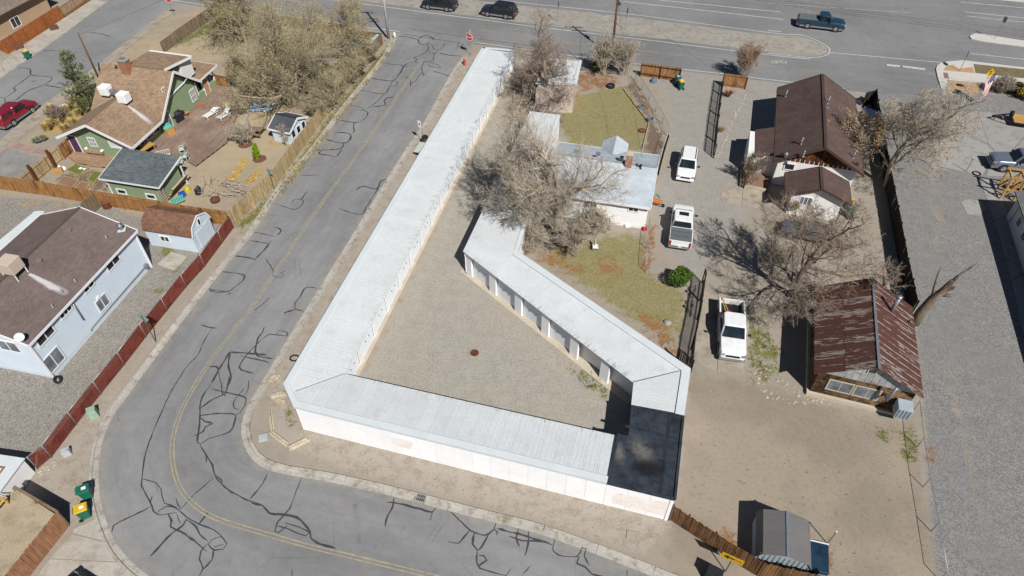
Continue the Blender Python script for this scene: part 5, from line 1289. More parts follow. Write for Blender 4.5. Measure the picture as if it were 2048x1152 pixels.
def leaf_cloud(mb, pts, size, rnd, per=1, jit=.15, dens=1.0):
    for p in pts:
        for k in range(per):
            if rnd.random() > dens: continue
            c = Vector(p) + Vector((rnd.gauss(0, jit), rnd.gauss(0, jit), rnd.gauss(0, jit * .8)))
            n = Vector((rnd.gauss(0, 1), rnd.gauss(0, 1), rnd.gauss(0, 1))).normalized(); x, y = ring_axes(n); s_ = size * rnd.uniform(.6, 1.3)
            mb.add([c - x * s_, c - y * s_ * .6, c + x * s_, c + y * s_ * .6], [(0, 1, 2, 3)])

def tree(name, base, label, seed, H, spread, tr, mbark=M_bark, mtwig=M_twig, leaves=None, cat='tree', group=None, proto=None, rz=0.0, scale=1.0, **kw):
    root = empty(name, base, rz, label, cat, group)
    W0 = WLOC[root.name]; WLOC[root.name] = Matrix()
    lo, hi, tips = grow(seed, H, spread, tr, **kw)
    lo.build('trunk', mbark, root, True); hi.build('crown', mtwig, root)
    if leaves:
        mat, size, per, jit, dens, cond = leaves; lm = MB(); leaf_cloud(lm, [p for p, d in tips if cond(p)], size, random.Random(seed), per, jit, dens); lm.build('leaves', mat, root, kind='stuff')
    WLOC[root.name] = W0; root.scale = (scale,) * 3
    return root

M_budl = leafmat('olive_buds', sr(182, 170, 116), sr(158, 146, 100)); M_tanl = leafmat('tan_leaves', sr(196, 164, 112), sr(164, 128, 84))
M_lime2 = leafmat('lime_leaves', sr(150, 176, 40), sr(118, 150, 30)); M_grn = leafmat('green_leaves', sr(104, 132, 52), sr(72, 98, 38)); M_pine = leafmat('pine_needles', sr(134, 146, 90), sr(96, 110, 62))
M_dkgrn = leafmat('dark_evergreen', sr(58, 72, 36), sr(40, 52, 26))
always = lambda p: True
tree('bare_cottonwood', G(1112, 476), 'largest bare tree, spreading over the white roofs beside the grey roof bungalow', 11, 12.0, 6.2, .36, thin=.008, kids=(9, 7, 6, 5, 5), fork=.2, angle=(30, 62))
tree('bare_tree', G(1050, 470), 'pale many-stemmed bare tree leaning over the inner storage roof', 23, 8.5, 3.6, .26, fork=.15, angle=(30, 65), stems=2, thin=.008, kids=(6, 6, 5, 5, 4))
tree('bare_tree', G(1094, 214), 'dark twisted bare tree over the block shed by the frontage road', 31, 7.6, 4.0, .3, M_twigd, M_twigd, fork=.12, angle=(38, 72))
tree('bare_tree', G(1772, 372), 'bare tree with tan leaves left low, behind the dark fence', 47, 10.5, 4.6, .3, M_bark, M_twig, leaves=(M_tanl, .09, 1, .12, .5, lambda p: p.z < 6.4), fork=.25, angle=(28, 60))
tree('bare_elm', G(1592, 598), 'bare elm throwing a branching shadow on the gravel drive near the rusty cabin', 53, 9.5, 4.4, .34, M_twigd, M_twigd, fork=.22, angle=(30, 64))
tree('budding_willow', G(588, 208), 'huge budding olive tree with thick grey trunk in the fenced back yard', 61, 10.5, 6.0, .62, M_bark, M_twigo, leaves=(M_budl, .075, 1, .18, .28, always), fork=.12, angle=(34, 70), kids=(6, 6, 6, 5, 3), thin=.008, stems=3)
tree('budding_willow', G(690, 118), 'smaller budding olive tree near the frontage corner of the back yard', 67, 7.5, 3.6, .25, M_bark, M_twigo, leaves=(M_budl, .07, 1, .16, .4, always), fork=.15, kids=(6, 6, 6, 5, 4))
tree('budding_willow', G(492, 92), 'budding olive tree standing left of the huge one beside the board fence', 71, 9, 4.4, .3, M_bark, M_twigo, leaves=(M_budl, .07, 1, .18, .4, always), fork=.15, kids=(7, 6, 6, 5, 4))
# brushy bare shrubs; a few shapes, copied
def shrub(name, base, label, seed, H, r, mt, group=None, stems=7, leaves=None, cat='shrub'):
    return tree(name, base, label, seed, H, r, .09, mt, mt, leaves, cat, group, levels=4, kids=(5, 5, 5, 4), fork=.2, angle=(14, 38), thin=.011, stems=stems, up=.1)
s1 = shrub('bare_shrub', G(1206, 149), 'tall pale vase shaped bare shrub beside the utility pole', 81, 5.2, 1.8, M_twig)
s2 = shrub('bare_shrub', G(1243, 151), 'pale bare shrub left of the brown board fence', 82, 4.6, 1.6, M_twig)
s3 = shrub('bare_shrub', G(1488, 158), 'pinkish bare shrub at the end of the slatted driveway fence', 83, 4.8, 1.5, pm('pink_twigs', sr(176, 150, 130), .9))
s4 = shrub('bare_shrub', G(1500, 368), 'young bare tree in the timber edged bed beside brown roof house', 84, 3.6, 1.3, M_twigd, stems=3)
s5 = shrub('bare_shrub', G(491, 288), 'round bare shrub in mulch beside the picnic table', 85, 2.2, 1.2, M_twig, stems=6)
s6 = shrub('bare_shrub', G(572, 289), 'bare sapling in front of the little white shed', 86, 2.8, .9, pm('pale_twigs', sr(190, 174, 158), .9), stems=1)
s7 = shrub('bare_shrub', G(1998, 186), 'low grey bare shrub behind the flag on the corner', 87, 1.6, 1.1, M_twig, stems=9)
s8 = shrub('bare_shrub', G(120, 245), 'low brown bare shrub among the blonde grasses by the sidewalk', 88, 1.3, 1.0, M_twigd, stems=9)
HEDGE = [(716, 158), (696, 176), (676, 200), (660, 222), (640, 236), (735, 128), (640, 195), (548, 196), (510, 196), (484, 178)]
for i, (u, v) in enumerate(HEDGE):
    if i < 3: hs = shrub('hedge_shrub', G(u, v), 'overgrown tan bare hedge shrub in a thicket along the street fence', 90 + i, 2.5, 1.7, M_twigo, 'thicket shrubs in the back yard', 9); H3 = (H3 if i else []) + [hs]
    else:
        hs = copy_tree(H3[i % 3]); hs.location = G(u, v); hs.rotation_euler = (0, 0, i * 1.7); hs.scale = (random.uniform(.8, 1.2),) * 3
for i, (u, v, lb) in enumerate(((30, 6, 'bare tree behind the orange fence in the corner of the view'), (120, -4, 'bare tree behind the far end of the orange fence'), (1018, 370, 'pale bare brush beside the storage court wall'), (1150, 512, 'bare brush under the largest tree beside the lawn'), (1065, 505, 'bare brush against the back of the inner storage wing'), (1190, 470, 'bare brush below the bungalow wall'))):
    hs = copy_tree((s1, s2, s3)[i % 3] if i < 2 else (s1, s2, s7)[i % 3]); hs.location = G(u, v); hs.rotation_euler = (0, 0, i * 2.1); hs.scale = ((1.1, 1.1, 1.4, .8, .7, 1.2)[i],) * 3; hs['label'] = lb
# evergreen and leafy shrubs
def bush(name, base, label, rx, rz_, n, size, mat, seed, cat='bush', squash=1.0, lobes=7, group=None):
    rnd = random.Random(seed); root = empty(name, base, 0, label, cat, group); mb = MB(); bl = []
    for k in range(lobes):
        a = rnd.random() * 6.28; q = rnd.random() ** .5 * .6; bl.append((Vector((math.cos(a) * rx * q, math.sin(a) * rx * q, rz_ * rnd.uniform(.35, .75))), rx * rnd.uniform(.4, .62)))
    for k in range(n):
        c, r_ = rnd.choice(bl); d = Vector((rnd.gauss(0, 1), rnd.gauss(0, 1), rnd.gauss(0, 1))).normalized() * r_ * rnd.uniform(.7, 1.05); d.z *= rz_ / rx * .7
        p = c + d + Vector(base)
        if p.z < .05: p.z = .05 + rnd.random() * .2
        nn = (d + Vector((rnd.gauss(0, .4), rnd.gauss(0, .4), rnd.gauss(0, .4)))).normalized(); x, y = ring_axes(nn); s_ = size * rnd.uniform(.6, 1.4)
        mb.add([p - x * s_, p - y * s_ * .7 + nn * s_ * .2, p + x * s_, p + y * s_ * .7 + nn * s_ * .2], [(0, 1, 2, 3)])
    mb.build('leaves', mat, root, kind='stuff')
    st = MB()
    for k in range(6):
        c, r_ = bl[k % len(bl)]; st.tube([Vector(base), Vector(base) + c * .5 + Vector((0, 0, .1)), Vector(base) + c], [.04, .03, .015], 5)
    st.build('stems', M_twigd, root)
    return root
bush('green_bush', G(1357, 574), 'round bright green bush beside the slatted fence and lawn', 1.05, 1.7, 2600, .085, M_grn, 1)
bush('dark_evergreen', G(655, 168), 'dark evergreen shrub inside the thicket along the street fence', 1.2, 3.0, 1600, .14, M_dkgrn, 2)
bush('lime_shrub', G(517, 318), 'small lime green shrub on a stem in a mulch ring', .42, 1.7, 900, .07, M_lime2, 3)
bush('juniper', G(1578, 424), 'grey green juniper at the white annex corner', .75, 1.6, 1300, .08, leafmat('juniper_leaves', sr(128, 126, 74), sr(98, 98, 56)), 4)
bush('yellow_bush', G(2046, 192), 'yellow green bush at the right edge behind the sidewalk', 1.5, 1.6, 1800, .11, leafmat('yellow_leaves', sr(182, 158, 66), sr(128, 122, 54)), 5)
bush('dark_bush', G(2024, 188), 'dark green bush left of the yellow one behind the sidewalk', .8, 1.4, 900, .1, M_dkgrn, 6)
bush('green_vine', G(1496, 345), 'bright green vine tuft by the brown roof house porch', .4, 2.1, 500, .07, M_lime2, 7)
bush('green_bush', G(1196, 140), 'low green bush under the pale shrubs by the utility pole', 1.1, 1.2, 1000, .1, M_grn, 8)
bush('sage_mound', G(83, 283), 'round grey sage mound beside the paver band', .8, .6, 700, .07, leafmat('sage_leaves', sr(146, 146, 128), sr(120, 124, 104)), 9)
bush('dark_bush', G(1588, 364), 'dark bush in the shade of the annex wall', .7, 1.2, 600, .09, M_dkgrn, 10)
bush('silver_plant', G(486, 228), 'grey green plant beside the deck edge', .5, .6, 400, .06, bpy.data.materials['sage_leaves'], 11)
# pine
def pine(name, base, label, H, r, seed):
    rnd = random.Random(seed); root = empty(name, base, 0, label, 'tree'); base = Vector(base)
    tr = MB(); tr.tube([base - UPZ * .1, base + Vector((.1, 0, H * .5)), base + UPZ * H], [.16, .1, .03], 8); tr.build('trunk', M_bark, root, True)
    br = MB(); nd = MB()
    for k in range(85):
        t = rnd.uniform(.10, 1); z = H * t; a = k * 2.4 + rnd.random(); L = r * (1.15 - t) ** .7 * rnd.uniform(.6, 1.1) + .15
        p0 = base + UPZ * z; d = Vector((math.cos(a), math.sin(a), rnd.uniform(.15, .6))).normalized(); p1 = p0 + d * L; br.tube([p0, p0.lerp(p1, .5) - UPZ * .05, p1], [.03, .02, .01], 4, False)
        for c in range(int(4 + L * 6)):
            q = p0.lerp(p1, rnd.uniform(.25, 1.05)) + Vector((rnd.gauss(0, .1), rnd.gauss(0, .1), rnd.gauss(0, .08))) * (1 + L * .5)
            for j in range(11):
                dd = (d * .6 + Vector((rnd.gauss(0, .7), rnd.gauss(0, .7), rnd.gauss(.35, .6)))).normalized(); x, y = ring_axes(dd); s_ = .2 * rnd.uniform(.7, 1.3)
                nd.add([q - x * .022, q + x * .022, q + dd * s_ + x * .008, q + dd * s_ - x * .008], [(0, 1, 2, 3)])
    br.build('branches', M_twigd, root); nd.build('needles', M_pine, root, kind='stuff'); return root
pine('pine_tree', G(186, 226), 'young green pine beside the side street sidewalk and tan roof', 7.0, 2.0, 5)
# dead tree
ded = empty('dead_tree', G(1828, 646), 0, 'dead broken grey trunk with two bare spikes behind the rusty cabin', 'tree')
p0 = G(1828, 646); M_dead = pm('dead_wood', sr(136, 122, 106), .95, .2, 1.5, .2, 8, stretch=(1, 1, .3), stain=sr(92, 78, 66), st=(.5, .65), bump=.6)
m = MB(); m.tube([p0 - UPZ * .2, p0 + Vector((.1, .1, 1.2)), p0 + Vector((.35, .1, 2.6)), p0 + Vector((.7, .0, 3.6)), p0 + Vector((.95, .1, 4.3)), p0 + Vector((1.05, .15, 4.6))], [.42, .36, .33, .28, .2, .15], 11); m.build('trunk', M_dead, ded, True)
for q in ([(.35, .1, 2.6), (.2, .35, 3.6), (.1, .6, 4.6), (.05, .7, 5.4)], [(.95, .1, 4.3), (1.3, .2, 4.9), (1.9, .3, 5.7), (2.2, .35, 6.1)], [(.6, 0, 3.2), (1.1, -.3, 3.4), (1.5, -.4, 3.6)], [(.7, .1, 3.5), (1.2, -.1, 4.0), (1.35, -.1, 4.1)]):
    m = MB(); m.tube([p0 + Vector(x) for x in q], [.16, .12, .07, .03][:len(q)], 7); m.build('branch', M_dead, ded, True)
# blonde grass clumps and verge grass
M_blonde = leafmat('blonde_grass', sr(216, 196, 130), sr(184, 160, 98)); M_gblade = leafmat('green_grass', sr(112, 128, 58), sr(86, 104, 44)); M_dry = leafmat('dry_grass', sr(190, 172, 122), sr(158, 138, 96))
def clump(name, base, label, n, h, sp, mat, seed, cat='grass clump', group=None):
    rnd = random.Random(seed); root = empty(name, base, 0, label, cat, group); mb = MB(); base = Vector(base)
    for k in range(n):
        a = rnd.random() * 6.28; d = Vector((math.cos(a), math.sin(a), 0)); b0 = base + d * rnd.random() * sp * .35; hh = h * rnd.uniform(.6, 1.1); o = sp * rnd.uniform(.3, 1.1); s_ = Vector((-d.y, d.x, 0)) * .018
        p1 = b0 + d * o * .35 + UPZ * hh * .7; p2 = b0 + d * o + UPZ * hh * rnd.uniform(.7, 1)
        mb.add([b0 - s_, b0 + s_, p1 + s_, p1 - s_, p2], [(0, 1, 2, 3), (3, 2, 4)])
    mb.build('blades', mat, root, kind='stuff'); return root
gc = clump('grass_clump', G(140, 222), 'blonde ornamental grass clump in the dry bed beside the side street', 260, 1.0, .6, M_blonde, 3, group='blonde grass clumps by the sidewalk')
for i, (u, v) in enumerate(((152, 205), (128, 228), (112, 240), (104, 252), (138, 238), (122, 252), (146, 250), (160, 232), (98, 262), (132, 262), (170, 216), (104, 222))):
    o = copy_tree(gc); o.location = G(u, v); o.rotation_euler = (0, 0, i * 1.3); o.scale = (random.uniform(.7, 1.15),) * 3
clump('grass_clump', G(1456, 193), 'rust coloured dry grass clump at the top of the fenced gravel bed', 220, .8, .6, leafmat('rust_grass', sr(176, 126, 78), sr(140, 96, 60)), 4)
clump('grass_clump', G(1442, 262), 'yellow dry grass clump at the lower end of the fenced gravel bed', 200, .5, .55, M_dry, 5)
def inpoly(p, poly):
    c = False
    for i in range(len(poly)):
        a, b_ = poly[i], poly[i - 1]
        if (a.y > p.y) != (b_.y > p.y) and p.x < (b_.x - a.x) * (p.y - a.y) / (b_.y - a.y) + a.x: c = not c
    return c
def scatter(name, polys, dens, fn, mat, label, cat, seed):
    rnd = random.Random(seed); mb = MB()
    for poly in polys:
        P_ = GG(poly); x0, x1 = min(p.x for p in P_), max(p.x for p in P_); y0, y1 = min(p.y for p in P_), max(p.y for p in P_)
        for k in range(int((x1 - x0) * (y1 - y0) * dens)):
            p = Vector((rnd.uniform(x0, x1), rnd.uniform(y0, y1), 0))
            if inpoly(p, P_) and mnoise.noise(p * .55 + Vector((seed, 0, 0))) + .25 * mnoise.noise(p * 2.5) > -.05: fn(mb, p, rnd)
    o = mb.build(name, mat); tag(o, label, cat, kind='stuff'); return o
def blade(h):
    def f(mb, p, rnd):
        for k in range(3):
            a = rnd.random() * 6.28; d = Vector((math.cos(a), math.sin(a), 0)); s_ = Vector((-d.y, d.x, 0)) * .022; hh = h * rnd.uniform(.5, 1.2); q = p + d * .05
            mb.add([q - s_, q + s_, q + d * hh * .6 + UPZ * hh], [(0, 1, 2)])
    return f
def flake(s0):
    def f(mb, p, rnd):
        a = rnd.random() * 6.28; d = Vector((math.cos(a), math.sin(a), rnd.uniform(-.3, .3))) * s0 * rnd.uniform(.6, 1.4); s_ = Vector((-d.y, d.x, rnd.uniform(-.05, .05))) * .55; q = p + UPZ * rnd.uniform(.03, .07)
        mb.add([q - d, q - s_, q + d, q + s_], [(0, 1, 2, 3)])
    return f
def pebble(s0):
    def f(mb, p, rnd):
        s_ = s0 * rnd.uniform(.5, 1.4); a = rnd.random() * 6.28; c, n = math.cos(a) * s_, math.sin(a) * s_
        mb.add([(p.x + c, p.y + n, 0), (p.x - n, p.y + c, 0), (p.x - c * .8, p.y - n * .8, 0), (p.x + n, p.y - c, 0), (p.x, p.y, s_ * .8)], [(0, 1, 4), (1, 2, 4), (2, 3, 4), (3, 0, 4)])
    return f
Z = lambda k: [z[3] for z in ZONES if z[0] == k]
scatter('weeds', [z for z in Z('weeds')], 16, blade(.2), M_gblade, 'green weeds along the fences and verges', 'weeds', 1)
scatter('dry_grass', [(p) for p in Z('weeds')[:2]] + [[(475, 455), (640, 280), (780, 100), (790, 92), (650, 290), (500, 470)]], 22, blade(.28), M_dry, 'dry straw grass along the street fence verge', 'dry grass', 2)
scatter('lawn_grass', Z('lawn'), 11, blade(.09), leafmat('lawn_blades', sr(190, 174, 128), sr(132, 132, 80)), 'thin yellowing lawn grass beside the bungalow', 'lawn', 3)
scatter('fallen_leaves', Z('leaves'), 24, flake(.055), leafmat('orange_leaves', sr(190, 138, 92), sr(150, 104, 68)), 'drifts of fallen orange leaves on the lawns', 'leaves', 4)
scatter('straw_mulch', Z('straw')[:3], 60, flake(.09), leafmat('yellow_straw', sr(224, 190, 104), sr(196, 158, 84)), 'yellow straw spread on the garden beds', 'straw', 5)
M_peb = pm('pebbles', sr(176, 168, 156), .9, .3, 8, .2, 20)
scatter('gravel_stones', [[(1345, 1010), (1390, 760), (1830, 850), (1862, 1150), (1500, 1150)], [(700, 750), (1240, 860), (1260, 765), (935, 515)], [(110, 770), (310, 560), (430, 455), (70, 905), (0, 905), (0, 760)], [(1870, 1100), (1832, 650), (1790, 500), (1850, 240), (1950, 380), (2040, 640), (2040, 1140)]], 2.2, pebble(.05), M_peb, 'loose pale stones strewn over the gravel and dirt', 'gravel', 6)
scatter('dirt_litter', [[(1345, 1010), (1390, 760), (1830, 850), (1862, 1150), (1500, 1150)], [(600, 900), (900, 985), (1290, 1105), (1340, 1045), (900, 925), (610, 868)], [(1420, 520), (1560, 430), (1740, 480), (1740, 560), (1610, 600), (1500, 640)]], 2.5, flake(.035), pm('twig_litter', sr(112, 94, 76), .9), 'dry brown litter on the bare dirt', 'litter', 7)

# ------------------------------------------------------------------ vehicles
M_tyre = pm('tyre_rubber', (.018, .018, .019), .85, .15, 4, .1, 20)
M_rim = pm('alloy_rim', (.5, .5, .51), .35, .1, 4, .05, 20, metal=.7, spec=.5)
M_carglass = glass('car_glass', (.012, .018, .022), .06)
M_chrome = pm('chrome', (.62, .63, .65), .2, .05, 4, .05, 20, metal=.9)
M_lamp = glass('headlamp', (.22, .24, .26), .12)
M_tail = pm('tail_lamp', (.35, .02, .02), .3, .05, 4, .05, 20)
M_trimb = pm('black_trim', (.022, .022, .024), .6, .1, 4, .1, 20)
M_plate = pm('number_plate', (.6, .6, .6), .6)

def loft(mb, secs):
    """secs: list of (x, half width, z bottom, z top, crown)"""
    n = 10; base = len(mb.v)
    for x, w, zb, zt, cr in secs:
        h = zt - zb
        ring = [(-w * .86, zb), (-w * .97, zb + h * .18), (-w, zb + h * .5), (-w * .985, zb + h * .82), (-w * .9, zt), (w * .9, zt), (w * .985, zb + h * .82), (w, zb + h * .5), (w * .97, zb + h * .18), (w * .86, zb)]
        for i, (y, z) in enumerate(ring): mb.v.append((x, y, z))
        mb.v.append((x, 0, zt + cr))
    m = n + 1; order = [0, 1, 2, 3, 4, 10, 5, 6, 7, 8, 9]
    for i in range(len(secs) - 1):
        for k in range(11):
            a, b_ = order[k], order[(k + 1) % 11]
            mb.f.append((base + i * m + a, base + (i + 1) * m + a, base + (i + 1) * m + b_, base + i * m + b_)); mb.uv.append(None); mb.mi.append(0)
    mb.f.append(tuple(base + k for k in order)); mb.uv.append(None); mb.mi.append(0)
    e = base + (len(secs) - 1) * m; mb.f.append(tuple(e + k for k in order[::-1])); mb.uv.append(None); mb.mi.append(0)

def greenhouse(mb, lo, mid, hi):
    """frustum cabin from (x0,x1,half width,z) rings with rounded corners"""
    rings = []
    for x0, x1, w, z in (lo, mid, hi):
        c = min(.16, w * .2); rings.append([(x0 + c, -w, z), (x1 - c, -w, z), (x1, -w + c, z), (x1, w - c, z), (x1 - c, w, z), (x0 + c, w, z), (x0, w - c, z), (x0, -w + c, z)])
    b0 = len(mb.v)
    for r_ in rings: mb.v.extend(r_)
    for i in range(2):
        for k in range(8):
            a, b_ = b0 + i * 8 + k, b0 + i * 8 + (k + 1) % 8; mb.f.append((a, b_, b_ + 8, a + 8)); mb.uv.append(None); mb.mi.append(0)
    mb.f.append(tuple(b0 + 16 + k for k in range(8))); mb.uv.append(None); mb.mi.append(0)

def vehicle(name, p, heading, label, paintm, kind='suv', L=4.8, W=1.88, wheel_r=.37, wb=2.8, roof=1.75, belt=1.05, bed='open', lower=None, rails=False, sunroof=False, cat=None, hood=None, cabx=None, group=None):
    rz = math.atan2(heading.y, heading.x); root = empty(name, (p.x, p.y, .01), rz, label, cat or kind, group)
    W0 = WLOC[root.name]; WLOC[root.name] = Matrix()
    B = lambda mb, nm, mat, par=root, sm=False, bv=0.0: (mb.build(nm, mat, par, sm, bv))
    h2, w = L / 2, W / 2; zb = .28; hood = hood or belt - .02
    pick = kind == 'pickup'; xc0, xc1 = cabx or ((-.35, 1.35) if pick else (-h2 + .12, 1.15))     # cab rear and base of windscreen
    front = [(h2 - .02, w * .80, zb + .10, hood - .22, .0), (h2 - .12, w * .92, zb, hood - .10, .02), (h2 - .5, w * .985, zb, hood - .03, .03), (xc1 + .1, w, zb, hood + .03, .03)]
    mb = MB()
    if pick: secs = front + [(xc1 - .3, w, zb, belt, .0), (xc0, w, zb, belt, .0), (xc0 - .06, w, zb, belt, 0)]
    else: secs = front + [(xc1 - .4, w, zb, belt, .0), (-h2 + .5, w * .99, zb, belt, .0), (-h2 + .12, w * .95, zb + .05, belt - .02, 0), (-h2, w * .86, zb + .14, belt - .1, 0)]
    loft(mb, secs); body = B(mb, 'body', paintm, sm=False, bv=.025)
    rw = w * .80; xr0, xr1 = (xc0 + .12, xc1 - .62) if pick else (xc0 + .32, xc1 - .68)
    if kind == 'sedan': xr0 = xc0 + .75
    g = MB(); greenhouse(g, (xc0, xc1, w * .93, belt - .03), ((xc0 + xr0) / 2 - .02, (xc1 + xr1) / 2 + .03, w * .885, (belt + roof) / 2), (xr0, xr1, rw, roof))
    cab = B(g, 'cabin', paintm, bv=.05)
    def gq(nm, pts, off, mat=M_carglass): q = MB(); q.add([Vector(a) + Vector(off) for a in pts], [(0, 1, 2, 3)]); return B(q, nm, mat, cab)
    def lerp3(a, b_, t): return tuple(a[i] + (b_[i] - a[i]) * t for i in range(3))
    def side(t, x0f, x1f, s_):   # point on the cabin side at height fraction t
        ww = w * .93 + (rw - w * .93) * t; xa = xc0 + (xr0 - xc0) * t; xb = xc1 + (xr1 - xc1) * t
        return ww * s_, xa, xb
    z0, z1 = .10, .86; zz = lambda t: belt - .03 + (roof - belt + .03) * t
    nwin = 2 if (pick and xc1 - xc0 < 1.9) else (2 if pick or kind == 'sedan' else 3)
    for s_ in (-1, 1):
        y0, xa0, xb0 = side(z0, 0, 0, s_); y1, xa1, xb1 = side(z1, 0, 0, s_)
        for k in range(nwin):
            f0 = .07 + .87 * k / nwin + .012; f1 = .07 + .87 * (k + 1) / nwin - .02
            pts = [(xa0 + (xb0 - xa0) * f0, y0, zz(z0)), (xa0 + (xb0 - xa0) * f1, y0, zz(z0)), (xa1 + (xb1 - xa1) * f1, y1, zz(z1)), (xa1 + (xb1 - xa1) * f0, y1, zz(z1))]
            gq('side_window', pts if s_ < 0 else pts[::-1], (0, s_ * .035, 0))
    yw0, yw1 = w * .93 * .87, rw * .87
    fx = lambda t: xc1 + (xr1 - xc1) * t; bx = lambda t: xc0 + (xr0 - xc0) * t
    gq('windscreen', [(fx(.06), -yw0, zz(.06)), (fx(.06), yw0, zz(.06)), (fx(.9), yw1, zz(.9)), (fx(.9), -yw1, zz(.9))], (.055, 0, .03))
    gq('rear_window', [(bx(.16), yw0, zz(.16)), (bx(.16), -yw0, zz(.16)), (bx(.86), -yw1, zz(.86)), (bx(.86), yw1, zz(.86))], (-.055, 0, .03))
    # bumpers, lamps, grille
    q = MB(); q.box((h2 - .02, 0, zb + .18), (.2, W * .94, .22)); B(q, 'front_bumper', M_chrome if pick and kind == 'pickup' and lower else paintm, bv=.05)
    q = MB(); q.box((-h2 + .02, 0, zb + .22), (.2, W * .94, .22)); B(q, 'rear_bumper', M_chrome if pick else paintm, bv=.05)
    q = MB(); q.box((h2 - .02, 0, hood - .33), (.08, W * .5, .2)); B(q, 'grille', M_trimb, bv=.02)
    for s_ in (-1, 1):
        q = MB(); q.box((h2 - .11, s_ * w * .74, hood - .24), (.22, W * .17, .18)); B(q, 'headlight', M_lamp, bv=.04)
        q = MB(); q.box((-h2 + .05, s_ * w * .86, belt - .28), (.12, .16, .42)); B(q, 'taillight', M_tail, bv=.03)
        q = MB(); q.box((xc1 - .42, s_ * (w + .16), belt + .1), (.14, .26, .18)); B(q, 'mirror', M_trimb if kind != 'x' else paintm, bv=.04)
        for x in (wb / 2 + .08, -wb / 2 + .08):
            a = MB(); a.tube([(x, s_ * (w - .3), wheel_r), (x, s_ * (w + .006), wheel_r)], wheel_r + .085, 20); B(a, 'wheel_arch', M_trimb)
            t_ = MB(); t_.tube([(x, s_ * (w - .22), wheel_r), (x, s_ * (w - .01), wheel_r), (x, s_ * (w + .025), wheel_r)], [wheel_r, wheel_r, wheel_r * .9], 22); wo = B(t_, 'wheel', M_tyre)
            r_ = MB(); r_.tube([(x, s_ * (w + .0), wheel_r), (x, s_ * (w + .034), wheel_r)], [wheel_r * .64, wheel_r * .58], 16); B(r_, 'rim', M_rim, wo)
            h_ = MB()
            for k in range(5):
                an = 2 * math.pi * k / 5 + .3; cx, cz = x + math.cos(an) * wheel_r * .36, wheel_r + math.sin(an) * wheel_r * .36; h_.tube([(cx, s_ * (w + .02), cz), (cx, s_ * (w + .037), cz)], wheel_r * .11, 7)
            h_.build('rim_slots', M_trimb, wo, kind='stuff')
    q = MB(); q.box((-h2 - .005 - (.0 if not pick else .08), 0, zb + .3), (.02, .3, .15)); B(q, 'number_plate', M_plate)
    if lower:
        for s_ in (-1, 1): q = MB(); q.box((.0, s_ * (w + .002), zb + .14), (L * .9, .02, .2)); B(q, 'lower_trim', lower)
    if rails:
        for s_ in (-1, 1): q = MB(); q.beam((xr0 + .2, s_ * rw * .86, roof + .05), (xr1 - .15, s_ * rw * .86, roof + .05), .05, .05); B(q, 'roof_rail', M_trimb, cab)
    if sunroof: q = MB(); q.box(((xr0 + xr1) / 2 + .2, 0, roof + .012), (.5, .85, .025)); B(q, 'sunroof', M_carglass, cab, bv=.02)
    if pick:
        x0, x1 = -h2 + .08, xc0 - .05; bt = belt + .0
        for s_ in (-1, 1):
            q = MB(); q.box(((x0 + x1) / 2, s_ * (w - .07), (zb + bt) / 2 + .02), (x1 - x0, .14, bt - zb)); B(q, 'bed_side', paintm, bv=.03)
        q = MB(); q.box((x0 + .04, 0, (zb + .25 + bt) / 2), (.09, W - .28, bt - zb - .25)); B(q, 'tailgate', paintm, bv=.02)
        q = MB(); q.box((x1 + .0, 0, (zb + bt) / 2), (.08, W - .28, bt - zb)); B(q, 'bed_front', paintm)
        q = MB(); q.box(((x0 + x1) / 2, 0, .58), (x1 - x0, W - .28, .06)); fl = B(q, 'bed_floor', M_trimb)
        if bed == 'cover':
            q = MB(); q.box(((x0 + x1) / 2 - .02, 0, bt + .05), (x1 - x0 - .05, W - .16, .05)); B(q, 'bed_cover', pm(name + '_cover', sr(108, 116, 118), .6, .06, 1, .08, 14), bv=.02)
            for k in (1, 2): q = MB(); q.box((x0 + (x1 - x0) * k / 3, 0, bt + .078), (.03, W - .3, .008)); B(q, 'cover_seam', M_trimb)
        elif bed == 'canopy':
            g2 = MB(); greenhouse(g2, (x0 - .02, x1 + .1, w * .93, bt), (x0 + .06, x1 + .1, w * .9, (bt + roof) / 2), (x0 + .25, x1 + .1, rw, roof)); cn = B(g2, 'canopy', paintm, bv=.05)
            for s_ in (-1, 1): q = MB(); q.box(((x0 + x1) / 2 + .1, s_ * (w * .905), (bt + roof) / 2 + .03), (x1 - x0 - .5, .04, .3)); B(q, 'canopy_window', M_carglass, cn)
    WLOC[root.name] = W0
    return root
P_white = paint('white_car_paint', (.72, .73, .73)); P_black = paint('black_car_paint', (.012, .014, .018)); P_red = paint('red_car_paint', (.19, .008, .018)); P_teal = paint('teal_car_paint', (.008, .035, .06))
P_grey = paint('grey_car_paint', (.10, .105, .115)); P_silver = paint('silver_blue_paint', (.23, .26, .31), metal=.5); P_navy = paint('navy_car_paint', (.012, .02, .05))
def place(front, rear): a, b_ = G(*front), G(*rear); return (a + b_) / 2, (a - b_).normalized(), (a - b_).length
c, d, l = place((1368, 367), (1377, 312)); vehicle('parked_suv', G(1368, 367) - d * 2.3, d, 'white compact suv with black roof rails parked on the gravel drive', P_white, 'suv', 4.6, 1.85, .35, 2.7, 1.66, 1.0, rails=True, cat='car')
c, d, l = place((1364, 430), (1357, 503)); vehicle('sport_pickup', G(1357, 503) + d * 2.75, d, 'white crew cab pickup with grey bed cover and red tail lamps', P_white, 'pickup', 5.5, 1.98, .39, 3.2, 1.85, 1.12, bed='cover', cabx=(-.85, 1.45), sunroof=True, cat='truck')
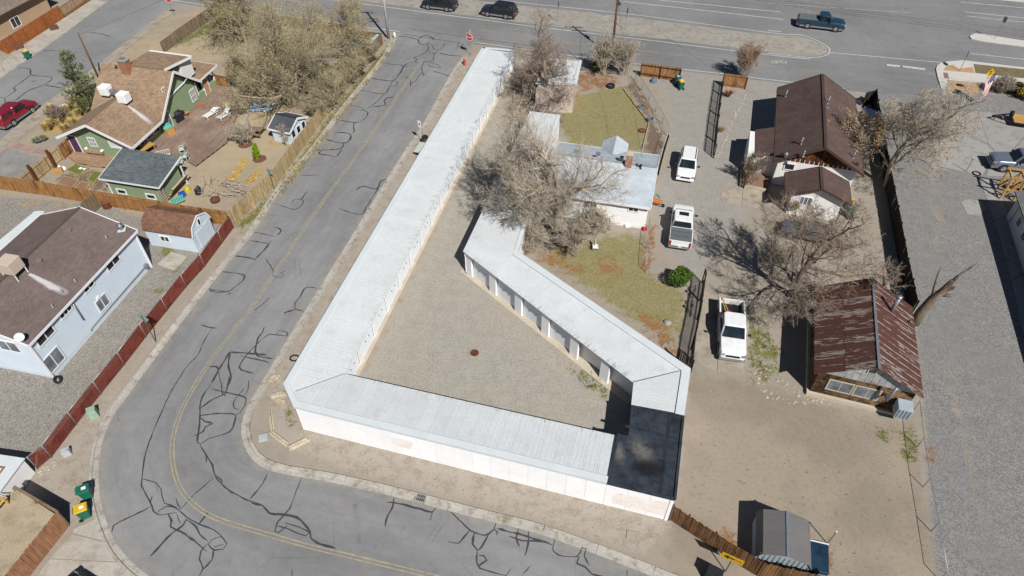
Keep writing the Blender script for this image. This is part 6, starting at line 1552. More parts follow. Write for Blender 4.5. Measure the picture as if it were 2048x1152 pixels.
c, d, l = place((1461, 727), (1458, 620)); tk = vehicle('work_pickup', G(1461, 727) - d * 2.9, d, 'white extended cab pickup with open bed on the concrete pad', P_white, 'pickup', 5.8, 2.0, .40, 3.5, 1.88, 1.12, bed='open', cabx=(-.75, 1.35), lower=P_white, cat='truck')
# load in the open bed
tp, td = G(1461, 727) - d * 2.9, d; ts = Vector((-td.y, td.x, 0))
jug = empty('red_bucket', tp - td * 1.35 + ts * -.25 + UPZ * .62, 0, 'red plastic bucket in the white pickup bed', 'bucket')
m = MB(); q = tp - td * 1.35 + ts * -.25 + UPZ * .62; m.cyl(q, .2, .36, 14, .26); m.build('tub', pm('red_plastic', (.5, .03, .02), .45), jug, True); m = MB(); m.cyl(q + UPZ * .36, .28, .04, 14); m.build('rim', bpy.data.materials['red_plastic'], jug)
for k, (o1, o2) in enumerate(((.2, .75), (.45, .8))):
    m = MB(); m.beam(tp - td * 1.15 + ts * -o1 + UPZ * 1.0, tp - td * 2.75 + ts * o2 * -1 + UPZ * 1.2, .05, .05); o = m.build('tool_handle', M_lumber); tag(o, ('wooden tool handle lying across the white pickup bed, nearer the red bucket', 'wooden tool handle lying across the white pickup bed, nearer the far side')[k], 'handle')
c, d, l = place((1562, 462), (1664, 486)); vehicle('grey_sedan', c, d, 'dark grey sedan parked under the bare elm', P_grey, 'sedan', 4.6, 1.8, .33, 2.7, 1.42, .92, cat='car', cabx=(-1.75, 1.05))
c, d, l = place((1974, 331), (2056, 340)); vehicle('silver_pickup', G(1974, 331) - d * 2.95, d, 'silver blue crew cab pickup on the concrete apron', P_silver, 'pickup', 5.9, 2.03, .42, 3.6, 1.95, 1.2, cabx=(-.95, 1.25), cat='truck')
d = (G(69, 226) - G(32, 252)).normalized(); s_ = Vector((d.y, -d.x, 0)); c = (G(69, 226) + G(32, 252)) / 2 - s_ * .9 - d * .1; vehicle('red_pickup', c, d, 'dark red pickup with matching canopy parked by the sidewalk', P_red, 'pickup', 5.1, 1.85, .38, (G(69, 226) - G(32, 252)).length, 1.75, 1.08, bed='canopy', cabx=(-.7, 1.15), lower=M_gvent, cat='truck')
d = (G(1669, 64.5) - G(1613, 58)).normalized(); s_ = Vector((d.y, -d.x, 0)); c = (G(1669, 64.5) + G(1613, 58)) / 2 - s_ * .95 - d * .1; vehicle('highway_pickup', c, d, 'dark teal pickup with silver lower trim driving on the highway', P_teal, 'pickup', 6.0, 2.0, .42, (G(1669, 64.5) - G(1613, 58)).length, 1.92, 1.2, bed='cover', cabx=(-.45, 1.35), lower=M_chrome, cat='truck')
for (a, b_, nm, lb) in (((856, 19.5), (893.5, 24), 'black_suv', 'black suv cut by the top edge, parked on the dirt median'), ((975, 33.6), (1011.7, 39), 'black_suv', 'black suv parked on the median, right of the other one')):
    d = (G(*a) - G(*b_)).normalized(); s_ = Vector((-d.y, d.x, 0)); c = (G(*a) + G(*b_)) / 2 - s_ * .88 - d * .08; vehicle(nm, c, d, lb, P_black, 'suv', 4.9, 1.92, .39, (G(*a) - G(*b_)).length, 1.78, 1.08, lower=M_chrome, rails=True, cat='car', group='black suvs parked on the median')
d = (G(1050, -6) - G(1093, 1.5)).normalized(); vehicle('far_car', G(1075, -8), d, 'dark car at the top edge of the view on the highway', P_black, 'sedan', 4.6, 1.8, .33, 2.7, 1.45, .95, cat='car')
d = (G(1745, 205) - G(1733, 283)).normalized(); vehicle('navy_pickup', G(1731, 283) + d * 2.8, d, 'dark blue pickup squeezed between brown roof house and dark fence', P_navy, 'pickup', 5.5, 1.9, .39, 3.2, 1.8, 1.1, cat='truck')
d = Vector((.55, -.83, 0)); vehicle('black_car', G(116, 1236), Vector((.45, .89, 0)), 'black car at the bottom left on the pale driveway', P_black, 'suv', 4.4, 1.8, .35, 2.6, 1.6, 1.0, cat='car')
# utility trailer at the right
trl = empty('utility_trailer', G(2040, 250), 0, 'black utility trailer with a wood deck and upright spare tyre', 'trailer')
d = (G(1980, 239) - G(2048, 249)).normalized(); s_ = Vector((-d.y, d.x, 0)); tp = G(1980, 239)
for k in (-1, 1): m = MB(); m.beam(tp + UPZ * .5, tp - d * 1.9 + s_ * (.95 * k) + UPZ * .5, .1, .12); m.build('tongue', M_dark, trl)
m = MB(); m.beam(tp - d * 1.9 + s_ * 1.0 + UPZ * .5, tp - d * 1.9 - s_ * 1.0 + UPZ * .5, .1, .14); m.build('crossbar', M_dark, trl)
m = MB(); m.tube([tp - d * .35, tp - d * .35 + UPZ * .75], .05, 8); m.build('jack', M_steel, trl)
for k in (-1, 1): m = MB(); m.beam(tp - d * 1.9 + s_ * (1.0 * k) + UPZ * .52, tp - d * 6 + s_ * (1.0 * k) + UPZ * .52, .12, .16); m.build('side_rail', M_dark, trl)
for k in range(9):
    y = -.88 + k * .22; m = MB(); m.beam(tp - d * 1.98 + s_ * y + UPZ * .6, tp - d * 5.9 + s_ * y + UPZ * .6, .2, .04); m.build('deck_board', M_lumber, trl)
m = MB(); q = tp - d * 1.75 + s_ * -.1 + UPZ * .95; m.tube([q - d * .11, q + d * .11], .36, 20); m.build('spare_tyre', M_tyre, trl)
for k in (-1, 1): m = MB(); q = tp - d * 4 + s_ * (1.12 * k) + UPZ * .33; m.tube([q - s_ * .1, q + s_ * .1], .33, 18); m.build('wheel', M_tyre, trl)

# ------------------------------------------------------------------ fences
def woodmat(name, c, st, po=.16): return pm(name, c, .9, .14, .8, .16, 7, stretch=(1, 1, .25), stain=st, stsc=1.6, st=(.5, .7), perobj=po)
M_fpale = woodmat('pale_fence_wood', sr(192, 170, 128), sr(158, 134, 98)); M_fbrown = woodmat('brown_fence_wood', sr(170, 124, 76), sr(112, 76, 48)); M_fold = woodmat('old_fence_wood', sr(126, 92, 58), sr(60, 46, 36), .32)
M_forange = woodmat('orange_fence_wood', sr(174, 106, 58), sr(150, 86, 44), .07); M_fgrey = woodmat('grey_fence_wood', sr(140, 122, 100), sr(96, 80, 66), .15); M_fred = woodmat('red_fence_wood', sr(172, 126, 94), sr(150, 106, 78), .1); M_fdark = woodmat('dark_fence_wood', sr(48, 43, 40), sr(28, 27, 28), .2)
def fence(name, pix, h, label, mat, pw=.14, gap=.006, t=.02, rails=(.35, 1.45), back=1, post=2.4, jitter=.03, world=None, pmat=None, cap=False):
    pts = world or GG(pix); root = empty(name, pts[0], 0, label, 'fence'); proto = {}
    W = (Vector(pts[0]))
    for i in range(len(pts) - 1):
        a, b_ = Vector(pts[i]), Vector(pts[i + 1]); d = b_ - a; L = d.length; d.normalize(); n = Vector((-d.y, d.x, 0)) * back; rz = math.atan2(d.y, d.x)
        k = max(1, int(L / (pw + gap))); st = L / k
        for j in range(k):
            hh = round((h + random.uniform(-jitter, jitter)) / .02) * .02; key = (round(hh, 2),)
            if key not in proto:
                m = MB(); w2 = pw / 2; m.add([(x, y, z) for z in (0, hh) for x, y in ((-w2, -t / 2), (w2, -t / 2), (w2, t / 2), (-w2, t / 2))], BOXF); me = bpy.data.meshes.new('plank'); me.from_pydata(m.v, [], m.f); me.materials.append(mat); proto[key] = me
            o = bpy.data.objects.new('plank', proto[key]); col.objects.link(o); o.parent = root; p = a + d * (st * (j + .5)) - W
            o.location = (p.x, p.y, 0); o.rotation_euler = (random.gauss(0, .008), random.gauss(0, .006), rz)
        for z in rails:
            if z > h: continue
            m = MB(); m.beam(a + n * .045 + UPZ * z, b_ + n * .045 + UPZ * z, .05, .09); m.build('rail', pmat or mat, root)
        q = max(1, round(L / post))
        for j in range(q + 1):
            p = a + d * (L * j / q) + n * .10; m = MB(); m.box((p.x, p.y, h * .5 - .05), (.09, .09, h - .02), rz); m.build('post', pmat or mat, root)
        if cap: m = MB(); m.beam(a + UPZ * (h + .02), b_ + UPZ * (h + .02), .14, .035); m.build('cap_rail', pmat or mat, root)
    return root
fence('picket_fence', [(467, 452), (551, 372), (598, 308), (646, 242)], 1.75, 'pale weathered picket fence along the left kerb of the street', M_fpale, back=1)
fence('picket_fence', [(648, 239), (700, 170), (742, 117)], 1.6, 'fence continuing behind the thicket towards the frontage corner', M_fpale, back=1, pw=.16)
fence('board_fence', [(743, 115), (766, 88)], 1.5, 'short dark brown board fence beside the utility boxes', M_fgrey, back=1)
fence('board_fence', [(764, 84), (715, 78)], 1.2, 'low brown board fence along the frontage road behind the thicket', M_fold, back=1)
fence('yard_fence', [(-60, 370), (100, 392), (204, 411)], 1.7, 'brown board fence behind the white house gravel yard', M_fbrown, back=1)
fence('yard_fence', [(206, 411), (300, 426), (380, 440), (462, 452)], 1.7, 'brown board fence behind the barn shed and green shed', M_fbrown, back=-1)
fence('return_fence', [(204, 412), (178, 436)], 1.7, 'short dark fence joining the white house to the yard fence', M_fgrey, back=-1)
fence('gate_fence', [(56, 381), (100, 343), (128, 320)], 1.6, 'board fence with posts along the gravel drive and garden beds', M_fpale, back=-1)
fence('garden_gate', [(129, 319), (153, 299)], 1.6, 'wooden gate with diagonal brace beside the plum door', M_fbrown, back=-1)
for (u, v) in ((112, 336), (76, 366)):
    p = G(u, v); m = MB(); m.box((p.x, p.y, 1.05), (.22, .22, 2.1)); o = m.build('rust_post', pm('rust_post%d' % u, sr(118, 66, 44), .8)); tag(o, ('thick rust brown post at the middle of the drive fence', 'thick rust brown post at the lower end of the drive fence')[u == 76], 'post')
fence('orange_fence', [(-4, 98), (16, 108.5), (100, 55), (128, 37)], 1.8, 'solid orange stained fence beside the tan house', M_forange, back=1, pw=.16, jitter=0)
fence('orange_fence', [(130, 36), (155, 19), (186, -2)], 1.5, 'open brown rail fence continuing the orange one', M_fbrown, back=1, pw=.1, gap=.1)
fence('rail_fence', [(330, 106), (372, 74), (433, 32)], 1.5, 'dark weathered board fence between the side yard and the sandy strip', M_fgrey, back=1, pw=.16, gap=.02)
fence('back_fence', [(434, 31), (560, 52), (700, 74)], 1.5, 'weathered fence along the frontage road behind the budding trees', M_fgrey, back=1, pw=.16, gap=.01)
fence('yard_gate', [(436, 172), (462, 178)], 1.5, 'orange board gate at the end of the deck beside the porch', M_fbrown, back=-1)
fence('board_fence', [(1280, 152), (1358, 163)], 1.7, 'brown board fence with dark posts behind the green bins', M_fbrown, back=-1, pmat=M_fdark)
fence('board_fence', [(1444, 172), (1490, 178)], 1.6, 'short brown board fence at the top of the fenced gravel bed', M_fbrown, back=-1)
fence('slat_fence', [(1442, 172), (1437, 210), (1431, 255), (1425, 316)], 1.7, 'dark slatted fence throwing striped shade on the gravel drive', M_fdark, pw=.11, gap=.14, back=1)
fence('slat_fence', [(1406, 566), (1396, 640), (1384, 700), (1379, 746)], 1.7, 'dark slatted fence between the lawn and the parking pad', M_fdark, pw=.11, gap=.14, back=-1)
fence('slat_fence', [(1379, 746), (1350, 722)], 1.5, 'short dark picket fence behind the inner storage corner', M_fdark, pw=.09, gap=.06, back=-1)
fence('dark_fence', [(1742, 205), (1752, 270), (1768, 365), (1782, 440), (1800, 545), (1818, 630)], 1.75, 'long black board fence between the cabin lots and the gravel lot', M_fdark, pw=.18, back=1)
fence('dark_fence', [(1742, 207), (1722, 212)], 1.7, 'short black gate fence behind the brown roof house', M_fdark, pw=.16, back=1)
fence('street_fence', [(1338, 1038), (1368, 1058), (1420, 1092), (1468, 1124), (1510, 1150)], 1.75, 'old rust and black weathered board fence leaving the storage corner', M_fold, pw=.15, jitter=.06, back=1)
fence('street_fence', [(1512, 1151), (1560, 1162), (1660, 1185)], 1.75, 'old weathered board fence along the bottom edge behind the grey shed', M_fold, pw=.15, jitter=.06, back=1)
m = MB(); p = G(1337, 1039); m.box((p.x, p.y - .02, .95), (.13, .13, 1.9)); o = m.build('fence_post', pm('maroon_post', sr(108, 84, 88), .8)); tag(o, 'maroon square post where the old fence meets the storage wall', 'post')
# red slatted chain-link fence
M_slat = pm('red_slats', sr(136, 70, 58), .7, .1, 1.2, .18, 10, stain=sr(118, 52, 42), st=(.5, .65), perobj=.1)
def red_fence():
    base = [(468, 456), (445, 487), (410, 534), (373, 575), (335, 622), (293, 674), (250, 730), (203, 788), (154, 849), (104, 915), (76, 938)]
    P_ = GG(base); root = empty('red_slat_fence', P_[0], 0, 'chain-link fence filled with dark red slats beside the white house', 'fence'); h = 1.45; O = P_[0]
    me = bpy.data.meshes.new('slat'); w2 = .036; m = MB(); m.add([(x, y, z) for z in (.08, h - .05) for x, y in ((-w2, -.006), (w2, -.006), (w2, .006), (-w2, .006))], BOXF); me.from_pydata(m.v, [], m.f); me.materials.append(M_slat)
    near = []
    for i in range(len(P_) - 1):
        a, b_ = P_[i], P_[i + 1]; d = b_ - a; L = d.length; d.normalize(); rz = math.atan2(d.y, d.x); k = int(L / .085)
        sh = MB()
        for j in range(k):
            p = a + d * (L * (j + .5) / k)
            if i >= 7 and len(near) < 170:
                o = bpy.data.objects.new('slat', me); col.objects.link(o); o.parent = root; q = p - O; o.location = (q.x, q.y, 0); o.rotation_euler = (0, 0, rz + random.gauss(0, .05)); near.append(o)
            else: sh.box((p.x, p.y, h / 2 + .015), (.076, .012, h - .13), rz + random.gauss(0, .05))
        if sh.v: sh.build('slats', M_slat, root, kind='stuff')
        m = MB(); m.tube([a + UPZ * h, b_ + UPZ * h], .024, 6); m.build('top_rail', M_steel, root, True)
    for p in P_: m = MB(); m.tube([p, p + UPZ * (h + .06)], .035, 8); m.build('post', M_steel, root, True)
red_fence()
# plain chain-link fences: posts, rails and a thin wire mesh
def chain(name, pix, h, label, post=2.6, world=None):
    P_ = world or smooth_line(GG(pix), 3); root = empty(name, P_[0], 0, label, 'fence'); P_ = [Vector((p.x, p.y, 0)) for p in P_]
    tot = sum((P_[i + 1] - P_[i]).length for i in range(len(P_) - 1)); n = max(2, int(tot / post) + 1); Q = resample(P_, n)
    for p in Q: m = MB(); m.tube([p, p + UPZ * h], .028, 7); m.build('post', M_steel, root, True)
    m = MB(); m.tube([p + UPZ * h for p in Q], .02, 6); m.build('top_rail', M_steel, root, True)
    w = MB()
    for i in range(n - 1):
        a, b_ = Q[i], Q[i + 1]; L = (b_ - a).length; k = int(L / .16); d = (b_ - a) / L
        for j in range(-int(h / .16), k):
            for sg in (1, -1):
                x0 = j * .16 if sg > 0 else j * .16 + h; x1 = x0 + h * sg; zz0, zz1 = 0.0, h
                if x0 < 0: zz0 = (0 - x0) * sg; x0 = 0
                if x1 > L: zz1 = zz0 + (L - x0); x1 = L
                if x0 > L: zz0 += (x0 - L); x0 = L
                if x1 < 0: zz1 = zz0 + x0; x1 = 0
                if abs(x1 - x0) < .05: continue
                w.tube([a + d * x0 + UPZ * zz0, a + d * x1 + UPZ * zz1], .0022, 3, False)
    w.build('wire_mesh', M_steel, root, kind='stuff'); return root
chain('chain_fence', [(1826, 822), (1832, 880), (1841, 948), (1854, 1016), (1866, 1089), (1878, 1160)], 1.15, 'low chain-link fence between the dirt lot and the gravel lot', 2.55)
chain('chain_fence', [(1297, 455), (1292, 500), (1290, 545)], 1.1, 'short chain-link fence with leaves between lawn and gravel drive', 2.2)
chain('chain_fence', [(1270, 160), (1296, 200), (1320, 240), (1336, 270), (1322, 310), (1312, 350)], 1.2, 'chain-link fence between the back lawn and the gravel drive', 2.4)
# wooden kick board along that fence
m = MB(); pts = GG([(1340, 272), (1330, 305), (1318, 352)]); 
for i in range(2): m.beam(pts[i] + UPZ * .2, pts[i + 1] + UPZ * .2, .06, .3)
o = m.build('kick_board', M_fpale); tag(o, 'pale board edging beside the white suv and bungalow', 'board')

# ------------------------------------------------------------------ decks and garden
def plank_floor(name, pix, d, label, mat, z=.14, pw=.145, maxlen=4.2, cat='deck'):
    P_ = GG(pix); root = empty(name, P_[0], 0, label, cat); d = Vector((d.x, d.y, 0)).normalized(); n = Vector((-d.y, d.x, 0)); O = Vector((0, 0, 0))
    if area2(P_) < 0: P_.reverse()
    m = MB(); m.prism([p for p in P_], -.02, z - .04); m.build('joists', M_fdark, root)
    ds = [p.dot(n) for p in P_]; k = int((max(ds) - min(ds)) / pw)
    for i in range(k):
        c = min(ds) + (i + .5) * pw; ts = []
        for j in range(len(P_)):
            a, b_ = P_[j], P_[(j + 1) % len(P_)]; da, db = a.dot(n) - c, b_.dot(n) - c
            if (da > 0) != (db > 0): ts.append(a.lerp(b_, da / (da - db)).dot(d))
        ts.sort()
        for a, b_ in zip(ts[::2], ts[1::2]):
            q = max(1, math.ceil((b_ - a) / maxlen)); cuts = [a] + sorted(a + (b_ - a) * (j + random.uniform(-.3, .3)) / q for j in range(1, q)) + [b_]
            for x0, x1 in zip(cuts, cuts[1:]):
                if x1 - x0 < .1: continue
                m = MB(); m.beam(d * (x0 + .004) + n * c + UPZ * (z - .015), d * (x1 - .004) + n * c + UPZ * (z - .015), pw - .012, .03); m.build('plank', mat, root)
    return root
M_deck = pm('deck_wood', sr(158, 138, 123), .9, .2, .35, .15, 7, stain=sr(140, 113, 100), st=(.42, .66), stsc=.4, perobj=.16)
M_deck2 = pm('patio_wood', sr(168, 138, 112), .9, .15, .35, .15, 7, perobj=.12)
plank_floor('deck', [(436, 171), (463, 177), (480, 216), (455, 286), (432, 304), (392, 334), (372, 322), (316, 313), (300, 318), (262, 322), (300, 292), (352, 250)], Fg.e1, 'large red brown plank deck beside the green house', M_deck)
plank_floor('patio', [(136, 314), (168, 299), (258, 322), (228, 338), (186, 334), (150, 326)], Fg.e2, 'pale plank patio below the plum door', M_deck2, .1)
def turned(u, v, deg, z=0.0):
    """local box placer at a surveyed foot point"""
    p = G(u, v, z); a = R(deg); e = Vector((math.cos(a), math.sin(a), 0)); f = Vector((-e.y, e.x, 0))
    return p, (lambda x, y, zz: p + e * x + f * y + UPZ * zz), a
M_pwhite = pm('white_plastic', (.72, .72, .7), .5, .05, 2, .04, 14); M_wicker = pm('wicker', sr(190, 150, 96), .85, .15, 4, .2, 20); M_mint = pm('mint_cushion', sr(196, 222, 210), .85); M_turq = pm('turquoise_paint', sr(110, 196, 180), .6)
for i, (u, v, lb) in enumerate(((421, 232, 'white slatted sun lounger on the deck, nearer the green wall'), (448, 235, 'white slatted sun lounger on the deck with its back raised'))):
    p, Lp, a = turned(u, v, 62, .14); root = empty('sun_lounger', p, 0, lb, 'lounger', 'white loungers on the deck')
    for k in range(8): m = MB(); m.box(Lp(-.72 + k * .14, 0, .33), (.11, .6, .03), a); m.build('slat', M_pwhite, root)
    for s_ in (-1, 1):
        m = MB(); m.beam(Lp(-.8, .31 * s_, .29), Lp(.95, .31 * s_, .29), .06, .07); m.build('side_rail', M_pwhite, root)
        for x in (-.65, .6): m = MB(); m.box(Lp(x, .3 * s_, .14), (.06, .06, .28), a); m.build('leg', M_pwhite, root)
    m = MB(); m.beam(Lp(.4, 0, .35), Lp(1.0, 0, .55 if i == 0 else .85), .6, .04); m.build('backrest', M_pwhite, root)
p, Lp, a = turned(437, 222, 62, .14); root = empty('side_table', p, 0, 'small white side table between the loungers', 'table')
m = MB(); m.box(Lp(0, 0, .4), (.45, .45, .04), a); m.build('top', M_pwhite, root)
for x in (-.18, .18):
    for y in (-.18, .18): m = MB(); m.box(Lp(x, y, .19), (.04, .04, .38), a); m.build('leg', M_pwhite, root)
p, Lp, a = turned(360, 242, 62, .14); root = empty('gas_grill', p, 0, 'black gas grill against the green wall', 'grill')
m = MB(); m.box(Lp(0, 0, .45), (1.0, .5, .8), a); m.build('cabinet', M_dark, root, bevel=.03)
m = MB(); m.tube([Lp(-.38, 0, .95), Lp(.38, 0, .95)], .27, 14); m.build('lid', M_dark, root, True)
m = MB(); m.tube([Lp(-.3, -.29, 1.0), Lp(.3, -.29, 1.0)], .02, 6); m.build('handle', M_steel, root)
for s_ in (-1, 1): m = MB(); m.box(Lp(.68 * s_, 0, .85), (.34, .45, .04), a); m.build('side_shelf', M_dark, root)
def chair(name, u, v, deg, label, mseat, mframe, z=.14, group=None):
    p, Lp, a = turned(u, v, deg, z); root = empty(name, p, 0, label, 'chair', group)
    m = MB(); m.box(Lp(0, 0, .42), (.52, .52, .08), a); m.build('seat', mseat, root, bevel=.03)
    m = MB(); m.beam(Lp(-.25, 0, .45), Lp(-.36, 0, .92), .52, .06, (1, 0, 0)); m.build('backrest', mseat, root, bevel=.02)
    for x in (-.22, .22):
        for y in (-.22, .22): m = MB(); m.tube([Lp(x, y, 0), Lp(x, y, .4)], .02, 6); m.build('leg', mframe, root)
    for s_ in (-1, 1): m = MB(); m.tube([Lp(-.28, .27 * s_, .66), Lp(.22, .27 * s_, .62), Lp(.24, .27 * s_, .4)], .018, 6); m.build('armrest', mframe, root)
chair('wicker_chair', 374, 232, -10, 'wicker chair beside the gas grill', M_wicker, M_wicker)
chair('patio_chair', 366, 305, 200, 'mint cushioned wire chair at the deck fire bowl, upper one', M_mint, M_pwhite)
chair('patio_chair', 373, 320, 170, 'mint cushioned wire chair at the deck fire bowl, lower right one', M_mint, M_pwhite)
chair('patio_chair', 362, 331, 120, 'mint cushioned wire chair closest to the grey shed roof', M_mint, M_pwhite)
p, Lp, a = turned(330, 319, 25, .14); root = empty('patio_sofa', p, 0, 'white wire sofa with mint cushion on the deck', 'sofa')
m = MB(); m.box(Lp(0, 0, .4), (1.3, .55, .1), a); m.build('cushion', M_mint, root, bevel=.03)
for k in range(9): m = MB(); m.tube([Lp(-.65 + k * .1625, .28, .38), Lp(-.65 + k * .1625, .36, .85)], .012, 5); m.build('back_wire', M_pwhite, root)
m = MB(); m.tube([Lp(-.68, -.2, .6), Lp(-.68, .34, .86), Lp(.68, .34, .86), Lp(.68, -.2, .6)], .02, 6); m.build('top_rail', M_pwhite, root)
for x in (-.6, .6):
    for y in (-.24, .24): m = MB(); m.tube([Lp(x, y, 0), Lp(x, y, .4)], .02, 6); m.build('leg', M_pwhite, root)
p, Lp, a = turned(353, 322, 0, .14); root = empty('fire_bowl', p, 0, 'dark round fire bowl among the wire chairs', 'fire bowl')
m = MB(); m.cyl(Lp(0, 0, .15), .2, .22, 16, .4); m.build('bowl', M_dark, root, True)
for k in range(3): m = MB(); m.tube([Lp(.25 * math.cos(k * 2.1), .25 * math.sin(k * 2.1), 0), Lp(.18 * math.cos(k * 2.1), .18 * math.sin(k * 2.1), .25)], .02, 6); m.build('leg', M_dark, root)
p, Lp, a = turned(297, 306, 62, .14); root = empty('wooden_table', p, 0, 'honey coloured wooden table under the string lights', 'table')
for k in range(5): m = MB(); m.box(Lp(0, -.36 + k * .18, .74), (1.7, .165, .04), a); m.build('plank', M_lumber, root)
for x in (-.7, .7):
    for y in (-.33, .33): m = MB(); m.beam(Lp(x * 1.05, y, 0), Lp(x * .9, y, .72), .07, .07); m.build('leg', M_lumber, root)
p, Lp, a = turned(342, 268, 62, .14); root = empty('play_kitchen', p, 0, 'turquoise toy kitchen beside the wooden chairs', 'toy')
m = MB(); m.box(Lp(0, 0, .4), (.9, .45, .8), a); m.build('cabinet', M_lumber, root); m = MB(); m.box(Lp(0, 0, .83), (.96, .5, .06), a); m.build('top', M_turq, root)
m = MB(); m.box(Lp(0, .22, 1.0), (.9, .05, .35), a); m.build('back', M_turq, root)
p, Lp, a = turned(196, 307, -13, .1); root = empty('daybed', p, 0, 'pale wooden daybed with white cushions on the patio', 'daybed')
m = MB(); m.box(Lp(0, 0, .35), (2.0, .9, .1), a); m.build('base', M_fpale, root); m = MB(); m.box(Lp(0, 0, .46), (1.8, .8, .14), a); m.build('cushion', M_deck2, root, bevel=.04)
for s_ in (-1, 1):
    m = MB(); m.box(Lp(.92 * s_, 0, .62), (.25, .8, .22), a); m.build('pillow', M_pwhite, root, bevel=.08)
    for y in (-.4, .4): m = MB(); m.box(Lp(.95 * s_, y, .2), (.07, .07, .4), a); m.build('leg', M_fpale, root)
# crumpled blue tarp
p = G(525, 216); m = MB(); n = 16; vs = []
for i in range(n + 1):
    for j in range(n + 1):
        x, y = (i / n - .5) * 3.0, (j / n - .5) * 2.4; r_ = (abs(i / n - .5) ** 3 + abs(j / n - .5) ** 3) * 8
        q = Vector((x, y, 0)); vs.append((p.x + x * (1 - .12 * r_) + .1 * mnoise.noise(q * 2), p.y + y * (1 - .12 * r_), .12 + .28 * abs(mnoise.noise(q * 1.6)) + .12 * mnoise.noise(q * 4) * (1 - .5 * r_)))
m.add(vs, [(i * (n + 1) + j, (i + 1) * (n + 1) + j, (i + 1) * (n + 1) + j + 1, i * (n + 1) + j + 1) for i in range(n) for j in range(n)])
o = m.build('crumpled_tarp', pm('blue_tarp', sr(176, 204, 226), .5, .15, 1.5, .1, 8, stain=sr(96, 140, 186), st=(.5, .6), stsc=1.6)); tag(o, 'crumpled pale blue tarp on the ground below the huge olive tree', 'tarp')
# picnic table
p, Lp, a = turned(512, 270, -8); root = empty('picnic_table', p, 0, 'grey weathered picnic table near the little white shed', 'table')
for k in range(5): m = MB(); m.box(Lp(0, -.3 + k * .15, .74), (1.8, .14, .04), a); m.build('top_plank', M_fgrey, root)
for s_ in (-1, 1):
    m = MB(); m.box(Lp(0, .72 * s_, .44), (1.8, .26, .04), a); m.build('bench_plank', M_fgrey, root)
    m = MB(); m.beam(Lp(.65 * s_, -.75, .4), Lp(.65 * s_, .75, .4), .05, .1); m.build('crossbar', M_fgrey, root)
    for y in (-1, 1): m = MB(); m.beam(Lp(.65 * s_, .6 * y, 0), Lp(.65 * s_, .25 * y, .72), .05, .1); m.build('leg', M_fgrey, root)
# mulch rings, fire rings, drums
M_mul = pm('dark_mulch', sr(122, 86, 68), .95, .2, 4, .3, 20, bump=.6); M_rust = pm('rusty_steel', sr(112, 62, 44), .8, .2, 3, .2, 14)
for u, v, r_, lb in ((491, 289, .75, 'mulch ring round the bare shrub by the picnic table'), (519, 318, .7, 'mulch ring round the lime green shrub')):
    p = G(u, v); m = MB(); m.add([(p.x, p.y, .07)] + [(p.x + r_ * (1 + .1 * math.sin(k * 3)) * math.cos(k * .3142), p.y + r_ * math.sin(k * .3142), .012) for k in range(20)], [(0, 1 + k, 1 + (k + 1) % 20) for k in range(20)]); o = m.build('mulch_ring', M_mul); tag(o, lb, 'mulch')
def ring(name, u, v, r_, h, lb, mat, cat, w=.03, solid=False):
    p = G(u, v); root = empty(name, p, 0, lb, cat); m = MB(); n = 24
    for k in range(n):
        a0, a1 = 2 * math.pi * k / n, 2 * math.pi * (k + 1) / n; c = [Vector((math.cos(x), math.sin(x), 0)) for x in (a0, a1)]
        m.add([p + c[0] * r_, p + c[1] * r_, p + c[1] * r_ + UPZ * h, p + c[0] * r_ + UPZ * h, p + c[0] * (r_ - w), p + c[1] * (r_ - w), p + c[1] * (r_ - w) + UPZ * h, p + c[0] * (r_ - w) + UPZ * h], [(0, 1, 2, 3), (5, 4, 7, 6), (3, 2, 6, 7)])
    m.build('ring', mat, root); m = MB(); m.cyl(p, r_ - w - .005, h * (.9 if solid else .35), 20); m.build('fill', M_mul, root); return root
ring('fire_ring', 431, 402, .45, .25, 'rusty round fire ring on the sandy yard by the branch pile', M_rust, 'fire ring')
ring('rusty_drum', 216, 414, .42, .6, 'rusty drum in the corner behind the white house', M_rust, 'drum', solid=True)
ring('tyre_planter', 1221, 174, .5, .28, 'black tyre planter at the top of the back lawn', M_tyre, 'planter', .18)
ring('tub_planter', 1281, 217, .32, .4, 'dark tub planter beside the timber edging, upper one', M_gvent, 'planter')
ring('tub_planter', 1300, 243, .36, .42, 'dark tub planter beside the timber edging, lower one', M_gvent, 'planter')
ring('tree_disc', 1284, 262, .42, .12, 'low dark round planter on the back lawn', M_rust, 'planter', .08, True)
ring('stone_planter', 128, 219, .6, .35, 'round white stone planter by the pine', M_wst, 'planter', .14)
# branch pile
root = empty('branch_pile', G(470, 384), 0, 'heap of cut branches against the street fence', 'branches'); rnd = random.Random(4)
for k in range(46):
    p = G(rnd.uniform(445, 492), rnd.uniform(368, 398)) + UPZ * rnd.uniform(.05, .55); a = R(rnd.gauss(-20, 25)); d = Vector((math.cos(a), math.sin(a), rnd.gauss(0, .15))); L = rnd.uniform(.7, 1.5); s_ = Vector((0, 0, rnd.uniform(0, .25)))
    m = MB(); m.tube([p - d * L * .5, p + s_ * .5, p + d * L * .5], [.03, .025, .012], 5); m.build('branch', M_twig, root)
for k in range(12):
    a = k * .45 + .4; c = G(427, 384); q = c + Vector((math.cos(a) * 1.1, math.sin(a) * .9, .1)); m = MB(); m.tube([q, q + Vector((rnd.gauss(0, .3), rnd.gauss(0, .3), .8)), q + Vector((rnd.gauss(0, .5), rnd.gauss(0, .5), 1.3))], [.03, .025, .012], 5); m.build('branch', M_twig, root)
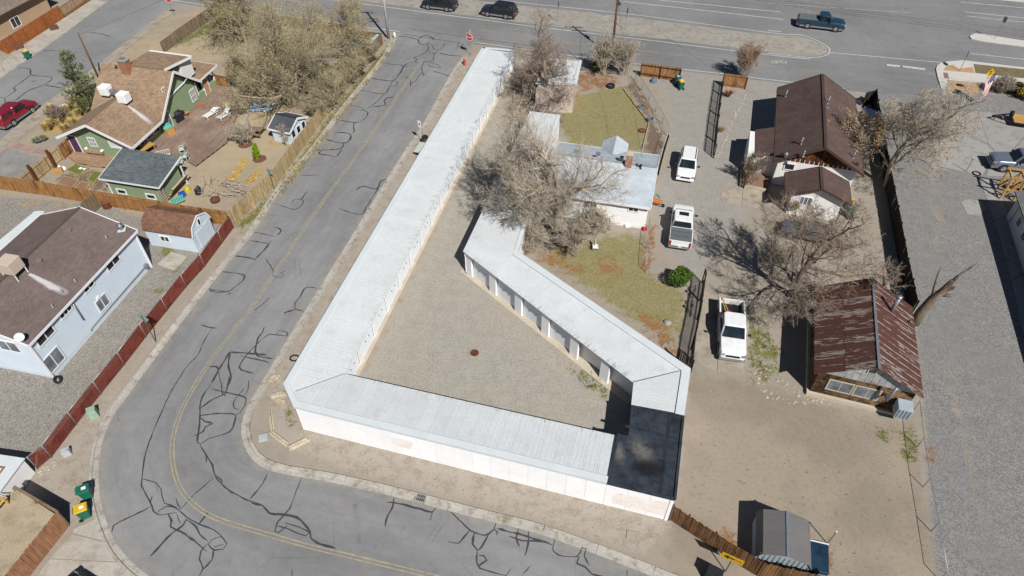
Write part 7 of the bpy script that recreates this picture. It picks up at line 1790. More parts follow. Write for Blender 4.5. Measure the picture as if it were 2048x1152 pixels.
# raised beds
def bed(pix, lb, fill):
    P_ = GG(pix); root = empty('raised_bed', P_[0], 0, lb, 'garden bed')
    for i in range(len(P_)): a, b_ = P_[i], P_[(i + 1) % len(P_)]; m = MB(); m.beam(a + UPZ * .14, b_ + UPZ * .14, .06, .28); m.build('board', M_fpale, root)
    m = MB(); m.prism(P_, .0, .2); m.build('soil', fill, root)
M_soil = pm('bed_soil', sr(150, 118, 98), .95, .15, 2, .25, 18, bump=.4); M_turf = pm('bed_greens', sr(110, 124, 62), .95, .2, 3, .3, 14, bump=.5)
bed([(133, 344), (153, 331), (178, 339), (160, 354)], 'raised bed full of green seedlings', M_turf)
bed([(116, 369), (131, 356), (160, 364), (147, 379)], 'bare soil raised bed nearest the brown fence', M_soil)
bed([(152, 379), (166, 366), (182, 371), (172, 384)], 'small bare raised bed beside the green shed', M_soil)
bed([(176, 364), (192, 345), (206, 349), (190, 370)], 'raised bed with greens touching the green shed', M_turf)
m = MB(); p = G(117, 346); m.box((p.x, p.y, .25), (.95, .5, .5), .5); o = m.build('straw_bale', M_wicker, bevel=.04); tag(o, 'straw bale beside the drive fence', 'bale')
# lumber rack and clutter beside the green shed
root = empty('lumber_stack', G(352, 398), 0, 'leaning stack of old lumber beside the green shed', 'lumber')
for k in range(8): a = Fs(5.75 + .08 * k, .3 + .05 * k, .3 + .13 * k); m = MB(); m.beam(a, a + Fs.e1 * 2.7 + UPZ * .1, .2, .05); m.build('board', (M_fgrey, M_lumber, M_fold, M_wwood)[k % 4], root)
root = empty('pallet', G(341, 400), 0, 'upright wooden pallet at the corner of the green shed', 'pallet')
for k in range(7): a = Fs(5.72, -.5, .1 + k * .25); m = MB(); m.beam(a, a + Fs.e1 * .75, .03, .12); m.build('slat', M_wwood, root)
for q_ in (-.5, .25): m = MB(); m.beam(Fs(5.68, q_, 0), Fs(5.68, q_, 1.8), .08, .05); m.build('stringer', M_wwood, root)
def lump(name, u, v, r_, h, lb, mat, cat, seed=1, z=0):
    p = G(u, v, z); m = MB(); n, k = 12, 6; vs = []
    for j in range(k + 1):
        ph = math.pi / 2 * j / k
        for i in range(n): q = Vector((math.cos(2 * math.pi * i / n) * math.cos(ph), math.sin(2 * math.pi * i / n) * math.cos(ph), math.sin(ph))); f = 1 + .35 * mnoise.noise(q * 1.6 + Vector((seed * 3.1, 0, 0))); vs.append((p.x + q.x * r_ * f, p.y + q.y * r_ * f, p.z + q.z * h * f))
    m.add(vs, [(j * n + i, j * n + (i + 1) % n, (j + 1) * n + (i + 1) % n, (j + 1) * n + i) for j in range(k) for i in range(n)]); o = m.build(name, mat, None, True); tag(o, lb, cat); return o
M_bag = pm('black_bag', (.02, .02, .022), .4, .2, 3, .1, 14)
lump('rubbish_bag', 398, 386, .42, .75, 'black rubbish bag on the sandy yard', M_bag, 'bag', 1); lump('toy_heap', 376, 382, .35, .5, 'yellow and grey toy heap beside the lumber', pm('yellow_toys', sr(210, 196, 60), .5), 'toys', 2)
p, Lp, a = turned(366, 393, 40); m = MB(); m.box(Lp(0, 0, .25), (.6, .4, .5), a); o = m.build('blue_tote', pm('blue_plastic', sr(40, 96, 190), .45), bevel=.03); tag(o, 'blue plastic tote among the clutter by the green shed', 'tote')
p, Lp, a = turned(357, 405, 30); root = empty('green_pallet', p, 0, 'turquoise painted pallet lying by the green shed', 'pallet')
for k in range(6): m = MB(); m.box(Lp(-.5 + k * .2, 0, .3 + .03 * k), (.13, .9, .03), a); m.build('slat', M_turq, root)
for s_ in (-.4, .4): m = MB(); m.beam(Lp(-.6, s_, .2), Lp(.6, s_, .38), .05, .1); m.build('stringer', M_turq, root)
lump('flower_pot', 402, 213, .22, .4, 'red flower pot at the green wall corner', pm('red_pot', sr(196, 90, 70), .7), 'pot', 3, .14)
lump('rock_pile', 455, 208, .8, .35, 'rockery of tan stones and plants on the deck edge', pm('tan_rock', sr(170, 158, 120), .9, .2, 3, .3, 12), 'rockery', 4, .1)
for i, (u, v) in enumerate(((120, 336), (128, 338), (163, 340), (170, 341))): lump('white_sack', u, v, .22, .3, ('white sack by the drive fence, left one', 'white sack by the drive fence, right one', 'white stone at the seedling bed, left one', 'white stone at the seedling bed, right one')[i], M_wst, 'sack', 5 + i)
# timber edging of the back lawn
root = empty('lawn_edging', G(1297, 247), 0, 'timber edging round the back lawn', 'edging'); e = GG([(1246, 178), (1262, 200), (1280, 224), (1298, 247), (1291, 275), (1285, 300)])
for i in range(len(e) - 1): m = MB(); m.beam(e[i] + UPZ * .08, e[i + 1] + UPZ * .08, .1, .18); m.build('timber', M_fpale, root)
# ------------------------------------------------------------------ bins
M_bgreen = pm('green_plastic', sr(36, 112, 92), .5, .08, 1.5, .05, 14); M_byel = pm('yellow_plastic', sr(232, 190, 40), .5, .06, 1.5, .05, 14)
def bin_(u, v, deg, lb, lidm, open_=False):
    p = G(u, v); root = empty('wheelie_bin', p, R(deg), lb, 'bin', 'green wheelie bins'); W0 = WLOC[root.name]; WLOC[root.name] = Matrix()
    m = MB(); lo = [(-.26, -.26), (.26, -.26), (.26, .22), (-.26, .22)]; hi = [(-.3, -.36), (.3, -.36), (.3, .3), (-.3, .3)]
    m.add([(x, y, .08) for x, y in lo] + [(x, y, .98) for x, y in hi], BOXF); b_ = m.build('body', M_bgreen, root, bevel=.03)
    m = MB(); m.add([(-.32, -.4, .98), (.32, -.4, .98), (.32, .34, .98), (-.32, .34, .98), (-.28, -.34, 1.06), (.28, -.34, 1.06), (.3, .34, 1.09), (-.3, .34, 1.09)], BOXF); m.build('lid', lidm, root, bevel=.02)
    for s_ in (-1, 1): m = MB(); m.tube([(s_ * .24, .3, .12), (s_ * .31, .3, .12)], .12, 14); m.build('wheel', M_tyre, root)
    m = MB(); m.tube([(-.24, .3, .95), (-.24, .4, 1.0), (.24, .4, 1.0), (.24, .3, .95)], .018, 6); m.build('handle', M_bgreen, root)
    m = MB(); m.box((-.02, -.1, 1.083), (.22, .26, .006)); m.build('label_panel', M_pwhite, root); WLOC[root.name] = W0
bin_(178, 994, 118, 'green wheelie bin with green lid at the kerb by the pale driveway', M_bgreen); bin_(174, 1032, 118, 'green wheelie bin with yellow lid at the kerb by the pale driveway', M_byel)
bin_(57, 117, 150, 'green bin with yellow lid on the sidewalk below the orange fence', M_byel); bin_(1354, 170, 185, 'all green wheelie bin behind the yellow lidded one by the brown fence', M_bgreen); bin_(1361, 178, 190, 'yellow lidded green bin standing at the brown board fence', M_byel)
bin_(1692, 414, 200, 'yellow lidded bin at the white annex corner', M_byel); bin_(1696, 434, 190, 'all green bin at the white annex corner, nearer the camera', M_bgreen)
# ------------------------------------------------------------------ signs, poles, street furniture
M_red = pm('sign_red', (.42, .015, .02), .45, .05, 2, .04, 14); M_sw = pm('sign_white', (.75, .75, .75), .45, .04, 2, .04, 14); M_sy = pm('sign_yellow', sr(226, 176, 24), .45, .05, 2, .04, 14); M_sgreen = pm('sign_back', sr(150, 164, 158), .5); M_gpost = pm('green_post', sr(84, 108, 96), .6)
def text_mesh(body, size, mat, mtx, name, parent):
    cu = bpy.data.curves.new(name, 'FONT'); cu.body = body; cu.size = size; cu.align_x = 'CENTER'; cu.align_y = 'CENTER'; cu.extrude = .003; cu.resolution_u = 2
    to = bpy.data.objects.new('tmp_text', cu); col.objects.link(to); dg = bpy.context.evaluated_depsgraph_get(); me = bpy.data.meshes.new_from_object(to.evaluated_get(dg)); bpy.data.objects.remove(to)
    me.materials.clear(); me.materials.append(mat); me.transform(WLOC.get(parent.name, Matrix()).inverted() @ mtx); o = bpy.data.objects.new(name, me); col.objects.link(o); o.parent = parent; return o
def face_mtx(c, n):
    n = Vector(n).normalized(); x = UPZ.cross(n).normalized(); y = n.cross(x); M_ = Matrix((x, y, n)).transposed().to_4x4(); M_.translation = c; return M_
def plate_poly(pts2, c, n, t, mat, name, parent, off=0.0):
    M_ = face_mtx(Vector(c) + Vector(n).normalized() * off, n); k = len(pts2); m = MB(); m.add([M_ @ Vector((x, y, t)) for x, y in pts2] + [M_ @ Vector((x, y, 0)) for x, y in pts2], [tuple(range(k)), tuple(range(2 * k - 1, k - 1, -1))] + [(i, k + i, k + (i + 1) % k, (i + 1) % k) for i in range(k)]); return m.build(name, mat, parent)
def octo(r_): return [(r_ * math.cos(math.pi / 8 + k * math.pi / 4), r_ * math.sin(math.pi / 8 + k * math.pi / 4)) for k in range(8)]
def stop(u, v, n, lb, names=False, h=2.75):
    p = G(u, v); root = empty('stop_sign', p, 0, lb, 'stop sign'); n = Vector((n[0], n[1], 0)).normalized(); m = MB(); m.tube([p, p + UPZ * (h + (.5 if names else 0))], .035, 7); m.build('post', M_steel, root)
    c = p + UPZ * (h - .38) + n * .045; plate_poly(octo(.44), c, n, .012, M_sw, 'border', root); plate_poly(octo(.395), c, n, .006, M_red, 'face', root, .0125)
    text_mesh('STOP', .3, M_sw, face_mtx(c + n * .021, n), 'lettering', root)
    if names:
        for k, q in enumerate((n, Vector((-n.y, n.x, 0)))): plate_poly([(-.45, -.09), (.45, -.09), (.45, .09), (-.45, .09)], p + UPZ * (h + .15 + .22 * k) + q * .04, q, .01, pm('name_plate%d' % k, sr(214, 150, 160) if k == 0 else sr(222, 214, 216), .5), 'name_plate', root)
stop(941, 111, (-.25, -1, 0), 'red stop sign with name plates at the storage building corner', True); stop(1918, 144, (.9, -.45, 0), 'red stop sign on the paved corner at the right'); stop(349, 33, (.1, -1, 0), 'red stop sign at the top of the side street')
# yellow diamond
p = G(1957, 190); root = empty('warning_sign', p, 0, 'yellow diamond warning sign with a black arrow above the flag', 'sign'); n = Vector((.2, -1, 0)).normalized(); m = MB(); m.tube([p, p + UPZ * 3.0], .03, 7); m.build('post', M_steel, root); c = p + UPZ * 2.75 + n * .04
plate_poly([(0, -.55), (.55, 0), (0, .55), (-.55, 0)], c, n, .012, M_sy, 'face', root); plate_poly([(-.05, -.25), (.05, -.25), (.05, .05), (.2, .2), (-.1, .28), (-.05, .12)], c, n, .006, M_dark, 'arrow', root, .0125)
# arrow sign
p = G(1451, 1143); root = empty('arrow_sign', p, 0, 'yellow sign with a black arrow pointing left in front of the old fence', 'sign'); n = Vector((-.45, -.9, 0)).normalized(); m = MB(); m.tube([p, p + UPZ * 2.1], .035, 7); m.build('post', M_gpost, root); c = p + UPZ * 1.85 + n * .05
plate_poly([(-.62, -.3), (.62, -.3), (.62, .3), (-.62, .3)], c, n, .012, M_sy, 'face', root); plate_poly([(-.5, 0), (-.22, .2), (-.22, .07), (.5, .07), (.5, -.07), (-.22, -.07), (-.22, -.2)], c, n, .006, M_dark, 'arrow', root, .0125); plate_poly([(.1, -.03), (.44, -.03), (.44, .03), (.1, .03)], c, n, .004, M_sy, 'arrow_slot', root, .02)
# back of sign boards at the left fence
for (u, v, h, lb) in ((312, 684, 3.0, 'sign seen from behind on a green post at the red fence'), (549, 379, 2.3, 'small sign seen from behind on a post at the picket fence')):
    p = G(u, v); root = empty('road_sign', p, 0, lb, 'sign'); n = Vector((.3, .95, 0)).normalized(); m = MB(); m.tube([p, p + UPZ * h], .04, 7); m.build('post', M_gpost, root); q = .48 if h > 2.5 else .3
    plate_poly([(0, -q), (q, 0), (0, q), (-q, 0)] if h > 2.5 else [(-q, -q), (q, -q), (q, q), (-q, q)], p + UPZ * (h - q * .8) + n * .05, n, .012, M_sgreen, 'plate', root)
# bus stop: sign, can, bench
p = G(847, 288); root = empty('bus_stop_sign', p, 0, 'white bus stop sign on a thin post beside the storage roof', 'sign'); n = Vector((-.45, -.9, 0)).normalized(); m = MB(); m.tube([p, p + UPZ * 2.75], .028, 7); m.build('post', M_steel, root); s_ = Vector((n.y, -n.x, 0)); c = p + UPZ * 2.35 + s_ * .22
plate_poly([(-.2, -.38), (.2, -.38), (.2, .38), (-.2, .38)], c, n, .012, M_sw, 'face', root, .02); plate_poly([(-.09, -.06), (.09, -.06), (.09, .1), (-.09, .1)], c, n, .005, pm('sign_violet', sr(96, 84, 150), .5), 'bus_symbol', root, .033); plate_poly([(-.12, -.17), (.12, -.17), (.12, -.12), (-.12, -.12)], c, n, .005, bpy.data.materials['sign_violet'], 'text_bar', root, .033)
p = G(851, 288); root = empty('trash_can', p, 0, 'black round trash can at the bus stop', 'trash can'); m = MB(); m.cyl(p, .3, .85, 18, .33); m.build('barrel', M_dark, root, True); m = MB(); m.tube([p + UPZ * .85, p + UPZ * .93], [.35, .33], 18); m.build('rim', M_dark, root); m = MB(); m.tube([p + UPZ * .5, p + UPZ * .58], .325, 18); m.build('band', M_steel, root)
a_, b_ = G(833, 312), G(846, 292); d = (b_ - a_).normalized(); root = empty('bench', (a_ + b_) / 2, 0, 'pale green bench beside the trash can at the bus stop', 'bench'); s_ = Vector((-d.y, d.x, 0)); M_bench = pm('bench_green', sr(200, 212, 200), .6)
for k in range(4): m = MB(); m.beam(a_ + s_ * (-.22 + k * .145) + UPZ * .45, b_ + s_ * (-.22 + k * .145) + UPZ * .45, .135, .04); m.build('slat', M_bench, root)
for q in (a_ + d * .2, b_ - d * .2): m = MB(); m.box(q + UPZ * .21, (.08, .45, .42), math.atan2(d.y, d.x)); m.build('leg', M_dark, root)
# hydrant
p = G(929, 130); root = empty('fire_hydrant', p, 0, 'red fire hydrant beside the storage building near the corner', 'hydrant'); M_hy = pm('hydrant_red', sr(196, 76, 52), .55)
m = MB(); m.tube([p, p + UPZ * .05, p + UPZ * .06, p + UPZ * .6, p + UPZ * .62, p + UPZ * .66, p + UPZ * .78, p + UPZ * .83], [.17, .17, .12, .12, .16, .16, .1, .03], 14); m.build('barrel', M_hy, root)
for k in range(3): q = Vector((math.cos(k * 1.57), math.sin(k * 1.57), 0)); m = MB(); m.tube([p + UPZ * .45, p + UPZ * .45 + q * .22], .065, 10); m.build('nozzle', M_hy, root)
# utility boxes
def ubox(u, v, s, deg, lb, mat, cat='utility box'):
    p = G(u, v); root = empty('utility_box', p, R(deg), lb, cat); W0 = WLOC[root.name]; WLOC[root.name] = Matrix(); m = MB(); x, y, h = s
    m.add([(-x / 2, -y / 2, 0), (x / 2, -y / 2, 0), (x / 2, y / 2, 0), (-x / 2, y / 2, 0), (-x * .42, -y * .4, h), (x * .42, -y * .4, h), (x * .45, y * .46, h), (-x * .45, y * .46, h)], BOXF); m.build('housing', mat, root, bevel=.04); m = MB(); m.box((0, .0, h + .015), (x * .9, y * .9, .05)); m.build('lid', mat, root, bevel=.02)
    for k in range(5): m = MB(); m.box((0, -y * .47 + k * .008, .15 + k * .13), (x * .7, .03, .03)); m.build('rib', mat, root)
    WLOC[root.name] = W0
M_ug = pm('pale_green_box', sr(168, 196, 172), .6); M_ub = pm('pale_grey_box', sr(186, 192, 196), .6); M_ublue = pm('pale_blue_box', sr(180, 206, 214), .6)
ubox(190, 832, (.62, .6, .75), 30, 'pale green utility pedestal between red fence and kerb', M_ug); ubox(136, 908, (.55, .5, .42), 30, 'low pale grey utility box at the foot of the red fence', M_ub); ubox(750, 95, (.8, .6, 1.2), 60, 'pale blue utility cabinet at the fence corner, left one', M_ublue); ubox(757, 90, (.7, .6, 1.25), 60, 'pale blue utility cabinet at the fence corner, right one', M_ublue); ubox(1424, 1156, (1.0, .7, .9), -30, 'dark utility cabinet at the bottom edge beside the arrow sign', M_dark)
p = G(790, 78); m = MB(); m.cyl(p, .14, .9, 12, .12); o = m.build('bollard', M_wst, None, True); tag(o, 'short white bollard beside the steel pole base', 'bollard')
# covers and grate
def cover(name, u, v, r_, lb, mat, z=.012):
    p = G(u, v); root = empty(name, (p.x, p.y, 0), 0, lb, 'manhole'); m = MB(); m.cyl((p.x, p.y, -.02), r_, .02 + z, 24); m.build('lid', mat, root); m = MB(); m.cyl((p.x, p.y, -.02), r_ * 1.2, .015 + z, 24); m.build('frame', M_slab2, root)
    for k in range(4): m = MB(); a = k * .785; q = Vector((math.cos(a), math.sin(a), 0)) * r_ * .75; m.beam(Vector((p.x, p.y, z + .003)) - q, Vector((p.x, p.y, z + .003)) + q, .03, .006); m.build('rib', mat, root)
cover('manhole_cover', 949, 706, .33, 'rusty round manhole cover in the middle of the gravel court', M_rust, .03); cover('manhole_cover', 68, 163, .36, 'dark manhole cover in the side street', M_gvent, .02)
a_ = G(842, 998); root = empty('storm_drain', a_, 0, 'black storm drain grate set in the near kerb', 'drain'); d = (G(880, 1016) - G(800, 996)).normalized(); s_ = Vector((-d.y, d.x, 0)); m = MB(); m.box((a_.x, a_.y, .05), (.68, .58, .2), math.atan2(d.y, d.x)); m.build('frame', M_grey, root)
for i in range(5):
    for j in range(2): m = MB(); m.box(a_ + d * (-.22 + i * .11) + s_ * (-.12 + j * .24) + UPZ * .152, (.07, .19, .012), math.atan2(d.y, d.x)); m.build('slot', M_dark, root)
m = MB(); p = G(1267, 1071); m.box((p.x, p.y, .03), (.85, .55, .06), -.2); o = m.build('meter_cover', M_slab2, None, bevel=.04); tag(o, 'pale rounded meter cover in the dirt near the storage wall', 'cover'); m = MB(); p = G(527, 876); m.box((p.x, p.y, .06), (.62, .6, .12), .3); o = m.build('meter_cover', M_ub, None, bevel=.03); tag(o, 'pale blue meter cover at the bend of the kerb', 'cover')
# timbers at the storage corner
M_timb = pm('pale_timber', sr(208, 196, 172), .9, .12, 1.5, .15, 8, stain=sr(178, 160, 132), st=(.5, .7), bump=.3)
for i, (a, b_, w, lb) in enumerate((((541, 768), (558, 752), .5, 'pale broken timber nearest the long storage wall'), ((543, 795), (573, 787), .42, 'pale split timber lying below the storage corner'), ((553, 802), (574, 808), .3, 'short pale timber chunk at the storage corner'), ((541, 822), (546, 862), .28, 'pale pole lying along the bend of the kerb'), ((541, 866), (577, 893), .35, 'long pale timber at the bend beside the meter cover'), ((577, 900), (620, 880), .42, 'split pale timber pointing at the white wall'))):
    A_, B_ = G(*a), G(*b_); root = empty('timber', (A_ + B_) / 2, 0, lb, 'timber', 'landscape timbers at the storage corner'); d = (B_ - A_).normalized(); s_ = Vector((-d.y, d.x, 0))
    m = MB(); m.beam(A_ + UPZ * w * .3 - s_ * w * .27, B_ + UPZ * w * .32 - s_ * w * .27, w * .5, w * .6); m.build('half', M_timb, root, bevel=.04); m = MB(); m.beam(A_ + UPZ * w * .25 + s_ * w * .28, B_ - d * .15 + UPZ * w * .25 + s_ * w * .28, w * .46, w * .45); m.build('half', M_timb, root, bevel=.04)
p = G(591, 722); m = MB(); 
for k in range(16): a0, a1 = k * .3927, (k + 1) * .3927; m.tube([p + Vector((.3 * math.cos(a0), .1 * math.cos(a0), .35 + .3 * math.sin(a0))), p + Vector((.3 * math.cos(a1), .1 * math.cos(a1), .35 + .3 * math.sin(a1)))], .06, 6, False)
o = m.build('leaning_tyre', M_tyre, None, True); tag(o, 'old tyre leaning on the outer storage wall', 'tyre')
p = G(118, 764); m = MB()
for k in range(18): a0, a1 = k * .349, (k + 1) * .349; m.tube([p + Vector((.24 * math.cos(a0), .24 * math.sin(a0) * .6, .28 + .2 * math.sin(a0))), p + Vector((.24 * math.cos(a1), .24 * math.sin(a1) * .6, .28 + .2 * math.sin(a1)))], .075, 7, False)
o = m.build('trailer_tyre', M_tyre, None, True); tag(o, 'small tyre at the front corner of the white house', 'tyre')
# ------------------------------------------------------------------ poles and wires
M_wpole = pm('pole_wood', sr(120, 86, 66), .9, .15, 1, .15, 8, stretch=(1, 1, .3))
def pole(u, v, h, lb, mat, arms, r_=.15, armdir=(1, -.12)):
    p = G(u, v); root = empty('utility_pole', p, 0, lb, 'pole'); m = MB(); m.tube([p - UPZ * .1, p + UPZ * h], [r_, r_ * .7], 12); m.build('shaft', mat, root, True); e = Vector((armdir[0], armdir[1], 0)).normalized()
    for z, w in arms:
        m = MB(); m.beam(p - e * w + UPZ * z, p + e * w + UPZ * z, .1, .12); ar = m.build('crossarm', M_wpole, root)
        for x in (-.9, -.35, .35, .9): q = p + e * w * x + UPZ * z; m = MB(); m.tube([q + UPZ * .06, q + UPZ * .14, q + UPZ * .24], [.03, .06, .04], 7); m.build('insulator', M_sgreen, ar)
    return p
pa = pole(778, 80, 10.4, 'tall pale steel utility pole at the street corner', pm('pale_steel', sr(200, 204, 206), .5), ((10.1, .9), (7.6, .8), (6.6, .7)), .17); pb = pole(1223, 114, 10.5, 'brown wooden utility pole beside the pale bare shrubs', M_wpole, ((10.1, 1.2), (8.8, .9)), .16); pc = pole(203, 168, 6.2, 'leaning brown wooden pole rising behind the pine', M_wpole, (), .12)
m = MB(); p = pb + Vector((.25, -.1, 6.6)); m.cyl(p, .2, .8, 12); m.build('transformer', M_steel, bpy.data.objects['utility_pole.001'], True); m = MB(); m.cyl(pa - UPZ * .05, .6, .2, 14); o = m.build('pole_base', M_slab2, bpy.data.objects['utility_pole'])
p = G(1159, 121); m = MB(); m.tube([p, p + UPZ * 3.2], .045, 8); o = m.build('steel_post', M_steel); tag(o, 'thin steel post at the corner of the block shed', 'post')
def wire(a, b_, sag, lb):
    pts = [a.lerp(b_, t / 14) - UPZ * sag * 4 * (t / 14) * (1 - t / 14) for t in range(15)]; m = MB(); m.tube(pts, .012, 4); o = m.build('power_line', M_dark); tag(o, lb, 'wire', 'power lines along the frontage road')
far_r = Vector((70, 62, 10)); far_l = Vector((-70, 97, 10))
for k, dx in enumerate((-1.1, -.4, .5, 1.1)):
    wire(pb + Vector((dx * .2, dx * .5, 10.3)), far_r + Vector((0, dx, 0)), 1.2, 'thin overhead power line running right from the wooden pole'); wire(pb + Vector((dx * .2, dx * .5, 10.3)), pa + Vector((0, dx * .6, 10.2)), .8, 'thin overhead power line between the wooden and steel poles'); wire(pa + Vector((0, dx * .6, 10.2)), far_l + Vector((0, dx, 0)), 1.1, 'thin overhead power line running left from the steel pole')
wire(pb + UPZ * 7.5, Vector((26.5, 62, 4.2)), .7, 'service drop line from the wooden pole to the brown roof house'); wire(pb + UPZ * 7.2, Vector((12, 53, 4.0)), .6, 'service drop line from the wooden pole to the bungalow')
wire(pc + UPZ * 6.0, Vector((-33, 97, 8)), .6, 'wire from the leaning wooden pole across the side street')
for (u, v, h, lb, plt) in ((1115, 45, 2.9, 'thin sign post on the dirt median near the black suv', 1), (1250, 60, 3.0, 'thin sign post on the dirt median behind the wooden pole', 1), (1989, 79, 3.0, 'grey sign post on the traffic island', 1), (1932, 343, 1.6, 'thin grey post at the edge of the concrete apron', 0), (1655, 1088, 1.6, 'thin white topped post beside the blue tank', 0)):
    p = G(u, v); root = empty('sign_post', p, 0, lb, 'post'); m = MB(); m.tube([p, p + UPZ * h], .035, 7); m.build('post', M_steel, root)
    if plt: plate_poly([(-.3, -.35), (.3, -.35), (.3, .35), (-.3, .35)], p + UPZ * (h - .35) + Vector((.04, 0, 0)), Vector((1, .1, 0)), .012, M_sgreen, 'plate', root)
    else: m = MB(); m.cyl(p + UPZ * h, .05, .05, 8); m.build('cap', M_sw, root)
# flag
p = G(1958, 206); root = empty('flag', p, 0, 'drooping striped american flag on a leaning pole at the corner', 'flag'); top = p + Vector((.25, .1, 3.6)); m = MB(); m.tube([p, top], .025, 7); m.build('pole', M_steel, root)
M_fr = pm('flag_red', (.3, .02, .03), .8); M_fb = pm('flag_blue', (.02, .03, .12), .8)
def fl(s_, t):   # s down the fly, t across the hoist
    return top + Vector((-.5 * t + .25 * s_ + .12 * math.sin(s_ * 5 + t * 3), -.2 * t + .12 * math.sin(s_ * 4 + 1), -2.2 * s_ - .35 * t))
for k in range(13):
    m = MB(); ts = (k / 13, (k + 1) / 13); s0 = .4 if k < 7 else 0; n = 12
    for j in range(n): a0, a1 = s0 + (1 - s0) * j / n, s0 + (1 - s0) * (j + 1) / n; m.quad(fl(a0, ts[0] * 1.9), fl(a0, ts[1] * 1.9), fl(a1, ts[1] * 1.9), fl(a1, ts[0] * 1.9))
    m.build('stripe', M_fr if k % 2 == 0 else M_sw, root)
m = MB()
for j in range(6): m.quad(fl(.4 * j / 6, 0), fl(.4 * j / 6, 7 / 13 * 1.9), fl(.4 * (j + 1) / 6, 7 / 13 * 1.9), fl(.4 * (j + 1) / 6, 0))
can = m.build('canton', M_fb, root); m = MB()
for i in range(5):
    for j in range(6): c = fl(.03 + .34 * (j + .5) / 6, 1.02 * (i + .5) / 5); m.box(c + Vector((0, -.012, 0)), (.05, .012, .05))
m.build('stars', M_sw, can, kind='stuff')
# ------------------------------------------------------------------ bottom right shed, tank
bsd = empty('metal_shed', G(1555, 1110), 0, 'grey metal shed with gambrel roof behind the old fence', 'shed'); a_ = G(1500, 1128); Fq = Frame((a_.x, a_.y), (.965, -.262)); M_gm = pm('grey_ribbed_metal', sr(122, 120, 118), .55, .06, .6, .05, 12, perobj=.05)
prof = [(0, 1.25), (.3, 1.75), (1.55, 2.15), (2.8, 1.75), (3.1, 1.25)]
for i in range(4):
    (x0, z0), (x1, z1) = prof[i], prof[i + 1]; zf = lambda p, x0=x0, x1=x1, z0=z0, z1=z1: z0 + (z1 - z0) * (Fq.inv(p)[0] - x0) / (x1 - x0)
    metal_roof(bsd, [Fq(x0, -.1), Fq(x1, -.1), Fq(x1, 2.75), Fq(x0, 2.75)], Fq.e1, zf, M_gm, .72, .24, .012, .02, 'roof_sheet', .02)
m = MB(); m.prism([Fq(.08, .02), Fq(3.02, .02), Fq(3.02, 2.65), Fq(.08, 2.65)], 0, 1.25); m.build('wall', M_cool, bsd)
for q_, s_ in ((.0, 1), (2.66, -1)): pts = [Fq(x, q_, z - .03) for x, z in prof]; m = MB(); m.add(pts + [v_ + Fq.e1 * (.04 * s_) for v_ in pts], [(0, 1, 2, 3, 4), (9, 8, 7, 6, 5)]); m.build('gable_wall', M_cool, bsd)
for k in range(11): m = MB(); m.box(Fq(.2 + k * .27, -.012, .9), (.03, .02, 1.7), math.atan2(Fq.e2.y, Fq.e2.x)); m.build('wall_rib', M_gvent, bsd)
m = MB(); m.beam(Fq(1.55, -.12, 2.17), Fq(1.55, 2.77, 2.17), .12, .03); m.build('ridge_cap', M_gvent, bsd)
P_ = GG([(1603, 1082), (1654, 1094), (1655, 1152), (1605, 1143)]); root = empty('blue_tank', P_[0], 0, 'flat dark blue covered pool beside the grey metal shed', 'pool'); M_navy = pm('navy_cover', sr(34, 62, 84), .5, .12, 1, .1, 8, stain=sr(24, 46, 66), st=(.5, .7)); m = MB(); m.prism(P_, 0, .32); m.build('cover', M_navy, root, bevel=.03); m = MB(); m.beam(P_[0] + UPZ * .34, P_[1] + UPZ * .34, .06, .06); m.build('rim', M_sw, root)
# ------------------------------------------------------------------ raised yard in the lower left corner
ry = empty('raised_yard', G(60, 1080), 0); ry['kind'] = 'structure'; c0 = G(140.5, 1049); h = 1.25; d1 = (G(60, 1152) - G(140.5, 1049)).normalized(); d2 = (G(40, 990) - G(140.5, 1049)).normalized()
top = [c0 + d2 * .12 + d1 * .12, c0 + d1 * 9, c0 + d1 * 9 + d2 * 9, c0 + d2 * 3.9]
m = MB(); m.prism(top, -.1, h); m.build('earth', pm('raised_dirt', sr(186, 172, 146), .95, .12, .6, .2, 16, stain=sr(166, 150, 122), st=(.48, .7), bump=.4), ry)
fence('retaining_fence', None, 1.75, 'reddish board retaining fence beside the pale driveway', M_fred, pw=.14, back=-1, world=[c0, c0 + d1 * 8.5], jitter=.01, rails=())
fence('retaining_fence', None, 1.6, 'weathered board fence topping the raised yard towards the white corner', M_fgrey, pw=.14, back=1, world=[c0, c0 + d2 * 3.9], jitter=.02, rails=(1.5,), cap=True)
wcr = empty('white_corner_building', G(60, 950), 0, 'white walled building corner with brown lattice at the left edge', 'building'); w0 = G(70.5, 945); e1 = (G(38, 990) - w0).normalized(); e2 = (G(0, 930) - w0).normalized(); e2 = Vector((-e1.y, e1.x, 0)) if Vector((-e1.y, e1.x, 0)).dot(e2) > 0 else Vector((e1.y, -e1.x, 0))
m = MB(); m.prism([w0, w0 + e1 * 2.2, w0 + e1 * 2.2 + e2 * 5, w0 + e2 * 5], 0, 1.55); m.build('wall', M_wpaint, wcr)
m = MB(); m.prism([w0 - e1 * .1 - e2 * .08, w0 + e1 * 2.25 - e2 * .08, w0 + e1 * 2.25 + e2 * 5, w0 - e1 * .1 + e2 * 5], 1.55, 1.62); m.build('roof', M_trimw, wcr)
for k in range(7): m = MB(); a = w0 + e1 * .75 + e2 * (.75 + k * .3) + UPZ * 1.66; m.beam(a, a + e1 * .62, .07, .08); m.build('lattice_bar', M_fred, wcr)
for y in (.75, 1.37): m = MB(); a = w0 + e1 * y + e2 * .7 + UPZ * 1.68; m.beam(a, a + e2 * 2.2, .08, .08); m.build('lattice_rail', M_fred, wcr)
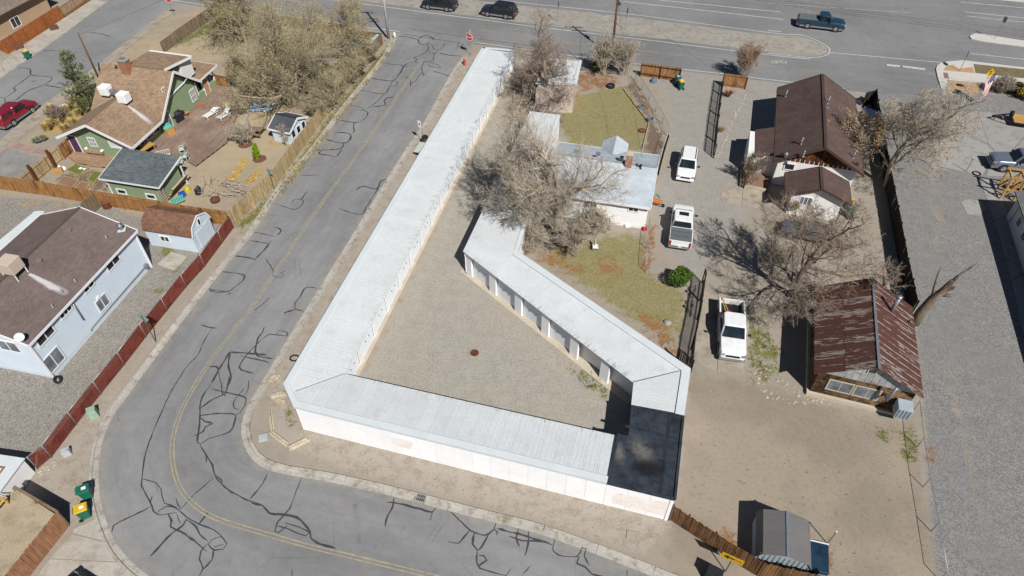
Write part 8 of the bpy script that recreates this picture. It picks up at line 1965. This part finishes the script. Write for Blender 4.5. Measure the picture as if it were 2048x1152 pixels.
yf = empty('play_structure', G(10, 1040), 0, 'yellow slatted play structure on the raised yard', 'play set'); y0 = G(18, 1008, h); u1, u2 = d1, d2; M_yl = pm('yellow_wood', sr(226, 184, 84), .7, .1, 2, .1, 12, perobj=.08)
for k in range(9): m = MB(); a = y0 + u1 * (k * .22) + UPZ * .5; m.beam(a, a + u2 * 1.5 + UPZ * .2, .06, .05); m.build('slat', M_yl, yf)
for q in (0, 1.5): m = MB(); a = y0 + u2 * q + UPZ * (.55 + .13 * q); m.beam(a, a + u1 * 1.9, .08, .08); m.build('rail', M_yl, yf)
for q in (0, 1.85):
    for w in (0, 1.5): m = MB(); a = y0 + u1 * q + u2 * w; m.box(a + UPZ * .35, (.08, .08, .7)); m.build('post', M_yl, yf)
# ------------------------------------------------------------------ stones and odds and ends
M_rk = pm('white_rock', sr(188, 176, 156), .9, .2, 3, .2, 12, perobj=.15)
def stones(name, pix, n, spread, size, lb, seed):
    rnd = random.Random(seed); P_ = resample(smooth_line(GG(pix), .4), n); root = empty(name, P_[0], 0, lb, 'stones'); protos = []
    for k in range(5):
        m = MB(); vs = []; 
        for j, (z, r_) in enumerate(((0, .9), (.35, 1), (.62, .6))):
            for i in range(6): q = Vector((math.cos(i * 1.047), math.sin(i * 1.047), z)); f = 1 + .4 * mnoise.noise(q * 2 + Vector((k * 7 + seed, 0, 0))); vs.append((q.x * r_ * f, q.y * r_ * f, z * f))
        me = bpy.data.meshes.new('stone'); me.from_pydata(vs, [], [(j * 6 + i, j * 6 + (i + 1) % 6, (j + 1) * 6 + (i + 1) % 6, (j + 1) * 6 + i) for j in range(2) for i in range(6)] + [tuple(range(12, 18))]); me.materials.append(M_rk); protos.append(me)
    for i, p in enumerate(P_): o = bpy.data.objects.new('stone', protos[i % 5]); col.objects.link(o); o.parent = root; q = p - P_[0]; o.location = (q.x + rnd.gauss(0, spread), q.y + rnd.gauss(0, spread), -.02); s_ = size * rnd.uniform(.55, 1.4); o.scale = (s_, s_ * rnd.uniform(.7, 1), s_ * .8); o.rotation_euler = (0, 0, rnd.random() * 6)
stones('stone_border', [(1432, 316), (1446, 290), (1462, 250), (1478, 215), (1492, 190)], 60, .08, .12, 'row of pale stones edging the fenced gravel bed', 1)
stones('stone_border', [(1506, 745), (1540, 752), (1575, 770), (1610, 790), (1640, 800)], 44, .3, .10, 'scattered pale stones in front of the log cabin corner', 2)
stones('stone_border', [(1512, 748), (1520, 772), (1545, 795), (1590, 803), (1660, 806)], 34, .14, .10, 'curve of pale stones round the gravel patch by the cabin', 3)
stones('stone_heap', [(78, 940), (85, 945), (95, 935), (104, 925)], 30, .18, .08, 'rubble of small pale stones below the end of the red fence', 4)
lump('boulder', 1335, 645, .3, .25, 'single round grey boulder on the lower lawn', M_grey, 'boulder', 9)
# timber edging beside brown roof house
root = empty('timber_bed', G(1490, 375), 0, 'timber edged planting bed beside the brown roof house', 'garden bed')
for a, b_, z, w in (((1482, 330), (1480, 374), .2, .16), ((1487, 330), (1485, 376), .2, .16), ((1488, 377), (1530, 386), .12, .2), ((1488, 377), (1530, 386), .34, .2), ((1532, 386), (1533, 362), .2, .25)): m = MB(); m.beam(G(*a) + UPZ * z, G(*b_) + UPZ * z, w, .2); m.build('timber', M_timb if z != .2 else M_fgrey, root)
m = MB(); m.prism(GG([(1489, 332), (1528, 340), (1530, 384), (1489, 375)]), 0, .14); m.build('soil', M_soil, root)
# wheelbarrow, hose, chairs, bikes by the bungalow
p, Lp, a = turned(1312, 410, -30); root = empty('wheelbarrow', p, 0, 'tipped orange wheelbarrow at the bungalow corner', 'wheelbarrow'); m = MB(); m.add([Lp(-.35, -.25, .25), Lp(.35, -.2, .25), Lp(.35, .2, .25), Lp(-.35, .25, .25), Lp(-.5, -.36, .5), Lp(.55, -.3, .55), Lp(.55, .3, .55), Lp(-.5, .36, .5)], BOXF); m.build('tray', pm('orange_tray', sr(196, 120, 70), .7), root)
for s_ in (-1, 1): m = MB(); m.beam(Lp(.6, .1 * s_, .2), Lp(-1.0, .28 * s_, .4), .04, .04); m.build('handle', M_lumber, root)
m = MB(); q = Lp(.65, 0, .18); f = Lp(0, 1, 0) - Lp(0, 0, 0); m.tube([q - f * .05, q + f * .05], .18, 14); m.build('wheel', M_tyre, root)
p = G(1312, 394); m = MB()
for k in range(4):
    for j in range(14): a0, a1 = j * .449, (j + 1) * .449; r_ = .42 - .05 * k; m.tube([p + Vector((r_ * math.cos(a0), r_ * math.sin(a0), .03 + .03 * k)), p + Vector((r_ * math.cos(a1), r_ * math.sin(a1), .03 + .03 * k))], .025, 5, False)
o = m.build('garden_hose', pm('hose_green', sr(96, 176, 150), .5), None, True); tag(o, 'coiled green garden hose beside the bungalow wall', 'hose')
chair('lawn_chair', 1272, 452, -100, 'white lawn chair against the bungalow wall', M_pwhite, M_steel, 0); chair('lawn_chair', 1160, 470, -60, 'folding chair with red cushion under the largest tree', M_red, M_steel, 0); chair('lawn_chair', 1190, 500, -90, 'white lawn chair on the lawn below the bungalow', M_pwhite, M_steel, 0)
lump('red_bag', 1288, 458, .3, .3, 'red bag at the corner of the bungalow', M_red, 'bag', 3); lump('blue_sack', 1307, 164, .4, .55, 'blue grey sack in front of the brown board fence', pm('blue_grey_sack', sr(104, 122, 140), .7), 'sack', 6); lump('white_box', 1254, 452, .28, .4, 'white bundle beside the lawn chair at the bungalow wall', M_wst, 'bundle', 7)
def bike(u, v, deg, lb, mc):
    p, Lp, a = turned(u, v, deg); root = empty('bicycle', p, 0, lb, 'bicycle')
    for x in (-.52, .52):
        m = MB()
        for k in range(16): a0, a1 = k * .3927, (k + 1) * .3927; m.tube([Lp(x + .33 * math.cos(a0), 0, .34 + .33 * math.sin(a0)), Lp(x + .33 * math.cos(a1), 0, .34 + .33 * math.sin(a1))], .025, 5, False)
        m.build('wheel', M_tyre, root)
    m = MB()
    for q in ([(-.52, .34), (-.12, .3), (.38, .82), (-.22, .8), (-.52, .34)], [(-.12, .3), (-.25, .92)], [(.52, .34), (.36, .95)]): m.tube([Lp(x, 0, z) for x, z in q], .025, 6)
    m.build('frame', mc, root); m = MB(); m.tube([Lp(.36, -.28, .98), Lp(.38, 0, .96), Lp(.36, .28, .98)], .018, 6); m.build('handlebar', M_steel, root); m = MB(); m.box(Lp(-.26, 0, .95), (.26, .15, .06), a); m.build('saddle', M_dark, root, bevel=.02)
bike(1386, 592, 70, 'dark bicycle leaning inside the slatted fence, upper one', M_dark); bike(1381, 622, 75, 'purple bicycle leaning inside the slatted fence, lower one', pm('purple_frame', sr(120, 70, 130), .4))
p = G(1953, 348); m = MB()
for k in range(16): a0, a1 = k * .3927, (k + 1) * .3927; m.tube([p + Vector((.35 * math.cos(a0), .35 * math.sin(a0), .06)), p + Vector((.35 * math.cos(a1), .35 * math.sin(a1), .06))], .06, 6, False)
o = m.build('loose_tyre', M_tyre, None, True); tag(o, 'small tyre lying on the gravel beside the concrete apron', 'tyre')
m = MB()
for (u, v, lb) in ((110, 60, 'brown block at the foot of the orange fence, upper one'), (40, 98, 'brown block at the foot of the orange fence, lower one')): p = G(u, v); m = MB(); m.box((p.x, p.y, .3), (1.0, .5, .6), .55); o = m.build('stone_block', pm('brown_block%d' % u, sr(112, 82, 66), .85)); tag(o, lb, 'block')
